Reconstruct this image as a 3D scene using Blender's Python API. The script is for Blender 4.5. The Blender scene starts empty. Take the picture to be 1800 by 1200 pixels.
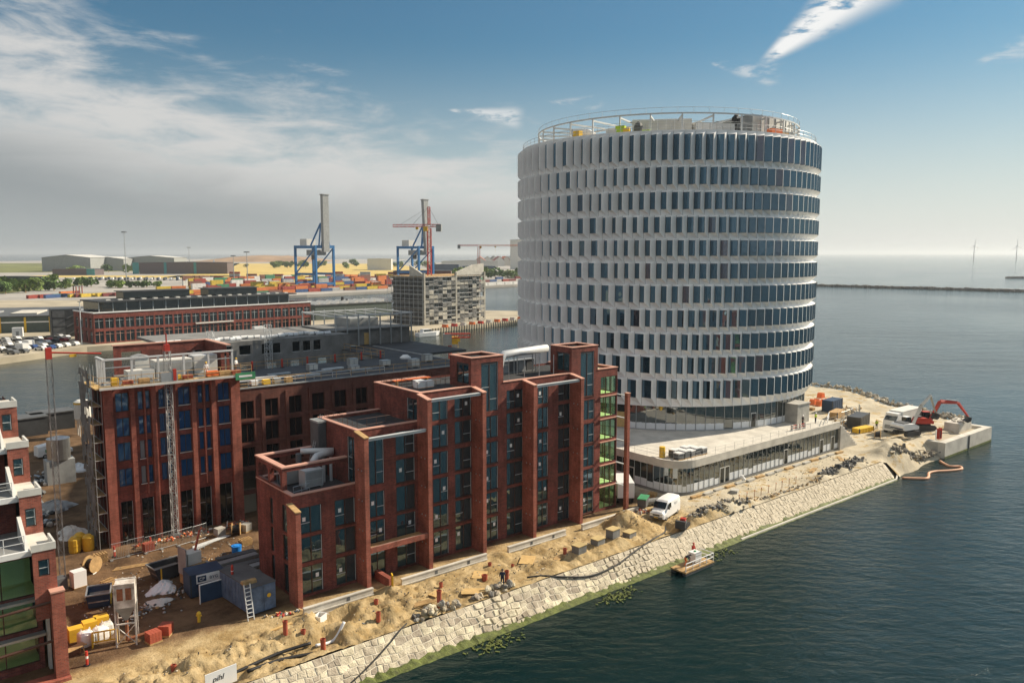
import bpy, math, random
from mathutils import Vector, Matrix, Quaternion
random.seed(7)
PI = math.pi
S = bpy.context.scene
C = S.collection
# ------------------------------------------------------------------ camera
cam_d = bpy.data.cameras.new('camera'); cam = bpy.data.objects.new('camera', cam_d); C.objects.link(cam)
cam_d.sensor_width = 36; cam_d.lens = 28.0; cam_d.clip_start = 0.5; cam_d.clip_end = 90000
cam.location = (0, 0, 35); cam.rotation_euler = (math.radians(90) - math.atan(155 / 1400), 0, 0)
S.camera = cam
# ------------------------------------------------------------------ light
SUN_AZ, SUN_EL = math.radians(63), math.radians(35)
sv = Vector((math.sin(SUN_AZ) * math.cos(SUN_EL), math.cos(SUN_AZ) * math.cos(SUN_EL), math.sin(SUN_EL)))
sd = bpy.data.lights.new('sun', 'SUN'); sd.energy = 2.2; sd.angle = math.radians(0.55); sd.color = (1, 0.87, 0.68)
sun = bpy.data.objects.new('sun', sd); C.objects.link(sun); sun.rotation_euler = sv.to_track_quat('Z', 'Y').to_euler()
S.view_settings.view_transform = 'Standard'; S.view_settings.look = 'None'
S.view_settings.exposure = 1.72; S.view_settings.gamma = 1
S.view_settings.use_curve_mapping = False
S.cycles.max_bounces = 6; S.cycles.diffuse_bounces = 3; S.cycles.glossy_bounces = 3; S.cycles.transmission_bounces = 4
S.cycles.transparent_max_bounces = 8; S.cycles.caustics_reflective = False; S.cycles.caustics_refractive = False
S.cycles.sample_clamp_indirect = 4; S.cycles.use_denoising = True
# ------------------------------------------------------------------ world: clear sky with a cloud bank
w = bpy.data.worlds.new('World'); S.world = w; w.use_nodes = True
nt = w.node_tree; N = nt.nodes; L = nt.links; N.clear()
def nd(t, **k):
    n = N.new(t)
    for a, b in k.items(): setattr(n, a, b)
    return n
def mth(op, a, b=None, c=None, clamp=False):
    n = N.new('ShaderNodeMath'); n.operation = op; n.use_clamp = clamp
    for i, x in enumerate((a, b, c)):
        if x is None: continue
        if isinstance(x, (int, float)): n.inputs[i].default_value = x
        else: L.new(x, n.inputs[i])
    return n.outputs[0]
def sstep(x, a, b):
    n = N.new('ShaderNodeMapRange'); n.interpolation_type = 'SMOOTHSTEP'
    L.new(x, n.inputs['Value']); n.inputs['From Min'].default_value = a; n.inputs['From Max'].default_value = b
    return n.outputs['Result']
sky = nd('ShaderNodeTexSky', sky_type='NISHITA', sun_disc=False, sun_elevation=SUN_EL, sun_rotation=SUN_AZ, altitude=0, air_density=1.25, dust_density=0.7, ozone_density=3.0)
tc = nd('ShaderNodeTexCoord'); sx = nd('ShaderNodeSeparateXYZ'); L.new(tc.outputs['Generated'], sx.inputs[0])
X, Y, Z = sx.outputs
az = mth('MULTIPLY', mth('ARCTAN2', X, Y), 57.2958)
el = mth('MULTIPLY', mth('ARCSINE', Z), 57.2958)
# coordinates on a flat cloud layer, so that clouds shrink towards the horizon
zz = mth('ADD', mth('MAXIMUM', Z, 0.0), 0.10)
cx = nd('ShaderNodeCombineXYZ'); L.new(mth('DIVIDE', X, zz), cx.inputs[0]); L.new(mth('DIVIDE', Y, zz), cx.inputs[1])
def noise(scale, detail, rough, vec, dist=0.0):
    n = nd('ShaderNodeTexNoise'); n.inputs['Scale'].default_value = scale; n.inputs['Detail'].default_value = detail
    n.inputs['Roughness'].default_value = rough; n.inputs['Distortion'].default_value = dist
    L.new(vec, n.inputs['Vector']); return n.outputs['Fac']
mp = nd('ShaderNodeMapping'); L.new(cx.outputs[0], mp.inputs[0]); mp.inputs['Rotation'].default_value = (0, 0, math.radians(25)); mp.inputs['Scale'].default_value = (0.8, 1.9, 1)
ang = nd('ShaderNodeCombineXYZ'); L.new(az, ang.inputs[0]); L.new(el, ang.inputs[1])
mpb = nd('ShaderNodeMapping'); L.new(ang.outputs[0], mpb.inputs[0]); mpb.inputs['Rotation'].default_value = (0, 0, math.radians(9)); mpb.inputs['Scale'].default_value = (0.055, 0.21, 1); mpb.inputs['Location'].default_value = (.35, .9, 0)
n1 = noise(1.0, 8, 0.6, mpb.outputs[0], 0.5)
n2 = noise(3.4, 7, 0.64, mpb.outputs[0], 0.5)
# cloud bank: its upper edge rises towards the west (left) of the view
edge = mth('SUBTRACT', 7.6, mth('MULTIPLY', az, 0.19))
edge = mth('MINIMUM', edge, 45.0)
under = mth('SUBTRACT', edge, el)                                   # degrees below the edge
ragged = mth('ADD', under, mth('MULTIPLY', mth('SUBTRACT', n1, 0.5), 19.0))
ragged = mth('ADD', ragged, mth('MULTIPLY', mth('SUBTRACT', n2, 0.5), 13.0))
bank = sstep(ragged, -1.2, 6.0)
bank = mth('MULTIPLY', bank, sstep(az, 19.0, -6.0))
deep = sstep(mth('ADD', under, mth('MULTIPLY', mth('SUBTRACT', n1, 0.5), 5.0)), 4.0, 9.5)
# fair-weather streaks elsewhere
mp2 = nd('ShaderNodeMapping'); L.new(cx.outputs[0], mp2.inputs[0]); mp2.inputs['Rotation'].default_value = (0, 0, math.radians(-38)); mp2.inputs['Scale'].default_value = (0.55, 2.2, 1); mp2.inputs['Location'].default_value = (3.1, 1.2, 0)
n3 = noise(1.1, 8, 0.6, mp2.outputs[0], 0.4)
# one bright torn streak high in the east
def wisp(a0, e0, slope, half, thick, sharp):
    da = mth('SUBTRACT', az, a0)
    along = mth('ADD', mth('MULTIPLY', da, math.cos(slope)), mth('MULTIPLY', mth('SUBTRACT', el, e0), math.sin(slope)))
    across = mth('SUBTRACT', mth('MULTIPLY', mth('SUBTRACT', el, e0), math.cos(slope)), mth('MULTIPLY', da, math.sin(slope)))
    t = mth('DIVIDE', along, half)                                 # -1 tail .. 1 broad end
    wid = mth('MULTIPLY', mth('ADD', mth('MULTIPLY', t, 0.5), 0.56), thick)
    d = mth('DIVIDE', mth('ABSOLUTE', across), mth('MAXIMUM', wid, 0.05))
    m = mth('MULTIPLY', sstep(d, 1.25, 0.3), mth('MULTIPLY', sstep(t, -1.0, -0.75), sstep(t, 1.2, 0.75)))
    return mth('MULTIPLY', m, sstep(mth('ADD', mth('MULTIPLY', n3, 0.6), mth('MULTIPLY', n2, 0.5)), sharp, sharp + 0.13))
mpw = nd('ShaderNodeMapping'); L.new(ang.outputs[0], mpw.inputs[0]); mpw.inputs['Rotation'].default_value = (0, 0, math.radians(-36)); mpw.inputs['Scale'].default_value = (0.22, 0.75, 1)
n3 = noise(0.9, 9, 0.66, mpw.outputs[0], 0.6)
n2 = noise(2.2, 6, 0.6, mpw.outputs[0], 0.3)
wi = wisp(22.8, 16.4, math.radians(34), 7.6, 3.4, 0.43)
wi = mth('MAXIMUM', wi, mth('MULTIPLY', wisp(15.6, 12.1, math.radians(-14), 2.4, 0.9, 0.5), 0.55))
wi = mth('MAXIMUM', wi, mth('MULTIPLY', wisp(-2.0, 9.6, math.radians(-6), 2.6, 0.8, 0.46), 0.7))
wi = mth('MAXIMUM', wi, mth('MULTIPLY', wisp(32.5, 12.0, math.radians(12), 3.4, 1.6, 0.46), 0.4))
wi = mth('MAXIMUM', wi, mth('MULTIPLY', wisp(3.6, 10.3, math.radians(0), 2.6, 0.5, 0.5), 0.6))
# extra cloud overhead, out of view, added to lift ambient light on shaded walls
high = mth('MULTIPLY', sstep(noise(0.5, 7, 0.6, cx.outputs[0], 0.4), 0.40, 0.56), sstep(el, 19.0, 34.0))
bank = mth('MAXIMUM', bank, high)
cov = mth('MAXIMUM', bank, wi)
# low haze band along the horizon, strongest under the sun side
hz = mth('MULTIPLY', sstep(el, 15.0, -1.0), mth('MULTIPLY_ADD', sstep(mth('ABSOLUTE', mth('SUBTRACT', az, 61.0)), 105.0, 25.0), 0.4, 0.6))
bg = N.new('ShaderNodeVectorMath'); bg.operation = 'SCALE'; L.new(sky.outputs[0], bg.inputs[0]); bg.inputs['Scale'].default_value = 0.05
def mix(f, a, b):
    n = nd('ShaderNodeMix', data_type='RGBA'); L.new(f, n.inputs['Factor'])
    for x, k in ((a, 'A'), (b, 'B')):
        s = [i for i in n.inputs if i.name == k and i.type == 'RGBA'][0]
        if isinstance(x, tuple): s.default_value = x
        else: L.new(x, s)
    return [o for o in n.outputs if o.type == 'RGBA'][0]
tint = nd('ShaderNodeMix', data_type='RGBA', blend_type='MULTIPLY'); tint.inputs['Factor'].default_value = 1
ta = [i for i in tint.inputs if i.type == 'RGBA']; L.new(bg.outputs[0], ta[0]); ta[1].default_value = (0.24, 0.385, 0.43, 1)
skyc = [o for o in tint.outputs if o.type == 'RGBA'][0]
skyc = mix(mth('MULTIPLY', hz, 0.85), skyc, (0.248, 0.243, 0.236, 1))
ccol = mix(deep, (0.205, 0.203, 0.197, 1), (0.094, 0.102, 0.105, 1))
ccol = mix(sstep(el, 5.0, 0.0), ccol, (0.119, 0.127, 0.128, 1))
bright = mix(wi, ccol, (0.29, 0.288, 0.28, 1))
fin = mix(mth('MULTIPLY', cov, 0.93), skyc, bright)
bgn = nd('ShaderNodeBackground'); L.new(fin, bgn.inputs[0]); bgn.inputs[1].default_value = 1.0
out = nd('ShaderNodeOutputWorld'); L.new(bgn.outputs[0], out.inputs[0])
w.cycles.sampling_method = 'MANUAL'; w.cycles.sample_map_resolution = 512
# ================================================================== helpers
FA = math.radians(39.6); FO = Vector((-19.5, 70.5, 0))
E1 = Vector((math.cos(FA), math.sin(FA), 0)); E2 = Vector((-math.sin(FA), math.cos(FA), 0))
def W(s, t, z=2.4): return FO + E1 * s + E2 * t + Vector((0, 0, z))      # quay frame: s along the quay, t inland
class MB:
    """collects faces; build() links them as one mesh object"""
    def __init__(self): self.v = []; self.f = []; self.m = []; self.M = None
    def add(self, vs, fs, mi=0):
        k = len(self.v)
        if self.M is not None: vs = [self.M @ Vector(p) for p in vs]
        self.v += [tuple(p) for p in vs]; self.f += [tuple(i + k for i in f) for f in fs]; self.m += [mi] * len(fs)
        return self
    def box(self, x0, x1, y0, y1, z0, z1, mi=0):
        return self.add([(x0, y0, z0), (x1, y0, z0), (x1, y1, z0), (x0, y1, z0), (x0, y0, z1), (x1, y0, z1), (x1, y1, z1), (x0, y1, z1)],
                        [(0, 3, 2, 1), (4, 5, 6, 7), (0, 1, 5, 4), (1, 2, 6, 5), (2, 3, 7, 6), (3, 0, 4, 7)], mi)
    def cbox(self, c, size, rz=0, mi=0):
        old = self.M; m = Matrix.Translation(c) @ Matrix.Rotation(rz, 4, 'Z'); self.M = (old @ m) if old is not None else m
        a, b, d = size[0] / 2, size[1] / 2, size[2] / 2
        self.box(-a, a, -b, b, -d, d, mi); self.M = old; return self
    def tube(self, p, q, r, n=6, mi=0, r2=None, cap=True):
        p, q = Vector(p), Vector(q); d = q - p
        if d.length < 1e-6: return self
        r2 = r if r2 is None else r2
        a = d.normalized().orthogonal().normalized(); b = d.normalized().cross(a)
        vs = []
        for k in range(n):
            c = math.cos(2 * PI * (k + .5) / n) * a + math.sin(2 * PI * (k + .5) / n) * b
            vs += [p + c * r, q + c * r2]
        fs = [(2 * k, 2 * ((k + 1) % n), 2 * ((k + 1) % n) + 1, 2 * k + 1) for k in range(n)]
        if cap: fs += [tuple(2 * k for k in range(n))[::-1], tuple(2 * k + 1 for k in range(n))]
        return self.add(vs, fs, mi)
    def path(self, pts, r, n=6, mi=0):
        pts = [Vector(p) for p in pts]; vs = []; fs = []
        up = Vector((0, 0, 1))
        for i, p in enumerate(pts):
            d = (pts[min(i + 1, len(pts) - 1)] - pts[max(i - 1, 0)]).normalized()
            a = d.cross(up); a = a.normalized() if a.length > 1e-3 else Vector((1, 0, 0)); b = a.cross(d)
            for k in range(n): vs.append(p + r * (math.cos(2 * PI * k / n) * a + math.sin(2 * PI * k / n) * b))
        for i in range(len(pts) - 1):
            for k in range(n):
                fs.append((i * n + k, i * n + (k + 1) % n, (i + 1) * n + (k + 1) % n, (i + 1) * n + k))
        fs += [tuple(range(n))[::-1], tuple((len(pts) - 1) * n + k for k in range(n))]
        return self.add(vs, fs, mi)
    def prism(self, poly, z0, z1, mi=0, top=None):
        n = len(poly); vs = [(x, y, z0) for x, y in poly] + [(x, y, z1) for x, y in poly]
        self.add(vs, [(k, (k + 1) % n, n + (k + 1) % n, n + k) for k in range(n)] + [tuple(range(n))[::-1]], mi)
        self.add([(x, y, z1) for x, y in poly], [tuple(range(n))], mi if top is None else top); return self
    def prof(self, pts, y0, y1, mi=0, side=None, inset=0.0):
        """outline in x,z pushed along y"""
        n = len(pts); vs = [(x, y0, z) for x, z in pts] + [(x, y1, z) for x, z in pts]
        self.add(vs, [(k, n + k, n + (k + 1) % n, (k + 1) % n) for k in range(n)], mi)
        self.add(vs, [tuple(range(n)), tuple(range(n, 2 * n))[::-1]], mi if side is None else side); return self
    def cyl(self, c, r, z0, z1, n=16, mi=0, r2=None): return self.tube((c[0], c[1], z0), (c[0], c[1], z1), r, n, mi, r2)
    def lattice(self, p, q, wd, step, r, up=(0, 0, 1), mi=0, n=4):
        p, q = Vector(p), Vector(q); d = (q - p).normalized(); a = d.cross(Vector(up))
        a = a.normalized() if a.length > 1e-3 else Vector((1, 0, 0)); b = a.cross(d).normalized()
        co = [(a * i + b * j) * wd / 2 for i, j in ((-1, -1), (1, -1), (1, 1), (-1, 1))]
        for c in co: self.tube(p + c, q + c, r, n, mi, cap=False)
        k = max(1, int(round((q - p).length / step)))
        for i in range(k):
            u, v = p + d * ((q - p).length * i / k), p + d * ((q - p).length * (i + 1) / k)
            for j in range(4):
                x, y = co[j], co[(j + 1) % 4]
                self.tube(u + (x if i % 2 else y), v + (y if i % 2 else x), r * .6, 3, mi, cap=False)
                self.tube(v + x, v + y, r * .6, 3, mi, cap=False)
        return self
    def mesh(self, name, mats):
        me = bpy.data.meshes.new(name); me.from_pydata(self.v, [], self.f)
        for m in (mats if isinstance(mats, (list, tuple)) else [mats]): me.materials.append(m)
        if max(self.m, default=0): me.polygons.foreach_set('material_index', self.m)
        me.update(); return me
    def build(self, name, mats, parent=None, smooth=False):
        o = bpy.data.objects.new(name, self.mesh(name, mats)); C.objects.link(o)
        if smooth: o.data.polygons.foreach_set('use_smooth', [True] * len(o.data.polygons))
        if parent is not None: o.parent = parent
        return o
def tag(o, label, cat, group=None):
    o['label'] = label; o['category'] = cat
    if group: o['group'] = group
    return o
def thing(name, label, cat, loc=(0, 0, 0), rz=0, group=None):
    o = bpy.data.objects.new(name, None); C.objects.link(o); o.location = loc; o.rotation_euler = (0, 0, rz)
    o.empty_display_size = .3
    return tag(o, label, cat, group)
def place(o, loc, rz=0): o.location = loc; o.rotation_euler = (0, 0, rz); return o
def struct(o): o['kind'] = 'structure'; return o
def stuff(o, label=None, cat=None):
    o['kind'] = 'stuff'
    if label: o['label'] = label; o['category'] = cat
    return o
def link(name, me, parent, loc=None, rz=None):
    o = bpy.data.objects.new(name, me); C.objects.link(o); o.parent = parent
    if loc is not None: o.location = loc
    if rz is not None: o.rotation_euler = (0, 0, rz)
    return o
def dup(root, loc, rz=0, label=None, group=None):
    r = root.copy(); C.objects.link(r); r.location = loc; r.rotation_euler = (0, 0, rz)
    if label: r['label'] = label
    if group: r['group'] = group
    for ch in list(root.children):
        c = ch.copy(); C.objects.link(c); c.parent = r
        for g in ch.children:
            d = g.copy(); C.objects.link(d); d.parent = c
    return r
# ================================================================== materials
def mat(name, col, rough=.75, metal=0, var=.18, scale=.6, bump=0, bscale=8, spec=.4, col2=None, rnd=0, detail=5):
    m = bpy.data.materials.new(name); m.use_nodes = True; t = m.node_tree; b = t.nodes['Principled BSDF']
    b.inputs['Roughness'].default_value = rough; b.inputs['Metallic'].default_value = metal; b.inputs['Specular IOR Level'].default_value = spec
    g = t.nodes.new('ShaderNodeNewGeometry'); n = t.nodes.new('ShaderNodeTexNoise'); n.inputs['Scale'].default_value = scale; n.inputs['Detail'].default_value = detail
    n.inputs['Roughness'].default_value = .62
    t.links.new(g.outputs['Position'], n.inputs['Vector'])
    r = t.nodes.new('ShaderNodeValToRGB'); r.color_ramp.elements[0].position = .32; r.color_ramp.elements[1].position = .68
    lo = tuple(c * (1 - var) for c in col); hi = tuple(min(1, c * (1 + var)) for c in (col2 or col))
    r.color_ramp.elements[0].color = (*lo, 1); r.color_ramp.elements[1].color = (*hi, 1)
    t.links.new(n.outputs['Fac'], r.inputs[0]); c = r.outputs[0]
    if rnd:
        oi = t.nodes.new('ShaderNodeObjectInfo'); h = t.nodes.new('ShaderNodeHueSaturation')
        mr = t.nodes.new('ShaderNodeMapRange'); mr.inputs['To Min'].default_value = 1 - rnd; mr.inputs['To Max'].default_value = 1 + rnd
        t.links.new(oi.outputs['Random'], mr.inputs[0]); t.links.new(mr.outputs[0], h.inputs['Value'])
        mh = t.nodes.new('ShaderNodeMath'); mh.operation = 'MULTIPLY_ADD'; t.links.new(oi.outputs['Random'], mh.inputs[0]); mh.inputs[1].default_value = .08 * rnd; mh.inputs[2].default_value = .5 - .04 * rnd
        t.links.new(mh.outputs[0], h.inputs['Hue']); t.links.new(c, h.inputs['Color']); c = h.outputs[0]
    t.links.new(c, b.inputs['Base Color'])
    if bump:
        n2 = t.nodes.new('ShaderNodeTexNoise'); n2.inputs['Scale'].default_value = bscale; n2.inputs['Detail'].default_value = 4
        t.links.new(g.outputs['Position'], n2.inputs['Vector'])
        bp = t.nodes.new('ShaderNodeBump'); bp.inputs['Strength'].default_value = min(1, bump); bp.inputs['Distance'].default_value = .15 * max(1, bump)
        t.links.new(n2.outputs['Fac'], bp.inputs['Height']); t.links.new(bp.outputs[0], b.inputs['Normal'])
    return m
def brick(name, a, b_, mortar, var=.25):
    m = bpy.data.materials.new(name); m.use_nodes = True; t = m.node_tree; b = t.nodes['Principled BSDF']; b.inputs['Roughness'].default_value = .82
    b.inputs['Specular IOR Level'].default_value = .25
    g = t.nodes.new('ShaderNodeTexCoord'); sp = t.nodes.new('ShaderNodeSeparateXYZ'); t.links.new(g.outputs['Object'], sp.inputs[0])
    ad = t.nodes.new('ShaderNodeMath'); t.links.new(sp.outputs[0], ad.inputs[0]); t.links.new(sp.outputs[1], ad.inputs[1])
    cb = t.nodes.new('ShaderNodeCombineXYZ'); t.links.new(ad.outputs[0], cb.inputs[0]); t.links.new(sp.outputs[2], cb.inputs[1])
    bt = t.nodes.new('ShaderNodeTexBrick'); t.links.new(cb.outputs[0], bt.inputs['Vector']); bt.inputs['Scale'].default_value = 1
    bt.inputs['Brick Width'].default_value = .30; bt.inputs['Row Height'].default_value = .115; bt.inputs['Mortar Size'].default_value = .012
    bt.inputs['Color1'].default_value = (*a, 1); bt.inputs['Color2'].default_value = (*b_, 1); bt.inputs['Mortar'].default_value = (*mortar, 1); bt.inputs['Bias'].default_value = -.1
    n = t.nodes.new('ShaderNodeTexNoise'); n.inputs['Scale'].default_value = .5; n.inputs['Detail'].default_value = 6; t.links.new(g.outputs['Object'], n.inputs['Vector'])
    mr = t.nodes.new('ShaderNodeMapRange'); mr.inputs['From Min'].default_value = .3; mr.inputs['From Max'].default_value = .7; mr.inputs['To Min'].default_value = 1 - var; mr.inputs['To Max'].default_value = 1 + var; t.links.new(n.outputs['Fac'], mr.inputs[0])
    mpz = t.nodes.new('ShaderNodeMapping'); mpz.inputs['Scale'].default_value = (2.2, 2.2, .35); t.links.new(g.outputs['Object'], mpz.inputs[0])
    n2 = t.nodes.new('ShaderNodeTexNoise'); n2.inputs['Scale'].default_value = 1.1; n2.inputs['Detail'].default_value = 7; n2.inputs['Roughness'].default_value = .7; t.links.new(mpz.outputs[0], n2.inputs['Vector'])
    m2 = t.nodes.new('ShaderNodeMapRange'); m2.inputs['From Min'].default_value = .3; m2.inputs['From Max'].default_value = .72; m2.inputs['To Min'].default_value = .72; m2.inputs['To Max'].default_value = 1.3; t.links.new(n2.outputs['Fac'], m2.inputs[0])
    ml = t.nodes.new('ShaderNodeMath'); ml.operation = 'MULTIPLY'; t.links.new(mr.outputs[0], ml.inputs[0]); t.links.new(m2.outputs[0], ml.inputs[1])
    h = t.nodes.new('ShaderNodeHueSaturation'); t.links.new(bt.outputs[0], h.inputs['Color']); t.links.new(ml.outputs[0], h.inputs['Value'])
    t.links.new(h.outputs[0], b.inputs['Base Color'])
    bp = t.nodes.new('ShaderNodeBump'); bp.inputs['Strength'].default_value = .5; bp.inputs['Distance'].default_value = .02; bp.invert = True; t.links.new(bt.outputs['Fac'], bp.inputs['Height']); t.links.new(bp.outputs[0], b.inputs['Normal'])
    return m
def glass(name, tint=(.012, .022, .024), refl=.16, rough=.03, trans=0.0, wav=.004, rnd=0, gcol=(.92, .97, 1)):
    """dark body behind a mirror-like coat; trans lets the room behind show"""
    m = bpy.data.materials.new(name); m.use_nodes = True; t = m.node_tree; t.nodes.clear()
    o = t.nodes.new('ShaderNodeOutputMaterial'); gl = t.nodes.new('ShaderNodeBsdfGlossy'); gl.inputs['Roughness'].default_value = rough; gl.inputs['Color'].default_value = (*gcol, 1)
    df = t.nodes.new('ShaderNodeBsdfDiffuse'); df.inputs['Color'].default_value = (*tint, 1)
    if rnd:
        oi = t.nodes.new('ShaderNodeObjectInfo'); rp = t.nodes.new('ShaderNodeValToRGB'); e = rp.color_ramp.elements
        e[0].position = 0; e[0].color = (*[c * .5 for c in tint], 1); e[1].position = .84; e[1].color = (*[c * 1.9 for c in tint], 1)
        k = e.new(.88); k.color = (.09, .11, .105, 1); k = e.new(.92); k.color = (*tint, 1); k = e.new(.95); k.color = (*tint, 1); k = e.new(.975); k.color = (.11, .045, .035, 1)
        t.links.new(oi.outputs['Random'], rp.inputs[0]); t.links.new(rp.outputs[0], df.inputs['Color'])
    base = df.outputs[0]
    if trans:
        tr = t.nodes.new('ShaderNodeBsdfTransparent'); tr.inputs['Color'].default_value = (.88, .98, .88, 1)
        mx = t.nodes.new('ShaderNodeMixShader'); mx.inputs[0].default_value = trans; t.links.new(df.outputs[0], mx.inputs[1]); t.links.new(tr.outputs[0], mx.inputs[2]); base = mx.outputs[0]
    gm = t.nodes.new('ShaderNodeNewGeometry'); dt = t.nodes.new('ShaderNodeVectorMath'); dt.operation = 'DOT_PRODUCT'; t.links.new(gm.outputs['Normal'], dt.inputs[0]); t.links.new(gm.outputs['Incoming'], dt.inputs[1])
    ab = t.nodes.new('ShaderNodeMath'); ab.operation = 'ABSOLUTE'; t.links.new(dt.outputs['Value'], ab.inputs[0])
    om = t.nodes.new('ShaderNodeMath'); om.operation = 'SUBTRACT'; om.inputs[0].default_value = 1; t.links.new(ab.outputs[0], om.inputs[1])
    pw = t.nodes.new('ShaderNodeMath'); pw.operation = 'POWER'; pw.inputs[1].default_value = 5; t.links.new(om.outputs[0], pw.inputs[0])
    ma = t.nodes.new('ShaderNodeMath'); ma.operation = 'MULTIPLY_ADD'; ma.use_clamp = True; ma.inputs[1].default_value = 1 - refl; ma.inputs[2].default_value = refl; t.links.new(pw.outputs[0], ma.inputs[0])
    ms = t.nodes.new('ShaderNodeMixShader'); t.links.new(ma.outputs[0], ms.inputs[0]); t.links.new(base, ms.inputs[1]); t.links.new(gl.outputs[0], ms.inputs[2])
    if wav:
        g = t.nodes.new('ShaderNodeNewGeometry'); n = t.nodes.new('ShaderNodeTexNoise'); n.inputs['Scale'].default_value = .9; n.inputs['Detail'].default_value = 1; t.links.new(g.outputs['Position'], n.inputs['Vector'])
        bp = t.nodes.new('ShaderNodeBump'); bp.inputs['Strength'].default_value = .6; bp.inputs['Distance'].default_value = wav * 4; t.links.new(n.outputs['Fac'], bp.inputs['Height']); t.links.new(bp.outputs[0], gl.inputs['Normal'])
    t.links.new(ms.outputs[0], o.inputs[0]); return m
M = {}
M['brick'] = brick('brick_red', (.245, .062, .045), (.125, .034, .028), (.18, .10, .085), .32)
M['brick_light'] = brick('brick_light', (.36, .105, .07), (.22, .062, .044), (.25, .15, .12), .3)
M['brick_dark'] = brick('brick_dark', (.165, .058, .042), (.115, .042, .033), (.13, .08, .065))
M['coping'] = mat('terracotta_coping', (.60, .33, .25), .6, var=.1)
M['white'] = mat('white_panel', (.88, .88, .87), .5, var=.05, scale=.5, rnd=.05)
M['whitep'] = mat('white_paint', (.8, .8, .79), .35, var=.05)
M['offwhite'] = mat('offwhite', (.62, .61, .57), .6, var=.12)
M['core'] = mat('dark_core', (.03, .032, .035), .8)
M['conc'] = mat('concrete', (.40, .385, .35), .85, var=.22, scale=.8, bump=.15)
M['concl'] = mat('concrete_light', (.56, .53, .47), .85, var=.18, scale=.5, bump=.12)
M['concd'] = mat('concrete_dark', (.20, .20, .195), .85, var=.25, scale=.6, bump=.1)
M['steel'] = mat('galvanised_steel', (.42, .44, .45), .45, metal=.6, var=.12)
M['steell'] = mat('light_steel', (.58, .60, .61), .5, metal=.15, var=.08)
M['dark'] = mat('dark_metal', (.045, .048, .052), .5, var=.25)
M['roof'] = mat('roof_felt', (.042, .046, .052), .75, var=.4, scale=.35, bump=.15, spec=.5)
M['bronze'] = mat('bronze_frame', (.085, .042, .03), .45, metal=.2, var=.15)
M['wood'] = mat('timber', (.42, .27, .12), .75, var=.28, scale=2)
M['ply'] = mat('plywood', (.56, .38, .16), .7, var=.15, scale=2)
M['yellow'] = mat('yellow', (.72, .45, .04), .55, var=.15)
M['orange'] = mat('orange', (.72, .17, .045), .55, var=.2)
M['red'] = mat('red', (.45, .045, .03), .5, var=.2)
M['terra'] = mat('terracotta_pipe', (.36, .085, .05), .55, var=.15)
M['blue'] = mat('crane_blue', (.02, .145, .36), .5, var=.12)
M['navy'] = mat('navy', (.025, .05, .10), .5, var=.3)
M['contblue'] = mat('container_blue', (.10, .15, .24), .5, var=.3, scale=1.5)
M['green'] = mat('green', (.05, .26, .12), .6, var=.2)
M['greydk'] = mat('grey_dark', (.10, .105, .11), .6, var=.25)
M['grey'] = mat('grey', (.30, .31, .31), .6, var=.2)
M['black'] = mat('black_rubber', (.018, .018, .02), .6, var=.3)
M['stone'] = mat('field_stone', (.47, .39, .28), .85, var=.35, scale=1.2, bump=.5, bscale=9, rnd=.32, col2=(.50, .44, .33))
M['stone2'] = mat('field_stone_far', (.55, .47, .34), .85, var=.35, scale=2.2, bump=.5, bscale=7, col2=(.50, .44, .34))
M['rubble'] = mat('rubble', (.26, .24, .21), .9, var=.4, scale=1.5, bump=.5, rnd=.3)
M['mortar'] = mat('mortar', (.62, .56, .45), .9, var=.25, scale=.3)
M['algae'] = mat('algae', (.10, .12, .025), .7, var=.5, scale=2, bump=.5)
M['film'] = mat('white_film', (.72, .75, .78), .35, var=.05, scale=.6)
M['sheet'] = mat('blue_sheet', (.012, .095, .27), .3, var=.5, scale=2.5, bump=.35, bscale=4)
M['net'] = mat('scaffold_net', (.17, .17, .165), .9, var=.4, scale=.6, bump=.3)
M['netl'] = mat('scaffold_net_light', (.40, .38, .33), .9, var=.35, scale=.25)
M['skin'] = mat('skin', (.45, .25, .17), .6); M['hivis'] = mat('hivis', (.45, .62, .04), .6)
M['cloth_w'] = mat('white_cloth', (.7, .7, .68), .8); M['cloth_n'] = mat('navy_cloth', (.02, .03, .06), .85)
M['room'] = mat('room', (.90, .93, .60), .8, var=.1)
M['g_tower'] = glass('glass_tower', (.014, .042, .064), .22, .02, rnd=1, gcol=(.50, .74, .95))
M['g_tower2'] = glass('glass_tower_far', (.014, .042, .064), .22, .02, gcol=(.50, .74, .95))
M['g_store'] = glass('glass_store', (.02, .032, .034), .18, .02)
M['g_red'] = glass('glass_block', (.018, .046, .056), .17, .02, wav=.006, gcol=(.66, .84, .95))
M['g_clear'] = glass('glass_clear', (.05, .09, .07), .05, .02, trans=.95)
M['g_dark'] = glass('glass_dark', (.008, .012, .014), .07, .05)
M['g_sheet'] = glass('glass_blue_sheet', (.006, .075, .20), .12, .12, wav=.05)
M['g_pale'] = glass('glass_pale_sheet', (.22, .24, .25), .06, .2, wav=.05)
M['leaf'] = mat('leaf', (.15, .22, .045), .8, var=.5, scale=.12)
M['leafd'] = mat('leaf_dark', (.075, .13, .03), .8, var=.5, scale=.12)
M['grassy'] = mat('dry_grass', (.55, .41, .13), .95, var=.2, scale=.02)
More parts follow.
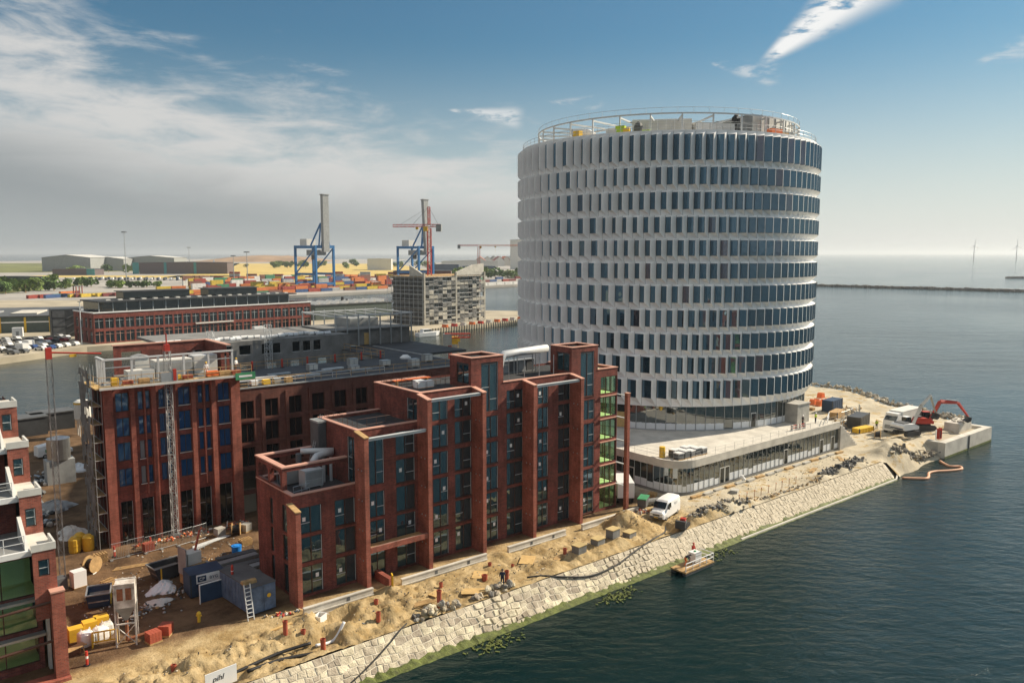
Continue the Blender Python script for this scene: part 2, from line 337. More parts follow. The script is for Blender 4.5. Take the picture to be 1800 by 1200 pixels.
# ground materials
def ground_mat():
    m = bpy.data.materials.new('site_soil'); m.use_nodes = True; t = m.node_tree; b = t.nodes['Principled BSDF']; b.inputs['Roughness'].default_value = .95; b.inputs['Specular IOR Level'].default_value = .15
    tc = t.nodes.new('ShaderNodeTexCoord'); sp = t.nodes.new('ShaderNodeSeparateXYZ'); t.links.new(tc.outputs['Object'], sp.inputs[0])
    def nz(s, d=6, dist=0):
        n = t.nodes.new('ShaderNodeTexNoise'); n.inputs['Scale'].default_value = s; n.inputs['Detail'].default_value = d; n.inputs['Roughness'].default_value = .65; n.inputs['Distortion'].default_value = dist; t.links.new(tc.outputs['Object'], n.inputs['Vector']); return n.outputs['Fac']
    def ramp(f, a, b2, p0=.35, p1=.65):
        r = t.nodes.new('ShaderNodeValToRGB'); r.color_ramp.elements[0].position = p0; r.color_ramp.elements[1].position = p1; r.color_ramp.elements[0].color = (*a, 1); r.color_ramp.elements[1].color = (*b2, 1); t.links.new(f, r.inputs[0]); return r.outputs[0]
    def mixc(f, a, b2):
        n = t.nodes.new('ShaderNodeMix'); n.data_type = 'RGBA'; t.links.new(f, n.inputs['Factor']); i = [k for k in n.inputs if k.type == 'RGBA']; t.links.new(a, i[0]); t.links.new(b2, i[1]); return [k for k in n.outputs if k.type == 'RGBA'][0]
    sand = ramp(nz(.55), (.30, .205, .09), (.52, .40, .225)); sand = mixc(ramp(nz(3.5), (0, 0, 0), (1, 1, 1), .55, .72), sand, ramp(nz(.3), (.22, .15, .06), (.34, .28, .16)))
    dirt = ramp(nz(.35), (.075, .045, .025), (.20, .125, .07)); pav = ramp(nz(.25, 7), (.40, .35, .26), (.60, .54, .42))
    def st(v, a, b2):
        n = t.nodes.new('ShaderNodeMapRange'); n.interpolation_type = 'SMOOTHSTEP'; n.inputs['From Min'].default_value = a; n.inputs['From Max'].default_value = b2; t.links.new(v, n.inputs[0]); return n.outputs[0]
    ty = t.nodes.new('ShaderNodeMath'); ty.operation = 'MULTIPLY_ADD'; t.links.new(nz(.5), ty.inputs[0]); ty.inputs[1].default_value = 3; t.links.new(sp.outputs[1], ty.inputs[2])
    c = mixc(st(ty.outputs[0], 1.2, 3.2), sand, dirt)
    sxn = t.nodes.new('ShaderNodeMath'); sxn.operation = 'MULTIPLY_ADD'; t.links.new(nz(.3), sxn.inputs[0]); sxn.inputs[1].default_value = 8; t.links.new(sp.outputs[0], sxn.inputs[2])
    c = mixc(st(sxn.outputs[0], 52, 58), c, mixc(st(nz(.5, 7), .52, .62), pav, sand))
    t.links.new(c, b.inputs['Base Color'])
    bp = t.nodes.new('ShaderNodeBump'); bp.inputs['Strength'].default_value = .8; bp.inputs['Distance'].default_value = .16; t.links.new(nz(3.2, 9), bp.inputs['Height']); t.links.new(bp.outputs[0], b.inputs['Normal'])
    return m
M['soil'] = ground_mat()
M['yardc'] = mat('terminal_paving', (.36, .34, .31), .9, var=.2, scale=.02)
M['quayc'] = mat('quay_paving', (.40, .35, .26), .9, var=.25, scale=.06)
def water_mat():
    m = bpy.data.materials.new('harbour_water'); m.use_nodes = True; t = m.node_tree; b = t.nodes['Principled BSDF']
    b.inputs['Base Color'].default_value = (.001, .015, .0155, 1); b.inputs['Roughness'].default_value = .11; b.inputs['IOR'].default_value = 1.33; b.inputs['Specular IOR Level'].default_value = .5
    g = t.nodes.new('ShaderNodeNewGeometry')
    mp = t.nodes.new('ShaderNodeMapping'); mp.inputs['Rotation'].default_value = (0, 0, math.radians(-22)); mp.inputs['Scale'].default_value = (.75, 1.5, 1); t.links.new(g.outputs['Position'], mp.inputs[0])
    def nz(s, d, dist=.4):
        n = t.nodes.new('ShaderNodeTexNoise'); n.inputs['Scale'].default_value = s; n.inputs['Detail'].default_value = d; n.inputs['Roughness'].default_value = .58; n.inputs['Distortion'].default_value = dist; t.links.new(mp.outputs[0], n.inputs['Vector']); return n.outputs['Fac']
    a = nz(.62, 9); bb = nz(.07, 3, .2)
    ad = t.nodes.new('ShaderNodeMath'); ad.operation = 'MULTIPLY_ADD'; t.links.new(bb, ad.inputs[0]); ad.inputs[1].default_value = 1.6; t.links.new(a, ad.inputs[2])
    # calm and gusty patches
    pt = t.nodes.new('ShaderNodeTexNoise'); pt.inputs['Scale'].default_value = .009; pt.inputs['Detail'].default_value = 3; t.links.new(g.outputs['Position'], pt.inputs['Vector'])
    mr = t.nodes.new('ShaderNodeMapRange'); mr.inputs['From Min'].default_value = .35; mr.inputs['From Max'].default_value = .65; mr.inputs['To Min'].default_value = .35; mr.inputs['To Max'].default_value = 1.0; t.links.new(pt.outputs['Fac'], mr.inputs[0])
    bp = t.nodes.new('ShaderNodeBump'); bp.inputs['Distance'].default_value = .3; t.links.new(mr.outputs[0], bp.inputs['Strength']); t.links.new(ad.outputs[0], bp.inputs['Height']); t.links.new(bp.outputs[0], b.inputs['Normal'])
    return m
M['water'] = water_mat()
# ================================================================== setting
def sheet(name, pts, z, m): 
    mb = MB(); mb.add([(x, y, z) for x, y in pts], [tuple(range(len(pts)))]); return struct(mb.build(name, m))
mb = MB(); R0 = 70000
ring = [(R0 * math.cos(k * PI / 24), R0 * math.sin(k * PI / 24), 0) for k in range(48)]
mb.add(ring, [tuple(range(48))]); struct(mb.build('water', M['water']))
def stp(*pts): return [(W(s, t).x, W(s, t).y) for s, t in pts]
# our quay: low base slab
mb = MB(); mb.prism(stp((-140, -9.0), (93, -9.0), (97, -6.2), (104.5, -8.6), (107.5, -8.8), (134, -6), (140, 11), (151, 25), (150, 60), (130, 112), (-140, 112)), -4, .9)
struct(mb.build('quay_base', M['quayc']))
# harbour land beyond the canal
mb = MB(); mb.prism([(-420, 120), (-200, 190), (-163, 247), (-151, 281), (-70, 362), (-42, 339), (8, 401), (32, 428), (6, 458), (-18, 462), (-60, 440), (-135, 500), (-262, 566), (-700, 566)], -4, 2.0); struct(mb.build('pier_ground', M['quayc']))
mb = MB(); mb.prism([(-255, 562), (-164, 637), (-60, 766), (8, 847), (70, 930), (180, 1020), (300, 1350), (420, 2000), (600, 2800), (-80, 2900), (-480, 2750), (-560, 4300), (-1750, 4700), (-2100, 3300), (-1900, 2750), (-2700, 2700), (-2900, 1200), (-700, 560)], -4, 2.05); struct(mb.build('terminal_ground', M['yardc']))
# ================================================================== site terrain (quay strip and yard)
def hsh(i, j):
    n = (i * 374761393 + j * 668265263) & 0xffffffff; n = ((n ^ (n >> 13)) * 1274126177) & 0xffffffff
    return ((n ^ (n >> 16)) & 0xffff) / 65535
def vn(x, y):
    i, j = math.floor(x), math.floor(y); u, v = x - i, y - j; u = u * u * (3 - 2 * u); v = v * v * (3 - 2 * v)
    return (hsh(i, j) * (1 - u) + hsh(i + 1, j) * u) * (1 - v) + (hsh(i, j + 1) * (1 - u) + hsh(i + 1, j + 1) * u) * v
def fbm(x, y, o=4):
    a, r = .5, 0
    for k in range(o): r += a * (vn(x, y) - .5); x *= 2.1; y *= 2.1; a *= .55
    return r
MOUNDS = [(40.0, -4.2, 2.3, 1.7), (38.2, -3.4, 1.2, .5), (34.6, -7.2, 1.7, .8), (31.5, -7.2, 1.6, .7), (28.5, -7.4, 1.5, .6), (24.5, -7.6, 1.3, .45), (50.5, -8.2, 1.9, 1.0), (54.5, -8.2, 2.1, 1.1), (47.6, -8.2, 1.0, .6), (58.5, -8.3, 1.7, .6),
          (3.4, -5.2, 1.3, .9), (5.6, -6.4, 1.3, .85), (1.0, -6.8, 1.3, .8), (-3.5, -4.2, 1.4, .6), (-1.0, -3.4, 1.4, .55), (-7.5, -4.4, 1.5, .7), (-5.2, -5.2, .9, .5), (-11, -4.4, 1.5, .65), (-14.5, -4.6, 1.7, .6), (8.2, -1.9, .9, .5), (9.2, -3.4, 1.1, .4),
          (8.4, -6.2, 1.3, .5), (100.2, -8.6, 3.2, 1.5), (103.4, -6.6, 2.6, 1.3), (97.8, -8.2, 2.2, .7), (77, -8.4, 1.4, .5), (83, -8.3, 1.4, .5), (88, -8.0, 1.6, .5), (-18, -5, 2, .6), (22.4, -1.6, .8, .35)]
PITS = [(1.7, -3.3, 1.5, 1.25), (3.2, -3.0, .9, .9), (42.9, -7.6, 1.1, .9), (44.3, -6.6, .9, .8), (-9, -7.2, 1.0, .5), (35.8, -5.4, .7, .6), (-13, -7.3, 1.2, .5)]
def ground_h(s, t):
    h = 2.4
    if t < -1.4:
        k = min(1, (-1.4 - t) / .8)
        rough = (1.0 if s < 12 else .55) if s < 50 else .18
        if t < -9.0: rough *= max(0, 1 + (t + 9.0) / .5)
        h += k * rough * (fbm(s * .55, t * .8) * .95 + fbm(s * 2.1 + 9, t * 2.4) * .5 - .3 * max(0, .09 - abs(fbm(s * .9 + 31, t * 1.3))) / .09)
        if s < 0 and t < -5.6: h -= .35 * min(1, (-5.6 - t) / .5) * (1 if t > -8.6 else 0)
    else: h += .10 * fbm(s * .4, t * .4) + .05 * fbm(s * 1.7, t * 1.7)
    if s > 96: h += .45 * (fbm(s * .5, t * .5) + .2)
    for a, b, r, m in MOUNDS:
        d = ((s - a) ** 2 + (t - b) ** 2) / (r * r)
        if d < 5: h += (max(0, min(1, (t + 9.3) / .6)) if s < 93 else 1) * m * math.exp(-d * 1.1) * (1 + .5 * fbm(s * 1.6, t * 1.6))
    for a, b, r, m in PITS:
        d = ((s - a) ** 2 + (t - b) ** 2) / (r * r)
        if d < 3: h -= m * math.exp(-d * d)
    if 20 < s < 46:
        for tc in (-3.9, -5.5): h -= .07 * math.exp(-((t - tc - .5 * math.sin(s * .21)) / .16) ** 2)
    if s > 93:
        tl = -9.3 + min(1, (s - 93) / 4.5) * 1.9
        if t < tl: return max(-.7, h - (tl - t) * .8)
    return max(h, 1.2 if t > -8.8 else 2.24)
mb = MB(); cells = {}
def tgrid(s0, s1, t0, t1, ds):
    ns, nt_ = int(round((s1 - s0) / ds)), int(round((t1 - t0) / ds)); k = len(mb.v)
    for j in range(nt_ + 1):
        for i in range(ns + 1):
            s, t = s0 + (s1 - s0) * i / ns, t0 + (t1 - t0) * j / nt_; mb.v.append((s, t, ground_h(s, t)))
    for j in range(nt_):
        for i in range(ns):
            if s0 >= 95:
                t_ = t0 + (t1 - t0) * (j + .5) / nt_; s_ = s0 + (s1 - s0) * (i + .5) / ns
                pl = [(-14, 112), (-8.6, 112.2), (-8.5, 133), (-6, 134), (-1.6, 135.6), (12, 140.2), (25, 150.6), (60, 150)]
                sm = next(a0[1] + (a1[1] - a0[1]) * (t_ - a0[0]) / (a1[0] - a0[0]) for a0, a1 in zip(pl, pl[1:]) if a0[0] <= t_ <= a1[0])
                if s_ > sm: continue
            a = k + j * (ns + 1) + i; mb.f.append((a, a + 1, a + ns + 2, a + ns + 1)); mb.m.append(0)
tgrid(-32, 52, -9.3, 0, .24); tgrid(52, 95, -9.3, 0, .4); tgrid(-60, 6, 0, 28, .6); tgrid(44, 53, 0, 60, 1.0); tgrid(-60, 6, 28, 112, 2.0); tgrid(95, 152, -13.3, 44, .5); tgrid(6, 44, 0, 30, 1.0); tgrid(53, 95, 0, 12, 1.0)
gr = mb.build('ground', M['soil'], smooth=True); gr.location = FO; gr.rotation_euler = (0, 0, FA); struct(gr)
# ================================================================== stone revetment: every near stone its own piece
rev = MB(); rev.add([(-60, -9.3, 2.3), (93, -9.3, 2.3), (93, -11.75, -.25), (-60, -11.75, -.25), (-60, -9.9, 2.3)], [(0, 3, 2, 1)])
rev.add([(93, -9.3, 2.3), (97, -6.5, 2.3), (99, -9.0, -.3), (93, -11.75, -.25)], [(0, 3, 2, 1)])
rev = rev.build('stone_revetment', M['mortar']); rev.location = FO; rev.rotation_euler = (0, 0, FA); struct(rev)
sl = math.hypot(2.45, 2.55); du, dv = Vector((0, -2.45 / sl, -2.55 / sl)), Vector((0, -2.55 / sl, 2.45 / sl))
rs = random.Random(3)
NR_ = 6; LEN = 3.5
bnd = [-.02 + LEN * j / NR_ for j in range(NR_ + 1)]
cuts = []
for r in range(NR_):
    c = [-30 + rs.random() * .6]
    while c[-1] < 93.0: c.append(c[-1] + rs.uniform(.5, 1.15))
    cuts.append(c)
def bj(j, s):      # wobble of the joint line between two courses
    if j == 0: return .03 * math.sin(s * 3)
    return .11 * math.sin(s * 2.3 + j * 1.7) + .10 * (hsh(int(s * 1.9), j) - .5)
def stone(r, k, gap, hgt):
    q = random.Random(r * 5003 + k); s0, s1 = cuts[r][k], cuts[r][k + 1]; P_ = []
    lean = lambda i: .16 * (hsh(i, r + 50) - .5)
    bot = [(s0 - lean(k), r + 1)] + [(x, r + 1) for x in (cuts[r + 1] if r + 1 < NR_ else []) if s0 + .12 < x < s1 - .12] + [(s1 - lean(k + 1), r + 1)]
    top = [(s1 + lean(k + 1), r)] + [(x, r) for x in reversed(cuts[r - 1] if r else []) if s0 + .12 < x < s1 - .12] + [(s0 + lean(k), r)]
    for x, j in bot + top: P_.append((x, bnd[j] + bj(j, x)))
    cx = sum(p[0] for p in P_) / len(P_); cy = sum(p[1] for p in P_) / len(P_); nn = len(P_); ext = (s1 - s0 + .58) / 4
    f = 1 - gap / ext; h = hgt * q.uniform(.55, 1.35); tx, ty = q.uniform(-.05, .05), q.uniform(-.05, .05); vs = []
    for lv, (ins, hh) in enumerate(((f, -.03), (f * .97, h * .72), (f * .80, h))):
        for x, y in P_:
            X_, Y_ = cx + (x - cx) * ins, cy + (y - cy) * ins; vs.append(Vector((X_, -9.3, 2.3)) + du * Y_ + dv * (hh + (tx * (X_ - cx) + ty * (Y_ - cy)) * lv * .7))
    fs = [(i, (i + 1) % nn, nn + (i + 1) % nn, nn + i) for i in range(nn)] + [(nn + i, nn + (i + 1) % nn, 2 * nn + (i + 1) % nn, 2 * nn + i) for i in range(nn)] + [tuple(range(2 * nn, 3 * nn))]
    return vs, fs
cand = [(r, k) for r in range(NR_) for k in range(len(cuts[r]) - 1)]
near = set(sorted(cand, key=lambda c: abs(cuts[c[0]][c[1]] - 11))[:298])
far = MB()
for c in cand:
    s_ = cuts[c[0]][c[1]]; loose = 12.2 < s_ < 17.6 or 30 < s_ < 37
    vs, fs = stone(*c, .06 if loose else .035, .12 if loose else .05)
    if c in near: m = MB(); m.add(vs, fs); m.build('stone', M['stone'], rev)
    else: far.add(vs, fs)
stuff(far.build('distant_stones', M['stone2'], rev))
al = MB()
for k in range(240):
    s = -40 + k * 133 / 240; al.add([(s, -11.36 + .22 * hsh(k, 1), .16 + .3 * hsh(k, 1)), (s + .56, -11.36 + .22 * hsh(k + 1, 1), .16 + .3 * hsh(k + 1, 1)), (s + .56, -12.0 - .15 * hsh(k + 1, 2), .03), (s, -12.0 - .15 * hsh(k, 2), .03), (s, -12.2, -.3), (s + .56, -12.2, -.3)], [(0, 3, 2, 1), (3, 4, 5, 2)])
stuff(al.build('algae_band', M['algae'], rev))
# far end of the quay: waterline kerb
mb = MB(); mb.tube((52, -11.85, .12), (93, -11.85, .12), .14, 6); mb.tube((93, -11.85, .12), (99.5, -9.2, .12), .14, 6); k = mb.build('kerb', M['concl'], rev)
# ================================================================== round office tower
TC = Vector((28.17, 149.9, 0)); THC = math.atan2(-149.9, -28.17)
tower = thing('round_office_tower', 'tall round white office tower with faceted sawtooth window bands', 'tower', (TC.x, TC.y, 2.4))
RR, RV = 27.12, 26.3
ZR = [53.4, 48.3, 44.55, 40.8, 37.25, 33.7, 30.2, 26.47, 22.7, 19.1, 15.4, 10.95]
XT = [1029, 1036, 1058, 1080, 1083, 1100, 1124, 1150, 1157, 1167, 1193]
def pol(r, th, z): return (r * math.cos(th), r * math.sin(th), z - 2.4)
def cell_mesh(kind, zb, zt, h1, h2):
    dl = (2.30 if kind == 'A' else 1.66) / RV; fr = .66 if kind == 'A' else .49
    e = .018 / RV
    B0, B1, T0, T1 = (e, RV, zb), (dl - e, RV, zb), (e, RV, zt), (dl - e, RV, zt)
    thr = dl * fr; BL, BR, TL, TR = (e, RV, zb + h1), (thr, RR, zb + h1), (e, RV, zt - h2), (thr, RR, zt - h2)
    # soften the outer arris with one extra strip
    BR2, TR2 = (thr + dl * .07, RR - .012, zb + h1 - .03), (thr + dl * .07, RR - .012, zt - h2 + .02)
    P = [pol(p[1], p[0], p[2]) for p in (B0, B1, T0, T1, BL, BR, TL, TR, BR2, TR2)]
    m = MB(); m.add(P, [(4, 0, 1), (4, 1, 8, 5), (5, 8, 9, 7), (8, 1, 3, 9), (6, 7, 9, 3), (6, 3, 2)])
    w_ = MB(); f1, f2 = .035, .035
    def lerp(a, b, t): return tuple(x + (y - x) * t for x, y in zip(a, b))
    a, b, c, d = P[4], P[5], P[7], P[6]; wl = math.dist(a, b); hh = zt - h2 - zb - h1; q = .05 / wl; v = .05 / hh
    def pt(x, y): return lerp(lerp(a, b, x), lerp(d, c, x), y)
    w_.add([pt(0, 0), pt(1, 0), pt(1, 1), pt(0, 1), pt(q, v), pt(1 - q, v), pt(1 - q, 1 - v), pt(q, 1 - v)], [(4, 5, 6, 7)], 0)
    w_.add([pt(0, 0), pt(1, 0), pt(1, 1), pt(0, 1), pt(q, v), pt(1 - q, v), pt(1 - q, 1 - v), pt(q, 1 - v)], [(0, 1, 5, 4), (1, 2, 6, 5), (2, 3, 7, 6), (3, 0, 4, 7)], 1)
    return m, w_, dl
allc = []
for r in range(11):
    zt, zb = ZR[r], ZR[r + 1]; h1, h2 = (.88, .27) if 0 < r < 10 else ((.8, .45) if r == 0 else (1.35, .27))
    ph = math.asin((XT[r] - 1175) / 265.); th = THC + ph
    for kind in 'AB':
        m, w_, dl = cell_mesh(kind, zb, zt, h1, h2); pm = m.mesh('facade_panel', M['white']); wm = w_.mesh('window', [M['g_tower'], M['greydk']])
        n = int(math.radians(100) / dl) if kind == 'A' else int((2 * PI - int(math.radians(100) / (2.30 / RV)) * 2.30 / RV) / dl)
        for k in range(n):
            a = th - (k + 1) * dl if kind == 'A' else th + k * dl
            d = (a + dl / 2 - THC + PI) % (2 * PI) - PI
            ww = (18 if kind == 'B' else 25)
            allc.append((math.cos(d) * ww * (zt - zb) if abs(d) < 1.45 else 0, a, pm, wm, m, w_, r, d))
allc.sort(key=lambda c: -c[0])
rest_p, rest_w = MB(), MB()
for i, (sc, a, pm, wm, m, w_, r, d) in enumerate(allc):
    if i < 298:
        link('facade_panel', pm, tower, rz=a); link('window', wm, tower, rz=a)
    else:
        R_ = Matrix.Rotation(a, 4, 'Z')
        rest_p.M = R_; rest_p.add(m.v, m.f); rest_w.M = R_
        for f, mi in zip(w_.f, w_.m): rest_w.add([w_.v[j] for j in f], [tuple(range(len(f)))], mi)
rest_p.M = rest_w.M = None
stuff(rest_p.build('side_facade_panels', M['white'], tower)); stuff(rest_w.build('side_windows', [M['g_tower2'], M['greydk']], tower))
# dark core just behind the joints, floor slab under the cladding, ground floor glass
core = MB(); ncs = 96
for (r_, z0, z1) in ((RV - .25, 11.0, 53.2),):
    core.cyl((0, 0), r_, z0 - 2.4, z1 - 2.4, ncs)
core.build('core', M['core'], tower)
sof = MB()
for k in range(ncs):
    a, b = 2 * PI * k / ncs, 2 * PI * (k + 1) / ncs
    sof.add([pol(RV, a, 10.94), pol(RV, b, 10.94), pol(25.3, b, 10.9), pol(25.3, a, 10.9)], [(0, 1, 2, 3)])
sof.build('soffit', M['offwhite'], tower)
pm = MB(); da = 1.55 / 25.9; h0, h1 = 7.05, 10.9
def flat(mb_, r, a0, a1, z0, z1, mi=0, dr=0.0): mb_.add([pol(r + dr, a0, z0), pol(r + dr, a1, z0), pol(r + dr, a1, z1), pol(r + dr, a0, z1)], [(0, 1, 2, 3)], mi)
flat(pm, 25.9, .0012, da - .0012, h0 + .12, h1)
pane_me = pm.mesh('storefront_pane', M['g_store']); fm = MB()
nseg = 6
tops = [h0 + .12 + .95 + .12 * hsh(k, 77) for k in range(nseg + 1)]
for k in range(nseg):
    a0, a1 = .002 + (da - .004) * k / nseg, .002 + (da - .004) * (k + 1) / nseg
    fm.add([pol(25.915, a0, h0 + .14), pol(25.915, a1, h0 + .14), pol(25.915, a1, tops[k + 1]), pol(25.915, a0, tops[k])], [(0, 1, 2, 3)])
film_me = fm.mesh('protective_film', M['film'])
mm = MB(); mm.M = None; mm.tube(pol(25.95, 0, h0), pol(25.95, 0, h1), .055, 4); mull_me = mm.mesh('mullion', M['steel'])
npn = int(2 * PI / da)
bk_p, bk_m = MB(), MB()
for k in range(npn):
    a = THC + k * 2 * PI / npn - .02; d = (a - THC + PI) % (2 * PI) - PI
    if abs(d) < 1.35:
        p_ = link('storefront_pane', pane_me, tower, rz=a)
        if -1.2 < d < 1.2 and k not in (7,): link('protective_film', film_me, p_)
        link('mullion', mull_me, tower, rz=a)
        if abs(d - .56) < da / 2:
            dm = MB()
            for y0, y1, z0, z1 in ((.15 * da, .2 * da, h0 + .1, 9.5), (.8 * da, .85 * da, h0 + .1, 9.5), (.15 * da, .85 * da, 9.35, 9.5)): flat(dm, 25.96, y0, y1, z0, z1)
            flat(dm, 25.945, .2 * da, .8 * da, h0 + .1, 9.36, 1); o = dm.build('door', [M['steell'], M['g_dark']], tower); o.rotation_euler = (0, 0, a)
        if abs(d + .27) < da / 2:
            dm = MB(); flat(dm, 25.97, .0, da, h0, 9.7); o = dm.build('hoarding_board', M['ply'], tower); o.rotation_euler = (0, 0, a)
    else:
        bk_p.M = Matrix.Rotation(a, 4, 'Z'); bk_p.add(pm.v, pm.f)
bk_p.M = None; stuff(bk_p.build('rear_storefront', M['g_store'], tower))
ic = MB(); ic.cyl((0, 0), 25.0, 4.4, 8.45, 64); ic.build('inner_wall', M['core'], tower)
sk = MB()
for k in range(ncs):
    a, b = 2 * PI * k / ncs, 2 * PI * (k + 1) / ncs
    sk.add([pol(26.02, a, 7.0), pol(26.02, b, 7.0), pol(26.02, b, 7.19), pol(26.02, a, 7.19), pol(25.8, a, 7.2), pol(25.8, b, 7.2)], [(0, 1, 2, 3), (3, 2, 5, 4)])
sk.build('plinth', M['steel'], tower)
# ---- roof
rf = MB(); rf.cyl((0, 0), RV - .05, 50.6, 50.95, ncs); rf.build('roof', M['concl'], tower)
pp = MB()
for k in range(ncs):
    a, b = 2 * PI * k / ncs, 2 * PI * (k + 1) / ncs
    q = [pol(RV + .03, a, 53.38), pol(RV + .03, b, 53.38), pol(RV + .03, b, 53.62), pol(RV + .03, a, 53.62), pol(RV - .5, a, 53.62), pol(RV - .5, b, 53.62), pol(RV - .5, a, 53.3), pol(RV - .5, b, 53.3)]
    pp.add(q, [(0, 1, 2, 3), (3, 2, 5, 4), (4, 5, 7, 6)])
pp.build('parapet', M['white'], tower)
rl = MB(); nr = 84
for k in range(nr):
    a, b = 2 * PI * k / nr, 2 * PI * (k + 1) / nr
    rl.tube(pol(26.1, a, 53.6), pol(26.1, a, 54.65), .03, 4)
    for z in (54.1, 54.65): rl.tube(pol(26.1, a, z), pol(26.1, b, z), .025, 4, cap=False)
rl.build('railing', M['steel'], tower)
RC = 23.3; ncol = 30
for k in range(ncol):
    a = 2 * PI * k / ncol + .03
    c = MB(); c.M = Matrix.Rotation(a, 4, 'Z'); c.box(RC - .11, RC + .11, -.11, .11, 50.9, 54.3); c.build('column', M['steell'], tower)
    c = MB(); c.M = Matrix.Rotation(a, 4, 'Z'); c.box(15.4, RC - .16, -.1, .1, 53.75, 54.0); c.build('rafter', M['steell'], tower)
for nm, r_, z0, z1 in (('ring_beam', RC, 56.5, 56.72), ('inner_ring_beam', 15.2, 56.0, 56.25)):
    b_ = MB(); nb = 60
    for k in range(nb):
        a, b = 2 * PI * k / nb, 2 * PI * (k + 1) / nb
        for rr0, rr1 in ((r_ - .1, r_ + .1),):
            q = [pol(rr0, a, z0), pol(rr1, a, z0), pol(rr1, a, z1), pol(rr0, a, z1), pol(rr0, b, z0), pol(rr1, b, z0), pol(rr1, b, z1), pol(rr0, b, z1)]
            b_.add(q, [(1, 2, 6, 5), (0, 4, 7, 3), (2, 3, 7, 6), (0, 1, 5, 4)])
    b_.build(nm, M['steell'], tower)
r2 = MB(); nb = 60
for k in range(nb):
    a, b = 2 * PI * k / nb, 2 * PI * (k + 1) / nb
    r2.tube(pol(RC, a, 56.72), pol(RC, a, 57.5), .025, 4)
    r2.tube(pol(RC, a, 57.5), pol(RC, b, 57.5), .03, 4, cap=False); r2.tube(pol(RC, a, 55.4), pol(RC, b, 55.4), .03, 4, cap=False)
r2.build('guard_rail', M['steel'], tower)
# plant room on the sunny side
enc = MB(); A0, A1 = THC + math.radians(38), THC + math.radians(98); na = 12
for k in range(na):
    a, b = A0 + (A1 - A0) * k / na, A0 + (A1 - A0) * (k + 1) / na
    flat(enc, 22.2, a + .003, b - .003, 53.35, 57.0, 1)
    enc.tube(pol(22.25, a, 53.4), pol(22.25, a, 57.1), .07, 4, 0)
    enc.add([pol(22.1, a, 57.05), pol(22.1, b, 57.05), (0, 0, 54.6)], [(0, 1, 2)], 0)
e0, e1, e2, e3 = pol(22.1, A0, 53.35), pol(22.1, A0, 57.0), pol(6, A0 + .3, 57.0), pol(6, A0 + .3, 53.35)
enc.add([e0, e1, e2, e3], [(0, 1, 2, 3)], 2)
enc.build('plant_room', [M['steel'], M['offwhite'], M['grey']], tower)
# ================================================================== things on the tower roof
def Wt(phi_deg, r, z): return Vector((TC.x + r * math.cos(THC + math.radians(phi_deg)), TC.y + r * math.sin(THC + math.radians(phi_deg)), z))
def box_unit(name, label, cat, loc, rz, size, m, trim=None, group=None, kind='unit'):
    o = thing(name, label, cat, loc, rz, group); a, b, h = size[0] / 2, size[1] / 2, size[2]
    q = MB(); q.box(-a, a, -b, b, .12, h); q.box(-a + .1, -a + .3, -b, b, 0, .12); q.box(a - .3, a - .1, -b, b, 0, .12); q.build('casing', m, o)
    if kind == 'unit':
        n = max(2, int(size[0] / 1.2))
        for k in range(n):
            x0 = -a + k * 2 * a / n; q = MB(); q.box(x0 + .06, x0 + 2 * a / n - .06, -b - .025, -b - .002, .22, h - .12); q.build('access_panel', trim or m, o)
    return o
box_unit('air_handling_unit', 'long white air handling unit on the round tower roof, centre', 'ventilation unit', Wt(-2, 17, 53.35), math.radians(-8), (9.5, 2.6, 3.2), M['whitep'], M['offwhite'])
box_unit('air_handling_unit', 'grey-white ventilation cabinet beside the black duct mouth on tower roof', 'ventilation unit', Wt(26, 17.5, 53.35), math.radians(15), (7.5, 2.4, 2.6), M['offwhite'], M['whitep'])
o = thing('vent_duct', 'pale curved duct with black mouth at the left on the tower roof', 'duct', Wt(-42, 20.5, 53.35), math.radians(-30))
q = MB(); q.path([(-1.6, 0, 1.9), (0, 0, 1.9), (1.2, 0, 1.7), (2.1, 0, 1.1)], .62, 12); q.build('pipe', M['whitep'], o); q = MB(); q.tube((-1.62, 0, 1.9), (-1.75, 0, 1.9), .58, 12); q.build('mouth', M['black'], o); q = MB(); q.box(-.9, 1.6, -.4, .4, 0, 1.2); q.build('stand', M['yellow'], o)
o = thing('vent_cowl', 'black round vent cowl standing against the grey plant room wall', 'vent', Wt(31, 21.5, 53.35), .3)
q = MB(); q.cyl((0, 0), .18, 0, 2.2, 8); q.build('stem', M['dark'], o); q = MB(); q.cyl((0, 0), .75, 2.2, 3.0, 14, r2=.72); q.cyl((0, 0), .72, 3.0, 3.5, 14, r2=.25); q.build('cap', M['black'], o)
o = thing('roof_dome', 'dark grey domed hood on the tower roof left of the white unit', 'hood', Wt(-11, 22, 53.35))
q = MB(); q.cyl((0, 0), .75, 0, 1.5, 14); q.build('drum', M['greydk'], o); q = MB(); q.cyl((0, 0), .75, 1.5, 2.1, 14, r2=.5); q.cyl((0, 0), .5, 2.1, 2.4, 14, r2=.1); q.build('dome', M['greydk'], o)
def crate(name, label, cat, loc, rz, size, m, group=None, lid=None):
    o = thing(name, label, cat, loc, rz, group); a, b, h = size[0] / 2, size[1] / 2, size[2]
    q = MB(); q.box(-a, a, -b, b, .14, h); q.build('load', m, o); q = MB()
    for k in (-1, 0, 1): q.box(-a, a, k * b * .85 - .06, k * b * .85 + .06, 0, .1)
    q.box(-a - .03, a + .03, -b - .03, b + .03, .1, .14); q.build('pallet', M['wood'], o); return o
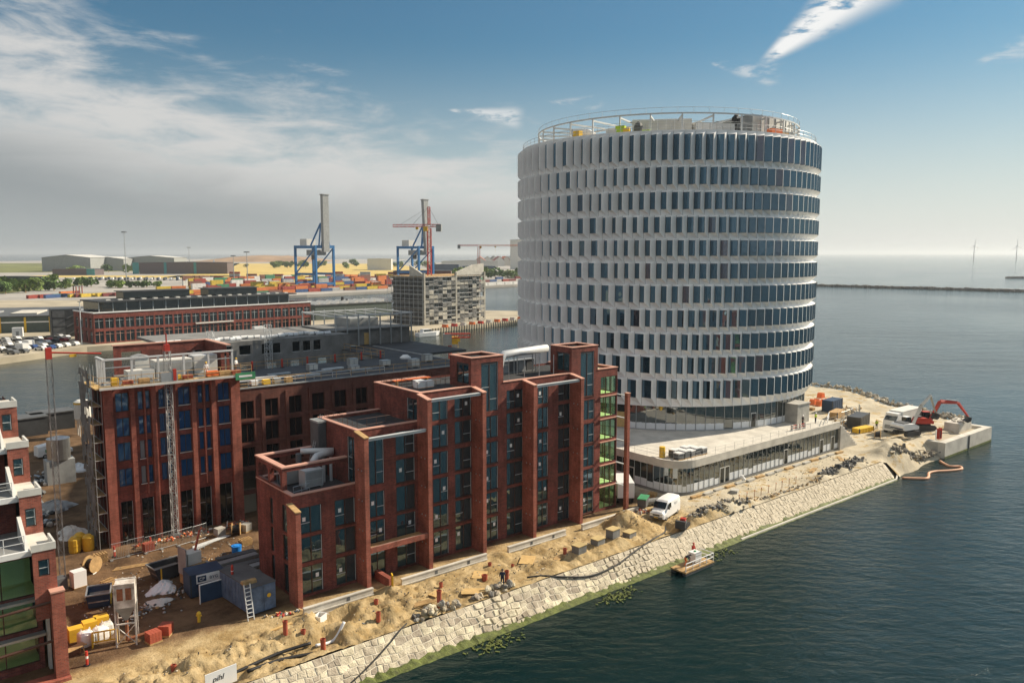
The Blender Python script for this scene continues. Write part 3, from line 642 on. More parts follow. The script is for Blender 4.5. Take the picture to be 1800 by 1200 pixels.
for i, (ph, r, sz, m, nm) in enumerate([(-36, 23.9, (1.3, .9, 1.5), 'yellow', 'yellow crate beside the black mouthed duct on the tower roof'), (-17, 23.6, (1.5, .9, 1.6), 'hivis', 'lime green crate behind the railing left of the dome on tower roof'), (-14.5, 23.7, (1.0, .9, 1.2), 'yellow', 'small yellow crate next to the lime green one on tower roof'), (-20.5, 23.7, (1.8, .8, 1.1), 'offwhite', 'cream crate left of the lime green one on tower roof'), (-7, 23.9, (1.2, .8, .7), 'hivis', 'low lime crate in front of the white roof unit'),
        (44, 24.6, (2.6, 1.0, 1.2), 'orange', 'orange stack of forms under the plant room on tower roof'), (49, 24.6, (1.8, 1.0, .8), 'wood', 'timber pack right of the orange stack on tower roof'), (54, 24.8, (1.6, .9, .6), 'offwhite', 'pale pack at the right rim of the tower roof'), (-52, 24.4, (2.4, .8, .6), 'wood', 'brown timber pack at the left rim of the tower roof')]):
    crate('roof_crate', nm, 'crate', Wt(ph, r, 53.35), THC + math.radians(ph) + PI / 2, sz, M[m])
# ================================================================== glazed podium
pod = thing('glass_podium', 'low glazed podium building with rounded corner under the round tower', 'building', W(53.4, -1, 2.4), FA)
def arc(cx_, cy_, r, a0, a1, n): return [(cx_ + r * math.cos(math.radians(a0 + (a1 - a0) * k / n)), cy_ + r * math.sin(math.radians(a0 + (a1 - a0) * k / n))) for k in range(n + 1)]
PE = 41.6
def pod_line(off):
    r = 3.2 + off
    return [(0 - off, 62)] + arc(3.2, 3.2, r, 180, 270, 8) + [(PE + off * 0, 0 - off)]
outl = pod_line(.35) + [(PE, 12.5), (55, 20), (66, 40), (60, 62)]
q = MB(); q.prism(outl, 4.0, 4.62); q.build('roof', M['concl'], pod)
ring = pod_line(.36)
q = MB()
for (x0, y0), (x1, y1) in zip(ring, ring[1:]):
    d = Vector((x1 - x0, y1 - y0)); n = Vector((d.y, -d.x)).normalized() * -1
    q.add([(x0, y0, 3.75), (x1, y1, 3.75), (x1, y1, 4.82), (x0, y0, 4.82), (x0 + n.x * .35, y0 + n.y * .35, 4.82), (x1 + n.x * .35, y1 + n.y * .35, 4.82), (x0 + n.x * .35, y0 + n.y * .35, 4.5), (x1 + n.x * .35, y1 + n.y * .35, 4.5), (x0 + n.x * .6, y0 + n.y * .6, 3.75), (x1 + n.x * .6, y1 + n.y * .6, 3.75)], [(0, 1, 2, 3), (3, 2, 5, 4), (4, 5, 7, 6), (0, 8, 9, 1)])
q.build('parapet', M['concl'], pod)
q = MB(); q.prism(pod_line(-.6) + [(PE - .3, 12), (50, 20), (60, 60)], 0, 4.0); q.build('inner_core', M['core'], pod)
line = pod_line(0); segs = []
for (x0, y0), (x1, y1) in zip(line, line[1:]):
    ln = math.hypot(x1 - x0, y1 - y0); k = max(1, int(round(ln / 1.15)))
    for i in range(k): segs.append(((x0 + (x1 - x0) * i / k, y0 + (y1 - y0) * i / k), (x0 + (x1 - x0) * (i + 1) / k, y0 + (y1 - y0) * (i + 1) / k)))
segs = [s_ for s_ in segs if s_[0][1] < 34]
for i, ((x0, y0), (x1, y1)) in enumerate(segs):
    on_front = y0 < .01
    door = on_front and abs(x0 - 9.6) < .6 or on_front and abs(x0 - 25.7) < .6 or (on_front and x0 > 33 and int(x0 / 1.15) % 3 == 1) or (not on_front and abs(y0 - 8.6) < .5)
    q = MB(); q.add([(x0, y0, .35), (x1, y1, .35), (x1, y1, 3.76), (x0, y0, 3.76)], [(0, 1, 2, 3)]); pn = q.build('storefront_pane', M['g_store'], pod)
    d = Vector((x1 - x0, y1 - y0)); n = Vector((d.y, -d.x)).normalized()
    if not door:
        ft = 1.45 if i % 7 != 3 else 1.2
        q = MB(); q.add([(x0 + n.x * .015, y0 + n.y * .015, .36), (x1 + n.x * .015, y1 + n.y * .015, .36), (x1 + n.x * .015, y1 + n.y * .015, ft), (x0 + n.x * .015, y0 + n.y * .015, ft)], [(0, 1, 2, 3)]); q.build('protective_film', M['film'], pn)
    else:
        q = MB(); a, b = Vector((x0, y0)) + n * .06, Vector((x1, y1)) + n * .06
        for u0, u1, z0, z1 in ((0, .12, .1, 2.6), (.88, 1, .1, 2.6), (.12, .88, 2.46, 2.6)):
            p0, p1 = a.lerp(b, u0), a.lerp(b, u1); q.add([(p0.x, p0.y, z0), (p1.x, p1.y, z0), (p1.x, p1.y, z1), (p0.x, p0.y, z1)], [(0, 1, 2, 3)])
        p0, p1 = a.lerp(b, .12), a.lerp(b, .88); p0 -= n * .03; p1 -= n * .03
        q.add([(p0.x, p0.y, .1), (p1.x, p1.y, .1), (p1.x, p1.y, 2.46), (p0.x, p0.y, 2.46)], [(0, 1, 2, 3)], 1); q.build('door', [M['offwhite'], M['g_dark']], pod)
    q = MB(); q.tube((x0 + n.x * .03, y0 + n.y * .03, .3), (x0 + n.x * .03, y0 + n.y * .03, 3.76), .05, 4); q.build('mullion', M['steel'], pod)
q = MB()
for (x0, y0), (x1, y1) in zip(pod_line(.1), pod_line(.1)[1:]): q.add([(x0, y0, -.2), (x1, y1, -.2), (x1, y1, .36), (x0, y0, .36)], [(0, 1, 2, 3)])
q.build('plinth', M['concd'], pod)
# end wall and steps down to the quay tip
q = MB(); q.box(PE - .4, PE + .02, .35, 12.4, -.2, 3.98); q.build('end_wall', M['conc'], pod)
for k in range(9): q = MB(); q.box(PE + .05 + k * .62, PE + .05 + (k + 1) * .62 + .1, -.45, 3.2, -.2, 4.6 - (k + 1) * .48); q.build('step', M['conc'], pod)
q = MB(); n = 20
for i, ((x0, y0), (x1, y1)) in enumerate(zip(pod_line(.15), pod_line(.15)[1:])):
    for z in (5.35, 5.8): q.tube((x0, y0, z), (x1, y1, z), .016, 4)
    k = max(1, int(math.hypot(x1 - x0, y1 - y0) / 2.2))
    for j in range(k): q.tube((x0 + (x1 - x0) * j / k, y0 + (y1 - y0) * j / k, 4.8), (x0 + (x1 - x0) * j / k, y0 + (y1 - y0) * j / k, 5.85), .02, 4)
q.build('railing', M['grey'], pod)
# concrete stair head on the deck
ki = thing('stair_head', 'small grey concrete stair hut on the podium deck beside the tower', 'hut', W(88.4, 2.6, 7.02), FA)
q = MB(); q.box(0, 3.6, 0, 3.4, 0, 3.1); q.box(-.12, 3.72, -.12, 3.52, 3.1, 3.3); q.build('wall', M['conc'], ki); q = MB(); q.box(3.6, 3.66, .7, 1.8, .05, 2.3); q.build('door', M['dark'], ki)
o = thing('handrail', 'white pipe handrail beside the podium stair hut', 'railing', W(91.5, -.9, 7.2), FA); q = MB()
for z in (.5, 1.05): q.tube((0, 0, z), (4.6, 2.2, z), .06, 6)
q.build('rail', M['whitep'], o)
for k in range(4): q = MB(); q.tube((k * 1.5, k * .72, 0), (k * 1.5, k * .72, 1.05), .05, 6); q.build('post', M['whitep'], o)
for i in range(9):
    s, t = 55.4 + (i % 5) * 1.25 + (i // 5) * .5, .35 + (i // 5) * 1.3 - .1 * (i % 5 == 4)
    o = thing('pallet_pack', 'black and white pallet pack in the cluster at the podium corner', 'pallet pack', W(s, t + .3, 7.02), FA + .1 * (i % 3 - 1), 'pallet packs at the rounded podium corner')
    q = MB(); q.box(-.5, .5, -.5, .5, .15, .85 + .15 * (i % 2)); q.build('load', M['greydk'], o); q = MB(); q.box(-.54, .54, -.54, .54, .86 + .15 * (i % 2), 1.0 + .15 * (i % 2)); q.build('lid', M['whitep'], o); q = MB(); q.box(-.55, .55, -.5, -.4, 0, .15); q.box(-.55, .55, .4, .5, 0, .15); q.build('pallet', M['wood'], o)
o = thing('yellow_barrel', 'bright yellow drum among the pallet packs on the podium', 'drum', W(54.6, 2.9, 7.02)); q = MB(); q.cyl((0, 0), .42, 0, 1.5, 12); q.build('shell', M['yellow'], o); q = MB(); q.cyl((0, 0), .44, .45, .52, 12); q.cyl((0, 0), .44, 1.0, 1.07, 12); q.build('hoop', M['yellow'], o)
for i, (s, t, c) in enumerate(((84, .9, 'red barrier left of the stair hut'), (86, .7, 'red barrier right in front of the stair hut'))):
    o = thing('safety_barrier', 'low ' + c + ' on podium deck', 'barrier', W(s, t - .4, 7.02), FA); q = MB()
    for z in (.3, .7): q.box(-.8, .8, -.03, .03, z, z + .14)
    q.build('board', M['red'], o)
    for x in (-.7, .7): q = MB(); q.box(x - .04, x + .04, -.2, .2, 0, .9); q.build('foot', M['offwhite'], o)
# ================================================================== stepped brick waterfront block
BL = thing('brick_waterfront_block', 'stepped red brick apartment block with tall projecting fins on the quay', 'building', W(0, 0, 2.4), FA)
ZB = 2.4
def wallgrid(mb_, o, u, n, u0, u1, z0, z1, ops, dep=.3, mi=0):
    """flat wall with rectangular openings and reveals; o,u,n are 2D, ops = (ua,ub,za,zb)"""
    us = sorted({u0, u1} | {x for p in ops for x in p[:2] if u0 < x < u1}); zs = sorted({z0, z1} | {x for p in ops for x in p[2:] if z0 < x < z1})
    P = lambda a, d, z: (o[0] + u[0] * a + n[0] * d, o[1] + u[1] * a + n[1] * d, z - ZB)
    for a, b in zip(us, us[1:]):
        for c, d in zip(zs, zs[1:]):
            mu, mz = (a + b) / 2, (c + d) / 2
            if any(p[0] < mu < p[1] and p[2] < mz < p[3] for p in ops): continue
            mb_.add([P(a, 0, c), P(b, 0, c), P(b, 0, d), P(a, 0, d)], [(0, 1, 2, 3)], mi)
    for a, b, c, d in ops:
        mb_.add([P(a, 0, c), P(b, 0, c), P(b, 0, d), P(a, 0, d), P(a, -dep, c), P(b, -dep, c), P(b, -dep, d), P(a, -dep, d)], [(0, 4, 5, 1), (1, 5, 6, 2), (2, 6, 7, 3), (3, 7, 4, 0)], mi)
def fbar(mb_, o, u, n, a0, a1, d0, d1, z0, z1, mi=0):
    P = lambda a, d, z: (o[0] + u[0] * a + n[0] * d, o[1] + u[1] * a + n[1] * d, z - ZB)
    mb_.add([P(a0, d0, z0), P(a1, d0, z0), P(a1, d1, z0), P(a0, d1, z0), P(a0, d0, z1), P(a1, d0, z1), P(a1, d1, z1), P(a0, d1, z1)], [(0, 3, 2, 1), (4, 5, 6, 7), (0, 1, 5, 4), (1, 2, 6, 5), (2, 3, 7, 6), (3, 0, 4, 7)], mi)
wr = random.Random(11)
def window(par, o, u, n, a0, a1, z0, z1, dep=.11, cols=2, bars=(.42,), gm='g_red', fm='bronze', sticker=None, sill=None, name='window'):
    f = MB(); b = .07
    fbar(f, o, u, n, a0, a0 + b, -dep - .06, -dep + .05, z0, z1); fbar(f, o, u, n, a1 - b, a1, -dep - .06, -dep + .05, z0, z1)
    fbar(f, o, u, n, a0 + b, a1 - b, -dep - .06, -dep + .05, z0, z0 + b); fbar(f, o, u, n, a0 + b, a1 - b, -dep - .06, -dep + .05, z1 - b, z1)
    for k in range(1, cols):
        x = a0 + (a1 - a0) * k / cols; fbar(f, o, u, n, x - .04, x + .04, -dep - .055, -dep + .045, z0 + b, z1 - b)
    w_ = f.build(name, M[fm], par)
    p = MB(); fbar(p, o, u, n, a0 + .02, a1 - .02, -dep - .03, -dep - .01, z0 + .02, z1 - .02); p.build('pane', M[gm], w_)
    if bars:
        r = MB()
        for k, h in enumerate(bars):
            c = wr.randrange(cols); x0, x1 = a0 + (a1 - a0) * c / cols + .06, a0 + (a1 - a0) * (c + 1) / cols - .06
            fbar(r, o, u, n, x0, x1, -dep + .03, -dep + .06, z0 + (z1 - z0) * h - .025, z0 + (z1 - z0) * h + .025)
        fbar(r, o, u, n, a1 - .1, a1 - .055, -dep + .04, -dep + .07, z0 + .08, z1 - .08)
        r.build('transom', M['steell'], w_)
    if sticker:
        s_ = MB(); c = wr.randrange(cols); x = a0 + (a1 - a0) * (c + .5) / cols + wr.uniform(-.1, .1); zz_ = z0 + (z1 - z0) * wr.uniform(.5, .66)
        fbar(s_, o, u, n, x - .16, x + .16, -dep - .008, -dep + .004, zz_ - .2, zz_ + .2); s_.build('paper_notice', M['whitep'], w_)
    if sill: s_ = MB(); fbar(s_, o, u, n, a0 - .05, a1 + .05, -dep, .06, z0 - .08, z0 - .001); s_.build('sill', M[sill], w_)
    return w_
TW = 2.0; WX = .1; UX, NX = (1, 0), (0, -1); UL, NL = (0, 1), (-1, 0); UR, NR = (0, 1), (1, 0)
FL = [(2.6, 5.4), (5.75, 8.25), (8.55, 11.2), (11.55, 14.05), (14.5, 17.0), (17.4, 19.6)]
wins = []
for k in range(3): wins += [(0.98, 3.13, *FL[k]), (4.74, 6.7, *FL[k])]
wins += [(8.45, 10.07, 11.9, 16.9)]
for k in (1, 2): wins.append((8.45, 10.07, *FL[k]))
wins.append((8.45, 10.07, 2.45, 5.2))
for k in range(5): wins.append((11.67, 13.73, *FL[k]))
for k in range(6): wins += [(16.18, 17.93, *FL[k]), (19.06, 21.05, *FL[k])]
wins += [(22.67, 24.79, 17.5, 23.05)]
for k in range(5): wins.append((23.0, 24.79, *FL[k]))
for k in range(6): wins.append((26.28, 28.5, *FL[k]))
for k in range(6): wins += [(31.0, 32.4, *FL[k]), (34.24, 36.0, *FL[k])]
wins += [(37.93, 40.0, 17.45, 23.05)]
for k in range(5): wins.append((38.4, 40.15, *FL[k]))
b6 = [(41.37, 44.3, *FL[k]) for k in range(6)]
wins = [(a - (.1 if a > 1 else 0), b + .14, c, d) for a, b, c, d in wins]
# front wall in steps
def front(u0, u1, z0, z1):
    q = MB(); ops = [x for x in wins + b6 if x[0] >= u0 - .01 and x[1] <= u1 + .01 and x[2] >= z0 - .01 and x[3] <= z1 + .01]
    wallgrid(q, (0, TW), UX, NX, u0, u1, z0, z1, ops); return q
q = MB()
for u0, u1, z1 in ((.3, 7.2, 12.4), (7.2, 14.5, 17.6), (14.5, 21.2, 20.5), (21.2, 25.7, 23.55), (25.7, 36.3, 20.5), (36.3, 40.8, 23.55), (40.8, 44.4, 20.5)):
    s_ = front(u0, u1, 2.2, z1); q.add(s_.v, s_.f)
# left faces and rears
lw = {.3: [(2.2, 4.3, *FL[k]) for k in range(3)] + [(6.5, 7.2, *FL[k]) for k in range(3)]}
wallgrid(q, (.3, 0), UL, NL, 2.0, 10.4, 2.2, 12.4, lw[.3])
wallgrid(q, (7.2, 0), UL, NL, 2.0, 10.4, 11.5, 17.6, [(2.15, 4.0, 12.2, 16.9)])
wallgrid(q, (14.5, 0), UL, NL, 2.0, 11.2, 17.2, 20.5, [(2.2, 4.4, 17.55, 19.9)])
wallgrid(q, (21.2, 0), UL, NL, 2.0, 6.0, 20.2, 23.55, [(2.45, 4.7, 20.75, 23.05)])
wallgrid(q, (36.3, 0), UL, NL, 2.0, 5.8, 20.2, 23.55, [(2.4, 4.6, 20.75, 23.0)])
wallgrid(q, (25.7, 0), UR, NR, 2.0, 6.0, 20.2, 23.55, [(2.45, 4.7, 20.75, 23.05)])
wallgrid(q, (40.8, 0), UR, NR, 2.0, 5.8, 20.2, 23.55, [(2.4, 4.6, 20.75, 23.0)])
re = [(2.15, 5.4, *FL[k]) for k in range(6)]
wallgrid(q, (44.4, 0), UR, NR, 2.0, 11.2, 2.2, 20.5, re)
for u0, u1, t, z0, z1 in ((.3, 7.2, 10.4, 2.2, 12.4), (7.2, 14.5, 10.4, 2.2, 17.6), (14.5, 44.4, 11.2, 2.2, 20.5), (21.2, 25.7, 6.0, 20.2, 23.55), (36.3, 40.8, 5.8, 20.2, 23.55)):
    wallgrid(q, (0, t), UX, (0, 1), u0, u1, z0, z1, [])
wallgrid(q, (14.5, 0), UL, NL, 10.4, 11.2, 2.2, 17.2, [])
q.build('wall', M['brick'], BL)
for i, x in enumerate(wins):
    tall = x[3] - x[2] > 4
    window(BL, (0, TW), UX, NX, *x, cols=1 if x[1] - x[0] < 1.5 and not tall else 2, bars=(.5, .25) if tall else ((.4,) if wr.random() < .8 else ()), sticker=(not tall) and wr.random() < .62, sill='bronze' if wr.random() < .5 else None, fm='bronze')
for i, x in enumerate(b6): window(BL, (0, TW), UX, NX, *x, cols=3, bars=(), gm='g_clear', name='glazed_bay')
for i, x in enumerate(re): window(BL, (44.4, 0), UR, NR, *x, cols=3, bars=(), gm='g_clear', name='glazed_bay')
for x in lw[.3]: window(BL, (.3, 0), UL, NL, *x, cols=2 if x[1] - x[0] > 1 else 1, bars=(), gm='g_red')
window(BL, (7.2, 0), UL, NL, 2.15, 4.0, 12.2, 16.9, bars=(.55, .3), name='tall_window'); window(BL, (14.5, 0), UL, NL, 2.2, 4.4, 17.55, 19.9, name='tall_window')
for s0, t0, t1 in ((21.2, 2.45, 4.7), (36.3, 2.4, 4.6)): window(BL, (s0, 0), UL, NL, t0, t1, 20.75, 23.0, bars=(), name='tall_window')
for s0, t0, t1 in ((25.7, 2.45, 4.7), (40.8, 2.4, 4.6)): window(BL, (s0, 0), UR, NR, t0, t1, 20.75, 23.0, bars=(), name='tall_window')
# rooms behind the clear corner bay, cores behind the other panes
q = MB()
for k in range(6): q.box(41.0, 44.1, 2.4, 6.2, FL[k][0] - .25 - ZB, FL[k][0] - .02 - ZB)
q.box(40.85, 41.0, 2.35, 6.4, 0, 17.9); q.box(41.0, 44.1, 6.2, 6.4, 0, 17.9); q.box(41.0, 44.1, 2.4, 6.2, 17.4, 17.9)
q.build('corner_rooms', M['room'], BL)
q = MB(); q.box(.75, 7.0, 2.5, 10.2, 0, 9.3); q.box(7.4, 14.3, 2.5, 10.2, 0, 15.0); q.box(14.7, 40.5, 2.5, 11, 0, 17.9); q.box(21.6, 25.3, 2.5, 5.7, 17.9, 21.0); q.box(36.7, 40.4, 2.5, 5.5, 17.9, 21.0); q.build('inner_core', M['core'], BL)
# roofs and copings
def roof(nm, x0, x1, y0, y1, z, zp, wd=.42, cop=True, skip=''):
    q = MB(); q.box(x0 + .05, x1 - .05, y0 + .05, y1 - .05, z - .3 - ZB, z - ZB); q.build('roof', M['roof'], BL)
    q = MB(); zz_ = zp - ZB; sides = {'f': (x0 - .06, x1 + .06, y0 - .06, y0 + wd), 'b': (x0 - .06, x1 + .06, y1 - wd, y1 + .06), 'l': (x0 - .06, x0 + wd, y0 + wd, y1 - wd), 'r': (x1 - wd, x1 + .06, y0 + wd, y1 - wd)}
    for k, (a, b, c, d) in sides.items():
        if k in skip: continue
        q.box(a, b, c, d, zz_ - .1, zz_)
        q.box(a + .08, b - .08, c + .08, d - .08, z - ZB - .02, zz_ - .1, 1)
    q.build('parapet', [M['coping'], M['brick']], BL)
roof('A', .3, 7.2, 2.0, 10.4, 11.9, 12.55, skip='r')
roof('B', 7.2, 14.5, 2.0, 10.4, 17.3, 17.78, skip='r')
roof('C', 14.5, 21.2, 2.0, 11.2, 20.2, 20.68, skip='r'); roof('D', 25.7, 36.3, 2.0, 11.2, 20.2, 20.68, skip='lr'); roof('E', 40.8, 44.4, 2.0, 11.2, 20.2, 20.68, skip='l')
roof('T1', 21.2, 25.7, 2.0, 6.0, 23.1, 23.75); roof('T2', 36.3, 40.8, 2.0, 5.8, 23.1, 23.75)
q = MB(); q.box(21.25, 25.65, 6.05, 11.15, 17.5, 17.8); q.box(36.35, 40.75, 5.85, 11.15, 17.5, 17.8); q.build('roof', M['roof'], BL)
# brick frame round the lowest terrace
q = MB(); z = 14.8 - ZB
q.box(.3, .75, 4.0, 10.4, z - .55, z - .14); q.box(.75, 7.15, 4.0, 4.4, z - .5, z - .14); q.box(.75, 7.15, 10.0, 10.4, z - .55, z - .14)
for t in (4.0, 7.0, 9.95): q.box(.3, .75, t, t + .45, 10.0, z - .55)
q.box(.3, .6, 4.45, 9.95, 10.0, 10.35)
for t in (4.45, 7.45):      # rounded heads of the side openings
    for k in range(5):
        a = k / 5 * .55; q.box(.32, .72, t, t + .5 - a, z - .55 - .1 * (k + 1), z - .55 - .1 * k); q.box(.32, .72, t + 2.0 + a + (.05 if t > 5 else .05), t + 2.55, z - .55 - .1 * (k + 1), z - .55 - .1 * k)
q.build('terrace_frame', M['brick'], BL)
q = MB(); q.box(.22, .85, 3.92, 10.48, z - .14, z); q.box(.85, 7.15, 3.92, 4.5, z - .139, z - .001); q.box(.85, 7.15, 9.92, 10.48, z - .138, z - .002); q.build('terrace_coping', M['coping'], BL)
# fins
FINS = [(0, 11.6), (7.15, 17.45), (14.45, 20.3), (21.5, 20.3), (28.75, 20.3), (36.25, 20.3)]
for i, (s, zt) in enumerate(FINS):
    q = MB(); a, b = s - .26, s + .22
    zf, zw = zt - ZB - .15, zt - ZB + .2
    q.add([(a, 0, -.2), (b, 0, -.2), (b, 1.98, -.2), (a, 1.98, -.2), (a, 0, zf), (b, 0, zf), (b, 1.98, zw), (a, 1.98, zw)], [(4, 5, 6, 7), (0, 1, 5, 4), (1, 2, 6, 5), (2, 3, 7, 6), (3, 0, 4, 7)])
    fn = q.build('fin', M['brick_light'] if i else M['brick_light'], BL)
    q = MB(); q.add([(a - .05, -.05, zf), (b + .05, -.05, zf), (b + .05, 1.95, zw), (a - .05, 1.95, zw), (a - .05, -.05, zf + .1), (b + .05, -.05, zf + .1), (b + .05, 1.95, zw + .1), (a - .05, 1.95, zw + .1)], [(4, 5, 6, 7), (0, 1, 5, 4), (1, 2, 6, 5), (2, 3, 7, 6), (3, 0, 4, 7)]); q.build('fin_cap', M['coping'] if i not in (0, 1) else M['wood'], fn)
    if i:
        q = MB()
        for zz_ in range(5, int(zt) - 1, 3):
            for t in (.55, 1.2): q.box(a - .07, a - .004, t - .05, t + .05, zz_ - ZB, zz_ - ZB + .12)
        q.build('anchor', M['steel'], fn)
q = MB(); q.box(44.0, 44.5, -.15, .35, -.3, 17.5 - ZB); fn = q.build('fin', M['brick_light'], BL); q = MB(); q.box(43.95, 44.55, -.2, .4, 17.5 - ZB, 17.6 - ZB); q.build('fin_cap', M['coping'], fn)
for k in range(1, 6):
    z = FL[k][0] - .2 - ZB; q = MB(); q.box(44.15, 44.45, .5, 1.95, z - .06, z + .03); q.build('balcony_bracket', M['steell'], BL)
    q = MB(); q.box(41.2, 44.5, 1.8, 1.96, z - .1, z + .02); q.build('floor_band', M['coping'], BL)
# steel top beams and the low balcony between fins
for a, b, z in ((7.47, 14.15, 17.05), (14.77, 21.2, 20.0), (29.07, 35.95, 19.95)):
    q = MB(); q.box(a, b, .25, .5, z - ZB - .13, z - ZB + .13); q.box(a, b, .15, .6, z - ZB + .135, z - ZB + .17); q.build('steel_beam', M['steell'], BL)
q = MB(); q.box(7.47, 14.15, .1, .35, 5.75 - ZB, 6.3 - ZB); q.build('balcony_beam', M['brick_light'], BL); q = MB(); q.box(7.47, 14.15, .35, 1.98, 5.8 - ZB, 5.95 - ZB); q.build('balcony_slab', M['wood'], BL)
# railings on the roofs
def rail(par, pts, z, h=1.05, step=.9, m='dark', r=.022):
    q = MB()
    for (x0, y0), (x1, y1) in zip(pts, pts[1:]):
        for hh in (h * .5, h): q.tube((x0, y0, z + hh), (x1, y1, z + hh), r, 4)
        n = max(1, int(math.hypot(x1 - x0, y1 - y0) / step))
        for k in range(n + 1): q.tube((x0 + (x1 - x0) * k / n, y0 + (y1 - y0) * k / n, z), (x0 + (x1 - x0) * k / n, y0 + (y1 - y0) * k / n, z + h), r, 4)
    return q.build('railing', M[m], par)
rail(BL, [(7.75, 10.0), (7.75, 2.9), (14.3, 2.9)], 17.3 - ZB, 1.3, 1.0, 'bronze'); rail(BL, [(15.1, 10.6), (15.1, 3.2), (20.9, 3.2)], 20.2 - ZB, 1.35, 1.0, 'bronze'); rail(BL, [(15.1, 10.6), (20.9, 10.6), (20.9, 6.4)], 20.2 - ZB, 1.35, 1.0, 'bronze')
for s in (27, 29.3, 31.6, 33.9): q = MB(); q.tube((s, 2.6, 17.8), (s, 2.6, 20.6), .045, 5); q.build('davit_post', M['steel'], BL)
# retaining walls at the foot: front planks of concrete, each a piece with a dark seam
for i, (a, b) in enumerate(((-.5, 6.6), (9.8, 20.4), (23.4, 32.0), (34.7, 41.6))):
    q = MB(); q.box(a, b, -1.75, -1.5, -.5, .62); rw = q.build('retaining_wall', M['concl'], BL); q = MB(); q.box(a - .02, b + .02, -1.83, -1.48, .05, .14); q.box(a - .02, b + .02, -1.8, -1.45, .62, .72); q.build('ledge', M['concl'], rw)
    n = max(1, int((b - a) / 3.6))
    for k in range(1, n + 1): q = MB(); q.box(a + k * (b - a) / (n + .6) - .16, a + k * (b - a) / (n + .6) + .16, -1.77, -1.74, .2, .56); q.build('bracket', M['greydk'], rw)
q = MB(); q.box(-.5, 42, -1.4, 1.95, -1.0, -.55); q.build('light_well_floor', M['concd'], BL)
for s in (8.6,): q = MB(); q.box(s, s + .5, -1.3, 1.5, -.3, .9); q.build('entrance_wall', M['brick_light'], BL)
q = MB(); q.box(42.0, 45.4, -1.1, -.8, -.4, .5); q.build('retaining_wall', M['concl'], BL)
# ---- things on the terraces
LB = lambda s, t, z: W(s, t, z)
o = thing('air_handling_unit', 'silver ventilation unit on the lowest terrace of the brick block', 'ventilation unit', LB(4.0, 5.7, 11.9), FA)
q = MB(); q.box(-.95, .95, -.75, .75, .15, 1.75); q.box(-1.02, 1.02, -.82, .82, 1.75, 1.82); q.build('casing', M['steell'], o); q = MB(); q.box(-.85, .85, -.78, -.752, .25, .85); q.build('access_panel', M['grey'], o); q = MB(); q.box(-.85, .85, -.78, -.752, .92, 1.65); q.build('access_panel', M['steel'], o); q = MB(); q.box(-.9, -.7, -.7, .7, 0, .15); q.box(.7, .9, -.7, .7, 0, .15); q.build('base_rail', M['steel'], o)
o = thing('duct_run', 'shiny bent metal duct rising to the wall on the lowest terrace', 'duct', LB(4.5, 6.6, 11.9), FA)
q = MB(); q.path([(0, -.6, 1.9), (0, -.5, 2.4), (.5, -.2, 2.75), (1.4, .1, 2.8), (2.4, .2, 2.8)], .36, 10); q.build('duct', M['steell'], o, smooth=True); q = MB(); q.path([(-.2, 2.0, 2.95), (.8, 1.4, 2.95), (2.6, .2, 2.95)], .3, 10); q.build('upper_duct', M['steell'], o, smooth=True)
for x in (1.2, 2.0): q = MB(); q.tube((x, -.3, 0), (x, -.3, 2.4), .16, 8); q.build('riser', M['steell'], o)
o = thing('plant_cabinet', 'grey cabinet behind the silver unit on the lowest terrace', 'cabinet', LB(3.0, 8.0, 11.9), FA)
q = MB(); q.box(-1.1, 1.1, -.6, .6, .1, 1.7); q.build('casing', M['grey'], o); q = MB(); q.cyl((.8, 0), .3, 1.7, 2.9, 10); q.build('stack', M['greydk'], o)
for i, x in enumerate((-2.0, -1.4, -.8)): q = MB(); q.tube((x, .3, 0), (x, .3, 2.2 - .3 * i), .04, 5); q.build('pipe_stub', M['steel'], o)
o = thing('access_ladder', 'steel ladder leaning from the lowest terrace up to the next roof', 'ladder', LB(5.3, 9.3, 12.2), FA)
for y in (-.22, .22): q = MB(); q.tube((0, y, 0), (1.75, y, 6.0), .04, 5); q.build('stile', M['steel'], o)
q = MB()
for k in range(18): f = (k + .6) / 18.5; q.tube((1.75 * f, -.22, 6 * f), (1.75 * f, .22, 6 * f), .022, 4)
q.build('rungs', M['steel'], o)
o = thing('vent_shaft', 'tall grey brick duct casing at the rear of the lowest terrace', 'shaft', LB(6.7, 9.4, 11.9), FA); q = MB(); q.box(-.45, .45, -.9, .9, 0, 5.6); q.build('casing', M['greydk'], o); q = MB(); q.box(-.5, .5, -.95, .95, 5.6, 5.8); q.build('cap', M['grey'], o)
o = thing('balustrade', 'small folded guard rail on the floor of the lowest terrace', 'railing', LB(2.0, 3.4, 11.95), FA); q = MB()
for z in (.45, .95): q.tube((-.9, 0, z), (.9, .3, z), .03, 4)
q.build('rail', M['steel'], o)
for x in (-.9, 0, .9): q = MB(); q.tube((x, .15 + x / 6, 0), (x, .15 + x / 6, .95), .03, 4); q.build('post', M['steel'], o)
for i, (ds, dt) in enumerate(((0, 0), (1.15, .05), (.5, .95))): crate('insulation_pack', ['white insulation pack at the left on the railed brick roof', 'white insulation pack at the right on the railed brick roof', 'white insulation pack behind two others on the railed brick roof'][i], 'insulation pack', LB(17.4 + ds, 6.4 + dt, 20.2), FA, (1.05, .8, .8), M['whitep'])
o = thing('timber_bench', 'orange timber trestle board behind white packs on the railed roof', 'timber', LB(18.2, 9.2, 20.2), FA); q = MB(); q.box(-2.4, 2.4, -.25, .25, .62, .7); q.build('board', M['orange'], o)
for x in (-2, 2): q = MB(); q.box(x - .05, x + .05, -.25, .25, 0, .62); q.build('trestle', M['wood'], o)
o = thing('roof_duct', 'big silver duct with bends between the two brick towers', 'duct', LB(29.5, 7.4, 20.2), FA)
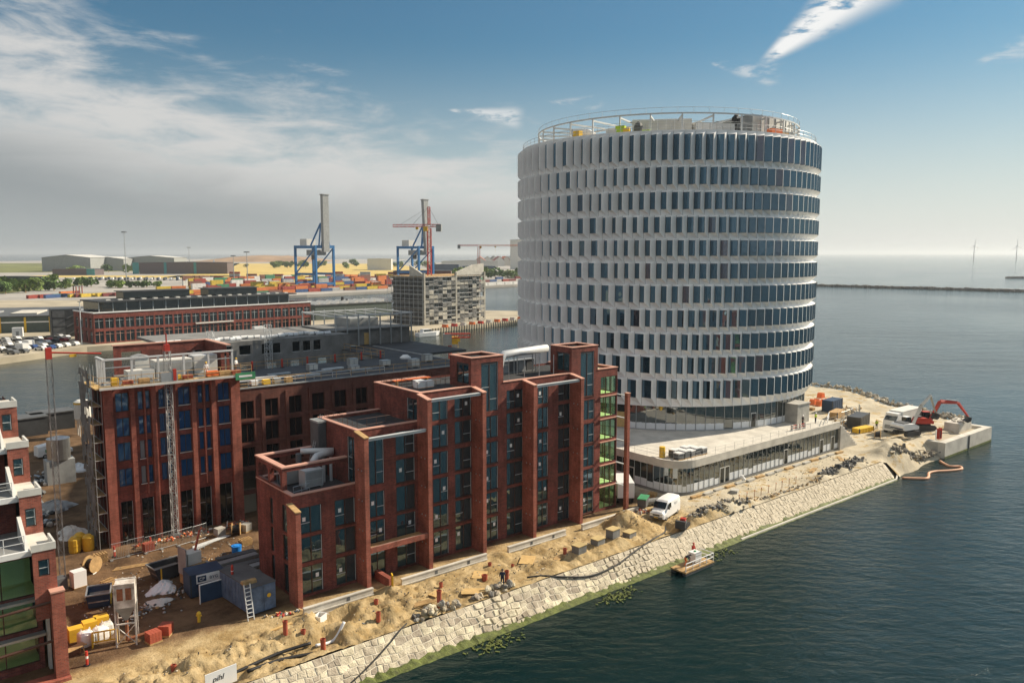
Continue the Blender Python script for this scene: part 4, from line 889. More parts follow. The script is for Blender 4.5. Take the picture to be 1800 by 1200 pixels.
q = MB(); q.path([(-3.2, -1.4, .5), (-2.2, -1.2, .5), (-1.2, -.6, .6), (-.5, -.2, .75), (.0, 0, 1.3), (.2, 0, 2.2), (.7, 0, 2.65), (3, 0, 2.75), (7.6, 0, 2.9)], .48, 12); q.build('duct', M['steell'], o, smooth=True); q = MB(); q.tube((-3.2, -1.4, 1.6), (-3.2, -1.4, .2), .55, 12); q.build('riser', M['steell'], o)
for x in (2.5, 5.5): q = MB(); q.tube((x, .3, 0), (x, .3, 2.4), .06, 5); q.tube((x, -.3, 0), (x, -.3, 2.4), .06, 5); q.build('support', M['steel'], o)
o = thing('plant_rack', 'dark plant rack with a row of units beside the roof duct', 'plant rack', LB(33.2, 8.8, 20.2), FA)
for k in range(4): q = MB(); q.box(-2.6 + k * 1.35, -1.4 + k * 1.35, -.4, .4, .2, 1.5); q.build('unit', M['greydk'] if k % 2 else M['grey'], o)
q = MB(); q.box(-2.8, 2.8, -.5, .5, 0, .18); q.box(-2.8, 2.8, -.5, .5, 1.55, 1.62); q.build('frame', M['steel'], o)
# ================================================================== corner block under construction (blue-sheeted windows)
CB = thing('brick_corner_block', 'brick corner block with blue-sheeted windows and a steel frame on top', 'building', W(-9.7, 28, 2.4), FA)
ox = 9.7   # local x = s + 9.7, local y = t - 28
floors = [(17.5, 19.6), (14.66, 16.8), (11.9, 14.0), (9.0, 11.05)]
cols = [(-8.43, -7.02, 2), (-6.11, -5.53, 1), (-5.3, -4.78, 1), (-3.89, -2.64, 2), (-1.73, -.38, 2), (.5, 1.07, 1), (1.38, 1.89, 1), (2.86, 4.24, 2)]
ops = [(a + ox, b + ox, z0, z1) for a, b, c in cols for z0, z1 in floors]
gops = [(a + ox, b + ox, 2.3, 7.3) for a, b in ((-8.4, -7.1), (-6.2, -4.85), (-4.1, -2.75), (-1.9, -.5), (.25, 1.7), (2.6, 4.2))]
q = MB(); wallgrid(q, (0, 0), UX, NX, 0, 15.1, 2.2, 20.3, ops + gops, .28)
wallgrid(q, (0, 0), UL, NL, 0, 4.8, 2.2, 20.3, [(1.2, 2.6, a, b) for a, b in floors], .28); wallgrid(q, (0, 4.8), UX, (0, 1), 0, 3.2, 2.2, 20.3, [], .28); wallgrid(q, (3.2, 0), UL, NL, 4.8, 9.5, 2.2, 20.3, [], .28)
wallgrid(q, (15.1, 0), UR, NR, 0, 9.5, 2.2, 20.3, [], .28); wallgrid(q, (0, 9.5), UX, (0, 1), 3.2, 15.1, 2.2, 20.3, [], .28)
q.build('wall', M['brick'], CB)
for (a, b) in ((-9.7, -8.75), (-7.0, -6.5), (-4.75, -4.25), (-2.55, -2.1), (-.35, .15), (1.95, 2.5), (4.3, 5.4)):
    q = MB(); q.box(a + ox, b + ox, -.38, -.002, -.2, 18.0); q.build('pilaster', M['brick_light'], CB)
for a in (-5.53, 1.07): q = MB(); q.box(a + .04 + ox, a + .19 + ox, -.2, -.003, 5.4, 18.0); q.build('slim_pilaster', M['brick_light'], CB)
wr2 = random.Random(5)
for a, b, c in cols:
    for k, (z0, z1) in enumerate(floors):
        pale = (a == -6.11 and k in (2, 3))
        window(CB, (0, 0), UX, NX, a + ox, b + ox, z0, z1, dep=.16, cols=c, bars=(), gm=None or ('g_sheet' if not pale else 'g_pale'), fm='dark', sill='offwhite' if wr2.random() < .55 else None)
for x in gops: window(CB, (0, 0), UX, NX, *x, dep=.2, cols=2, bars=(.62,), gm='g_dark', fm='dark', name='shop_opening')
for a, b in floors:
    for y0, y1 in ((1.2, 2.6),): window(CB, (0, 0), UL, NL, y0, y1, a, b, dep=.16, cols=2, bars=(), gm='g_dark', fm='dark')
q = MB(); q.box(.05, 15.05, .05, 4.75, 17.7, 18.0); q.box(3.25, 15.05, 4.75, 9.45, 17.7, 17.99); q.build('roof', M['concd'], CB)
# steel frame on the roof
def fr(x, y): q = MB(); q.box(x - .11, x + .11, y - .11, y + .11, 18.0, 20.75); q.build('column', M['steell'], CB)
for k in range(6): fr(.6 + k * 2.85, 1.2)
for y in (2.3, 3.4, 4.5): fr(.6, y)
q = MB(); q.box(.4, 15.0, 1.05, 1.35, 20.76, 20.95); q.build('roof_beam', M['steell'], CB); q = MB(); q.box(.45, .75, 1.36, 4.7, 20.76, 20.94); q.build('roof_beam', M['steell'], CB)
q = MB(); q.box(.4, 15.0, 1.1, 1.3, 19.9, 20.0); q.build('roof_beam', M['steel'], CB)
# brick upper walls at the back of the roof
q = MB(); wallgrid(q, (0, 9.0), UX, NX, 3.4, 14.3, 20.4, 23.9, [(4.3, 6.6, 21.2, 23.1), (7.4, 9.0, 20.5, 23.1), (9.8, 12.4, 21.6, 22.7), (12.7, 14.0, 21.6, 22.7)], .4)
wallgrid(q, (14.3, 0), UL, (-1, 0), 1.4, 9.0, 20.4, 23.9, [(1.6, 3.3, 20.6, 22.9)], .4); q.build('upper_wall', M['brick'], CB)
q = MB(); q.box(3.3, 14.8, 8.9, 9.45, 21.5, 21.62); q.box(14.2, 14.8, 1.3, 8.9, 21.5, 21.619); q.build('upper_coping', M['coping'], CB)
# working platform along the front
q = MB(); q.box(-.6, 16.2, -1.7, -.42, 18.05, 18.2); q.box(-1.0, -.1, -1.7, 4.8, 18.06, 18.19); q.build('work_platform', M['ply'], CB)
q = MB(); q.box(-.6, 16.2, -1.78, -1.7, 17.95, 18.22); q.build('platform_edge', M['offwhite'], CB)
rail(CB, [(-.9, 4.6), (-.6, -1.65), (16.1, -1.65)], 18.2, 1.1, 1.8, 'wood', .03)
# side scaffold
q = MB()
for y in (0, 1.6, 3.2, 4.8):
    for x in (-1.1, -.15): q.tube((x, y - .2, -.2), (x, y - .2, 20.2), .035, 4, cap=False)
for z in range(2, 20, 2):
    for x in (-1.1, -.15): q.tube((x, -.2, z), (x, 4.8, z), .03, 4, cap=False)
    q.tube((-1.1, -.2, z), (-.15, -.2, z), .03, 4, cap=False)
q.build('scaffold_tubes', M['steel'], CB)
for z in range(2, 20, 2): q = MB(); q.box(-1.08, -.18, -.2, 4.8, z - .06, z); q.build('scaffold_deck', M['wood'], CB)
nn = MB()
for j in range(24):
    z0, z1 = -.2 + j * .84, -.2 + (j + 1) * .84
    for i in range(8):
        y0, y1 = -.2 + i * .62, -.2 + (i + 1) * .62
        if hsh(i, j + 5) < .3: continue
        o_ = lambda i_, j_: -1.18 - .22 * hsh(i_ + 31, j_)
        nn.add([(o_(i, j), y0, z0), (o_(i + 1, j), y1, z0), (o_(i + 1, j + 1), y1, z1), (o_(i, j + 1), y0, z1)], [(0, 1, 2, 3)])
nn.build('scaffold_net', M['net'], CB, smooth=True)
# mast climber
HM = thing('hoist_mast', 'tall lattice hoist mast with red head on the corner block front', 'hoist', W(-3.05, 26.9, 2.4), FA)
q = MB(); q.lattice((0, 0, 0), (0, 0, 21.6), .62, .75, .045, up=(1, 0, 0)); q.build('mast', M['grey'], HM); q = MB(); q.box(-.28, .28, -.28, .28, 21.6, 22.4); q.tube((0, 0, 22.4), (0, 0, 23.6), .08, 5); q.build('head', M['red'], HM); q = MB(); q.box(-.6, .6, -.5, .5, 0, .25); q.build('base', M['greydk'], HM); q = MB(); q.box(-.9, .9, -.62, .2, 18.25, 19.3); q.build('motor_box', M['steel'], HM); q = MB(); q.box(.4, .75, -.66, -.4, 18.3, 19.6); q.build('brake_lever', M['red'], HM)
H2 = thing('slim_hoist_mast', 'slender lattice mast with a red jib beside the left edge building', 'hoist', W(-15.7, 21.0, 2.4), FA)
q = MB(); q.lattice((0, 0, 0), (0, 0, 22.4), .48, .9, .025, up=(1, 0, 0)); q.build('mast', M['greydk'], H2); q = MB(); q.box(-.26, .26, -.26, .26, 22.4, 23.5); q.build('head', M['red'], H2); q = MB(); q.tube((.2, 0, 23.0), (4.4, -1.2, 22.7), .09, 5); q.build('jib', M['red'], H2); q = MB(); q.box(1.7, 2.3, -.65, -.35, 22.5, 22.75); q.build('trolley', M['yellow'], H2)
# things on the working roof
box_unit('air_handling_unit', 'wide pale grey ventilation unit in the middle of the steel framed roof', 'ventilation unit', W(-1.2, 31.8, 20.4), FA, (4.2, 2.2, 2.1), M['offwhite'], M['grey'])
box_unit('air_handling_unit', 'pale grey cabinet at the right of the steel framed roof', 'ventilation unit', W(2.6, 32.0, 20.4), FA, (2.8, 2.0, 2.3), M['steell'], M['offwhite'])
box_unit('air_handling_unit', 'low pale duct box at the left of the steel framed roof', 'ventilation unit', W(-4.9, 31.4, 20.4), FA, (3.0, 1.4, 1.2), M['offwhite'], M['steell'])
o = thing('site_hut', 'small white shed behind the steel frame on the roof', 'hut', W(-3.9, 34.6, 20.4), FA); q = MB(); q.box(-.8, .8, -.8, .8, 0, 2.2); q.build('wall', M['offwhite'], o); q = MB(); q.prof([(-.9, 2.2), (.9, 2.2), (.9, 2.35), (0, 2.6), (-.9, 2.35)], -.9, .9); q.build('roof', M['grey'], o)
for i, (s, t, c, m, sz) in enumerate(((-8.6, 26.9, 'yellow pump beside the left post of the work platform', 'yellow', (.7, .6, .9)), (-5.6, 26.95, 'brown tool box left of the hoist on the work platform', 'wood', (1.1, .6, .6)), (-2.0, 26.95, 'yellow tool box right of the hoist on the work platform', 'yellow', (.7, .5, .6)), (1.9, 26.9, 'orange brick pack near the right end of the work platform', 'orange', (1.3, .7, .7)), (3.4, 26.95, 'light timber pack right of the orange bricks on the work platform', 'wood', (1.4, .6, .6)))):
    crate('tool_pack', c, 'pack', W(s, t, 20.6), FA, sz, M[m])
o = thing('site_banner', 'green banner hanging at the right end of the work platform', 'banner', W(5.6, 26.2, 20.0), FA); q = MB(); q.box(-1.2, 1.2, -.03, .03, 0, .85); q.build('cloth', M['green'], o); q = MB(); q.box(-.8, .8, -.045, -.031, .3, .55); q.build('white_lettering', M['whitep'], o)
# ================================================================== long low wing round the courtyard
WG = thing('brick_courtyard_block', 'long dark brick wing with flat black roof behind the waterfront block', 'building', W(5.6, 29.3, 2.4), FA)
q = MB(); wo = []
for k in range(11):
    a = .25 + k * 3.2
    for z0, z1 in ((14.6, 16.75), (11.6, 13.9), (8.6, 10.9), (5.6, 7.9), (2.5, 4.9)): wo.append((a + .1, a + 1.85, z0 - .1, z1))
wallgrid(q, (0, 0), UX, NX, 0, 36.4, 2.2, 18.3, wo, .3)
wallgrid(q, (36.4, 0), UR, NR, 0, 30, 2.2, 18.3, [], .3); wallgrid(q, (46.5, 0), UR, NR, 30, 50, 2.2, 18.3, [], .3)
wallgrid(q, (0, 30), UX, NX, 36.4, 46.5, 2.2, 18.3, [], .3)
q.build('wall', M['brick_dark'], WG)
for x in wo:
    if x[2] > 8: window(WG, (0, 0), UX, NX, *x, dep=.2, cols=2, bars=(), gm='g_dark', fm='bronze')
q = MB()
for k in range(12): a = -.05 + k * 3.2; q.box(a - .12, a + .32, -.16, -.002, 0, 15.2)
for z in (14.2, 11.2, 8.2): q.box(0, 36.4, -.1, -.003, z - ZB, z + .25 - ZB)
stuff(q.build('brick_relief', M['brick_dark'], WG))
# roofs: front strip, right part, back strip with concrete storey
q = MB(); q.box(.02, 36.3, .02, 15.5, 15.55, 15.9); q.box(29.5, 46.4, 15.5, 32, 15.56, 15.91); q.box(36.3, 46.4, 32, 49, 15.54, 15.89); q.build('roof', M['roof'], WG)
q = MB(); q.box(-.08, 36.45, -.1, .25, 15.9, 16.05); q.box(36.1, 36.46, .25, 30, 15.9, 16.04); q.build('parapet', M['grey'], WG)
q = MB(); cw = [(a, a + 2.0, 18.75, 20.35) for a in (4.5, 8.3, 11.4)] + [(a, a + 1.45, 18.6, 20.4) for a in (15.1, 17.0, 20.4, 22.3, 24.2)]
wallgrid(q, (0, 29), UX, NX, 1, 31, 2.4, 21.0, cw + [(a, a + 1.6, 15.2, 17.2) for a in (6, 11, 16, 20, 25)], .25); q.build('concrete_storey', M['concd'], WG)
for x in cw: window(WG, (0, 29), UX, NX, *x, dep=.2, cols=1, bars=(), gm='g_dark', fm='steell')
q = MB(); q.box(1, 31, 29.01, 48, 18.2, 18.6); q.build('roof', M['concd'], WG)
q = MB(); wallgrid(q, (29.5, 0), UL, (-1, 0), 15.5, 29, 2.4, 18.2, [], .2); wallgrid(q, (0, 15.5), UX, (0, 1), 0, 29.5, 2.4, 18.2, [], .2); q.build('courtyard_wall', M['concd'], WG)
q = MB(); q.box(.05, 29.4, 15.6, 28.9, 2.0, 2.3); q.build('courtyard_floor', M['concd'], WG)
rail(WG, [(.4, .5), (36, .5)], 15.9, 1.1, 2.2, 'wood', .035); rail(WG, [(.4, 1.9), (22, 1.9)], 15.9, .7, 2.6, 'steell', .04); rail(WG, [(4, 15.2), (29.8, 15.2), (29.8, 28.8)], 15.9, 1.1, 2.2, 'wood', .035)
# brown wall at the left of the concrete storey, white insulation rolls on its edge
q = MB(); q.box(-2.5, 3.9, 28.2, 28.95, 13.5, 18.9); q.build('brown_panel_wall', M['brick_dark'], WG)
# steel frame penthouse on the right rear
ph = MB()
for k in range(8):
    for y in (32.5, 46): q = MB(); q.box(30.2 + k * 2.25 - .1, 30.2 + k * 2.25 + .1, y - .1, y + .1, 15.9, 21.7); q.build('column', M['steel'], WG)
q = MB(); q.box(30, 46.2, 32.35, 32.65, 21.3, 21.5); q.box(30, 46.2, 45.85, 46.15, 21.3, 21.5); q.box(30, 30.25, 32.65, 45.85, 21.3, 21.49); q.box(45.9, 46.15, 32.65, 45.85, 21.3, 21.49); q.build('roof_beam', M['steell'], WG)
q = MB(); q.box(30.3, 46, 33.2, 45.7, 15.9, 18.7); q.build('penthouse_wall', M['concd'], WG); q = MB(); q.box(30, 46.2, 32.8, 46, 18.7, 18.9); q.build('penthouse_deck', M['concd'], WG); q = MB(); q.box(36.2, 37.3, 33.12, 33.2, 15.95, 18.1); q.build('door', M['ply'], WG)
q = MB(); q.box(36, 42, 38, 44, 18.9, 20.4); q.build('upper_room', M['grey'], WG)
for k in range(5): q = MB(); q.box(30.6 + k * 3.1, 30.8 + k * 3.1, 32.7, 45.8, 21.15, 21.3); q.build('roof_purlin', M['steell'], WG)
# white rolls and sheets along the rear roof edge
rq = random.Random(21)
for i in range(16):
    s, t = 6.5 + i * 1.75 + rq.uniform(-.4, .4), 59.5 + rq.uniform(0, 2.5)
    o = thing('insulation_roll', 'white insulation roll lying along the rear roof edge', 'insulation', W(s, t, 21.0), FA + rq.uniform(-.1, .1), 'insulation rolls on the rear roof')
    q = MB(); L_ = rq.uniform(1.4, 2.6); q.tube((-L_ / 2, 0, .3), (L_ / 2, 0, .3), .3, 8); q.build('roll', M['whitep'] if i % 3 else M['film'], o); q = MB(); q.tube((-.1, 0, .3), (.1, 0, .3), .315, 8); q.build('strap', M['steel'], o)
for i, (s, t) in enumerate(((13.5, 44.2), (18, 44.2), (22, 44.2), (26.5, 44.1), (31, 44.0), (34.3, 43.8))):
    o = thing('red_post_barrier', ['red barrier post nearest the corner block on the black roof', 'second red barrier post on the black roof', 'third red barrier post on the black roof', 'fourth red barrier post on the black roof', 'fifth red barrier post on the black roof', 'last red barrier post at the courtyard corner'][i], 'barrier', W(s, t, 18.3)); q = MB(); q.cyl((0, 0), .14, .1, 1.3, 8); q.build('post', M['red'], o); q = MB(); q.cyl((0, 0), .35, 0, .1, 8); q.build('foot', M['black'], o)
o = thing('roof_dome_light', 'white domed rooflight on the black roof', 'rooflight', W(37.5, 41.5, 18.3)); q = MB(); q.cyl((0, 0), .9, 0, .2, 14); q.cyl((0, 0), .85, .2, .55, 14, r2=.4); q.build('dome', M['whitep'], o)
for i in range(5):
    s = 7.0 + i * 1.5; crate('roof_pack', ['black waste pack at the corner block end of the wing roof', 'white pack on the wing roof', 'yellow lidded pack on the wing roof', 'grey pack on the wing roof', 'brown pack on the wing roof'][i], 'pack', W(s, 30.8 + .2 * (i % 2), 18.3), FA, (.9, .7, .7), M[('dark', 'whitep', 'yellow', 'grey', 'wood')[i]])
for i in range(7):
    o = thing('sheet_stack', 'long grey metal sheet stack laid along the wing roof', 'sheet stack', W(9 + i * 2.7, 33.6 + (i % 3) * 1.7, 18.3), FA + .03 * (i % 3 - 1), 'metal sheet stacks on the wing roof'); q = MB(); q.box(-1.6, 1.6, -.35, .35, .12, .34); q.build('sheets', M['steell'] if i % 2 else M['steel'], o); q = MB(); q.box(-1.2, -1.05, -.4, .4, 0, .12); q.box(1.05, 1.2, -.4, .4, 0, .12); q.build('bearer', M['wood'], o)
for i, (s, t, h) in enumerate(((12.2, 57.3, 7), (21.5, 57.5, 7.5))):
    o = thing('access_tower', ['lattice stair tower at the left before the concrete storey', 'lattice stair tower in the middle before the concrete storey'][i], 'scaffold', W(s, t, 16), FA); q = MB(); q.lattice((0, 0, 0), (0, 0, h), .9, 1.0, .045, up=(1, 0, 0)); q.build('frame', M['steell'], o)
# ================================================================== terraced brick building at the left edge
LE = thing('terraced_brick_building', 'red brick building with stepped white balconies at the left edge', 'building', W(-19.4, 0, 2.4), FA)
# local x along s (negative = away to the left), y = t
gA = [(-3.9, -1.5, z0, z1) for z0, z1 in ((3.0, 5.4), (5.75, 8.2), (8.5, 11.6))]
q = MB(); wallgrid(q, (0, 3.0), UX, NX, -14, -.8, 2.2, 12.3, [(a - 4, b + .4, c, d) for a, b, c, d in gA], .3)
wallgrid(q, (0, 7.6), UX, NX, -14, -1.5, 12, 15.4, [(-6, -3.4, 12.6, 14.8)], .3); wallgrid(q, (0, 12.4), UX, NX, -14, -1.5, 15, 18.4, [(-6, -3.2, 15.6, 17.8)], .3); wallgrid(q, (0, 17.4), UX, NX, -14, -1.5, 18, 21.2, [(-6, -3.4, 18.6, 20.7)], .3)
q.build('wall', M['brick'], LE)
q = MB(); en = [(4.6, 5.3, 8.6, 11.2), (4.6, 5.3, 5.8, 8.0), (10, 12, 12.5, 14.6)]
for y0, y1, z1 in ((3.0, 7.6, 12.3), (7.6, 12.4, 15.4), (12.4, 17.4, 18.4), (17.4, 24, 21.2)): wallgrid(q, (0, 0), UR, NR, y0, y1, 2.2, z1, [e for e in en if e[0] >= y0 and e[1] <= y1], .25)
q.build('end_wall', M['brick'], LE)
for e in en: window(LE, (0, 0), UR, NR, *e, dep=.18, cols=1, bars=(.5,), gm='g_red')
for a, b, c, d in gA: window(LE, (0, 3.0), UX, NX, a - 4, b + .4, c, d, dep=.15, cols=3, bars=(), gm='g_clear', fm='bronze', name='glazed_bay')
for (y, a, b, c, d) in ((7.6, -6, -3.4, 12.6, 14.8), (12.4, -6, -3.2, 15.6, 17.8), (17.4, -6, -3.4, 18.6, 20.7)): window(LE, (0, y), UX, NX, a, b, c, d, cols=2, bars=(.4,), gm='g_red')
q = MB()
for z in (2.5, 5.4, 8.3, 11.9): q.box(-8.2, -.9, 3.35, 6.8, z - .15 - ZB, z + .05 - ZB)
q.box(-8.2, -.9, 6.8, 7.0, 0, 9.7); q.box(-8.35, -8.2, 3.35, 7.0, 0, 9.7); q.build('front_rooms', M['room'], LE)
q = MB(); q.box(-14, -.1, 7.2, 23.9, 0, 9.6); q.box(-14, -.1, 8.0, 23.9, 9.6, 12.8); q.box(-14, -.1, 12.8, 23.9, 12.8, 15.8); q.box(-14, -.1, 17.8, 23.9, 15.8, 18.6); q.build('inner_core', M['core'], LE)
# white balcony slabs, fins and rails
for y, z in ((3.0, 12.3), (7.6, 15.4), (12.4, 18.4)):
    q = MB(); q.box(-14, -1.45, y - 1.2, y + 4.6, z - ZB - .12, z - ZB + .12); sl_ = q.build('terrace_slab', M['concd'], LE)
    q = MB(); q.box(-14, -1.4, y - 1.28, y - 1.0, z - ZB - .22, z - ZB + .2); q.build('terrace_kerb', M['whitep'], LE)
    q = MB(); q.add([(-1.75, y - 1.2, z - ZB + .12), (-1.75, y + 2.6, z - ZB + .12), (-1.75, y + 2.6, z - ZB + 1.9), (-1.75, y + 2.3, z - ZB + 1.9), (-1.75, y - .6, z - ZB + .4), (-1.48, y - 1.2, z - ZB + .12), (-1.48, y + 2.6, z - ZB + .12), (-1.48, y + 2.6, z - ZB + 1.9), (-1.48, y + 2.3, z - ZB + 1.9), (-1.48, y - .6, z - ZB + .4)], [(0, 1, 2, 3, 4), (9, 8, 7, 6, 5), (0, 5, 6, 1), (1, 6, 7, 2), (2, 7, 8, 3), (3, 8, 9, 4), (4, 9, 5, 0)]); q.build('terrace_fin', M['offwhite'], LE)
    rail(LE, [(-14, y - 1.1), (-1.8, y - 1.1)], z - ZB + .3, 1.1, 1.3, 'steell', .03)
for (y, zb, zt, y2) in ((.84, 7.2, 12.6, 5.6), (5.6, 12.3, 15.7, 10.4), (10.4, 15.4, 18.7, 15.4), (15.4, 18.4, 21.4, 20.0)):
    wz = (-1.15, -.4, zb + (3.4 if y < 1 else .9), zb + (4.7 if y < 1 else 2.4))
    q = MB(); wallgrid(q, (0, y), UX, NX, -1.5, .05, zb, zt, [wz], .2); wallgrid(q, (.05, 0), UR, NR, y, y2, 2.2, zt, [], .2); q.build('stair_bay', M['brick_light'], LE)
    window(LE, (0, y), UX, NX, *wz, cols=1, bars=(.5,), gm='g_red')
    q = MB(); q.box(-1.5, .05, y + .02, y2, zt - .15 - ZB, zt - .02 - ZB); q.build('bay_roof', M['concl'], LE)
    q = MB(); q.box(-1.55, .1, y - .05, y + .12, zt - ZB, zt + .55 - ZB); q.box(-.05, .1, y + .12, y + 2.4, zt - ZB, zt + .55 - ZB); q.build('bay_parapet', M['offwhite'], LE)
q = MB(); q.box(-14, -1.6, 17.4, 24, 18.7, 18.9); q.box(-14, -1.55, 17.3, 17.6, 18.9, 19.3); q.build('roof', M['concl'], LE); rail(LE, [(-14, 17.6), (-1.7, 17.6), (-1.7, 23)], 19.1, 1.2, 1.4, 'wood', .035)
# front brick pier with steel braces
q = MB(); q.box(-.55, .35, 0, .8, -.3, 7.0); q.build('fin', M['brick_light'], LE); q = MB(); q.box(-.6, .4, -.05, .85, 7.0, 7.12); q.build('fin_cap', M['coping'], LE)
for z in (3.1, 6.2): q = MB(); q.tube((-9, .6, z - .55), (-.5, .5, z), .11, 8); q.build('brace_pipe', M['bronze'], LE)
for z in (3.0, 5.9): q = MB(); q.box(-9, -.7, 2.3, 2.95, z - .1, z + .1); q.build('floor_edge', M['steel'], LE)
q = MB(); q.box(-14, .4, -.4, 1.0, -.3, .25); q.build('plinth', M['brick_light'], LE)
q = MB(); q.box(-.6, -.4, 2.4, 3.0, 0, 9.4); q.build('white_corner_post', M['offwhite'], LE)
# ================================================================== far bank: office, sheds, cars, cranes, containers
def fwin(par, me, x, y, z, rz=0, name='window'): return link(name, me, par, (x, y, z), rz)
OF = thing('brick_office_building', 'long two-storey brick office with dark glazed top floor across the canal', 'building', (-152, 288.5, 2), math.radians(47.4))
LN, DP = 91.5, 20; nb = 25; bw = LN / nb
q = MB(); ops2 = []
for k in range(nb):
    for z0, z1 in ((.5, 4.5), (5.6, 9.3)): ops2.append((k * bw + .3, (k + 1) * bw - .3, z0 + ZB, z1 + ZB))
wallgrid(q, (0, 0), UX, NX, 0, LN, ZB, 11.2 + ZB, ops2, .4); wallgrid(q, (0, 0), UL, NL, 0, DP, ZB, 11.2 + ZB, [(a, a + 2.4, z0 + ZB, z1 + ZB) for a in (2, 6.5, 11, 15.5) for z0, z1 in ((.5, 4.5), (5.6, 9.3))], .4)
wallgrid(q, (LN, 0), UR, NR, 0, DP, ZB, 11.2 + ZB, [], .4); wallgrid(q, (0, DP), UX, (0, 1), 0, LN, ZB, 11.2 + ZB, [], .4); q.build('wall', M['brick'], OF)
def simple_win(w_, h, bars=1):
    m = MB(); m.box(0, w_, .3, .34, 0, h, 0)
    for k in range(bars + 2): x = w_ * k / (bars + 1); m.box(x - .06, x + .06, .24, .3, 0, h, 1)
    m.box(0, w_, .24, .3, h * .72, h * .72 + .09, 1); return m
wm1 = simple_win(bw - .6, 4.0).mesh('window', [M['g_dark'], M['coping']]); wm2 = simple_win(bw - .6, 3.7).mesh('window', [M['g_dark'], M['steell']])
for k in range(nb):
    fwin(OF, wm1, k * bw + .3, 0, .5); fwin(OF, wm2, k * bw + .3, 0, 5.6)
for a in (2, 6.5, 11, 15.5):
    for z0, mm_ in ((.5, wm1), (5.6, wm2)): fwin(OF, simple_win(2.4, 3.8).mesh('window', [M['g_dark'], M['steell']]) if a == 2 else mm_, 0, a + 2.4, z0, -PI / 2)
q = MB(); q.box(-.2, LN + .2, -.25, .5, 11.2, 11.65); q.box(-.2, .5, .5, DP, 11.2, 11.64); q.build('parapet', M['whitep'], OF)
q = MB(); q.box(3, LN - 9, 3, DP - 2, 11.2, 15.0); q.build('top_storey', M['g_dark'], OF); q = MB(); q.box(2.2, LN - 6, 1.6, DP - 1, 15.0, 15.5); q.build('roof', M['roof'], OF)
for k in range(17): q = MB(); q.box(3 + k * 4.95, 3.2 + k * 4.95, 2.85, 2.99, 11.4, 15); q.build('top_mullion', M['steell'], OF)
for x0, x1 in ((14, 40), (48, 70)): q = MB(); q.box(x0, x1, 8, 15, 15.5, 18.3); q.build('roof_pavilion', M['g_dark'], OF); q = MB(); q.box(x0 - .6, x1 + .6, 7.4, 15.6, 18.3, 18.6); q.build('pavilion_roof', M['roof'], OF)
for k in range(18): q = MB(); q.box(6 + k * 4.4, 7.6 + k * 4.4, 3.6, 5.0, 15.5, 15.95); q.build('rooflight', M['offwhite'], OF)
q = MB(); q.box(38, 54, -.7, 0.0, 5.0, 5.5); q.build('balcony', M['offwhite'], OF)
WH = thing('green_warehouse', 'low dark green warehouse with yellow posts behind the car park', 'warehouse', (-232, 322, 2), math.radians(20))
M['whgreen'] = mat('warehouse_green', (.085, .11, .10), .7, var=.12); M['teal'] = mat('teal', (.05, .26, .26), .6); M['brown'] = mat('brown_clad', (.125, .095, .095), .7, var=.12)
q = MB(); q.box(0, 62, 0, 60, 0, 6.6); q.build('wall', M['whgreen'], WH); q = MB(); q.box(-.5, 62.5, -.5, 60, 6.6, 7.0); q.build('roof', M['greydk'], WH)
for k in range(7): q = MB(); q.box(2 + k * 9.2, 2.8 + k * 9.2, -.25, -.02, 0, 6.4); q.build('post', M['yellow'], WH)
q = MB(); q.box(0, 62, -.06, -.01, 4.1, 4.6); q.build('white_band', M['whitep'], WH)
for k in range(3): q = MB(); q.box(6 + k * 17, 16 + k * 17, 8, 30, 7.0, 7.6); q.build('roof_panel', M['concl'] if k == 1 else M['grey'], WH)
DK = thing('black_stair_block', 'black box-shaped stair block beside the brick office', 'building', (-181, 312, 2), math.radians(35)); q = MB(); q.box(0, 10.5, 0, 8, 0, 11); q.build('wall', M['dark'], DK)
for k in range(3): q = MB(); q.box(.4, 4.6, -.08, -.01, 1 + k * 3.4, 3.6 + k * 3.4); q.build('panel', M['greydk'], DK)
for k in range(3): q = MB(); q.prof([(5.2, .6 + k * 3.2), (10, 3.0 + k * 3.2), (10, 3.5 + k * 3.2), (5.2, 1.1 + k * 3.2)], -.6, -.05); q.build('stair_flight', M['greydk'], DK)
o = thing('white_kiosk', 'white box container beside the green warehouse', 'container', (-197, 316, 2), .4); q = MB(); q.box(-1.8, 1.8, -1.2, 1.2, 0, 3.6); q.build('wall', M['whitep'], o); q = MB(); q.box(-.5, .5, -1.26, -1.21, .1, 2.2); q.build('door', M['grey'], o)
# shed with sawtooth rooflights at the back of the pier
SH = thing('sawtooth_shed', 'grey shed with a row of white sawtooth rooflights on the pier', 'shed', (-97, 392, 2), math.radians(44)); q = MB(); q.box(0, 46, 0, 22, 0, 7.2); q.build('wall', M['whgreen'], SH); q = MB(); q.box(-.4, 46.4, -.4, 22.4, 7.2, 7.6); q.build('roof', M['greydk'], SH)
for k in range(8): q = MB(); q.prof([(2 + k * 5.5, 7.6), (4.6 + k * 5.5, 7.6), (4.6 + k * 5.5, 9.0)], 3, 15); q.build('rooflight', M['offwhite'], SH)
o = thing('roof_chimney', 'pair of black chimney pots on the sawtooth shed', 'chimney', (-88, 413, 9.6)); q = MB(); q.cyl((0, 0), .7, 0, 3, 8); q.build('pot', M['black'], o); q = MB(); q.cyl((2.2, 0), .6, 0, 1.8, 8); q.build('small_pot', M['black'], o)
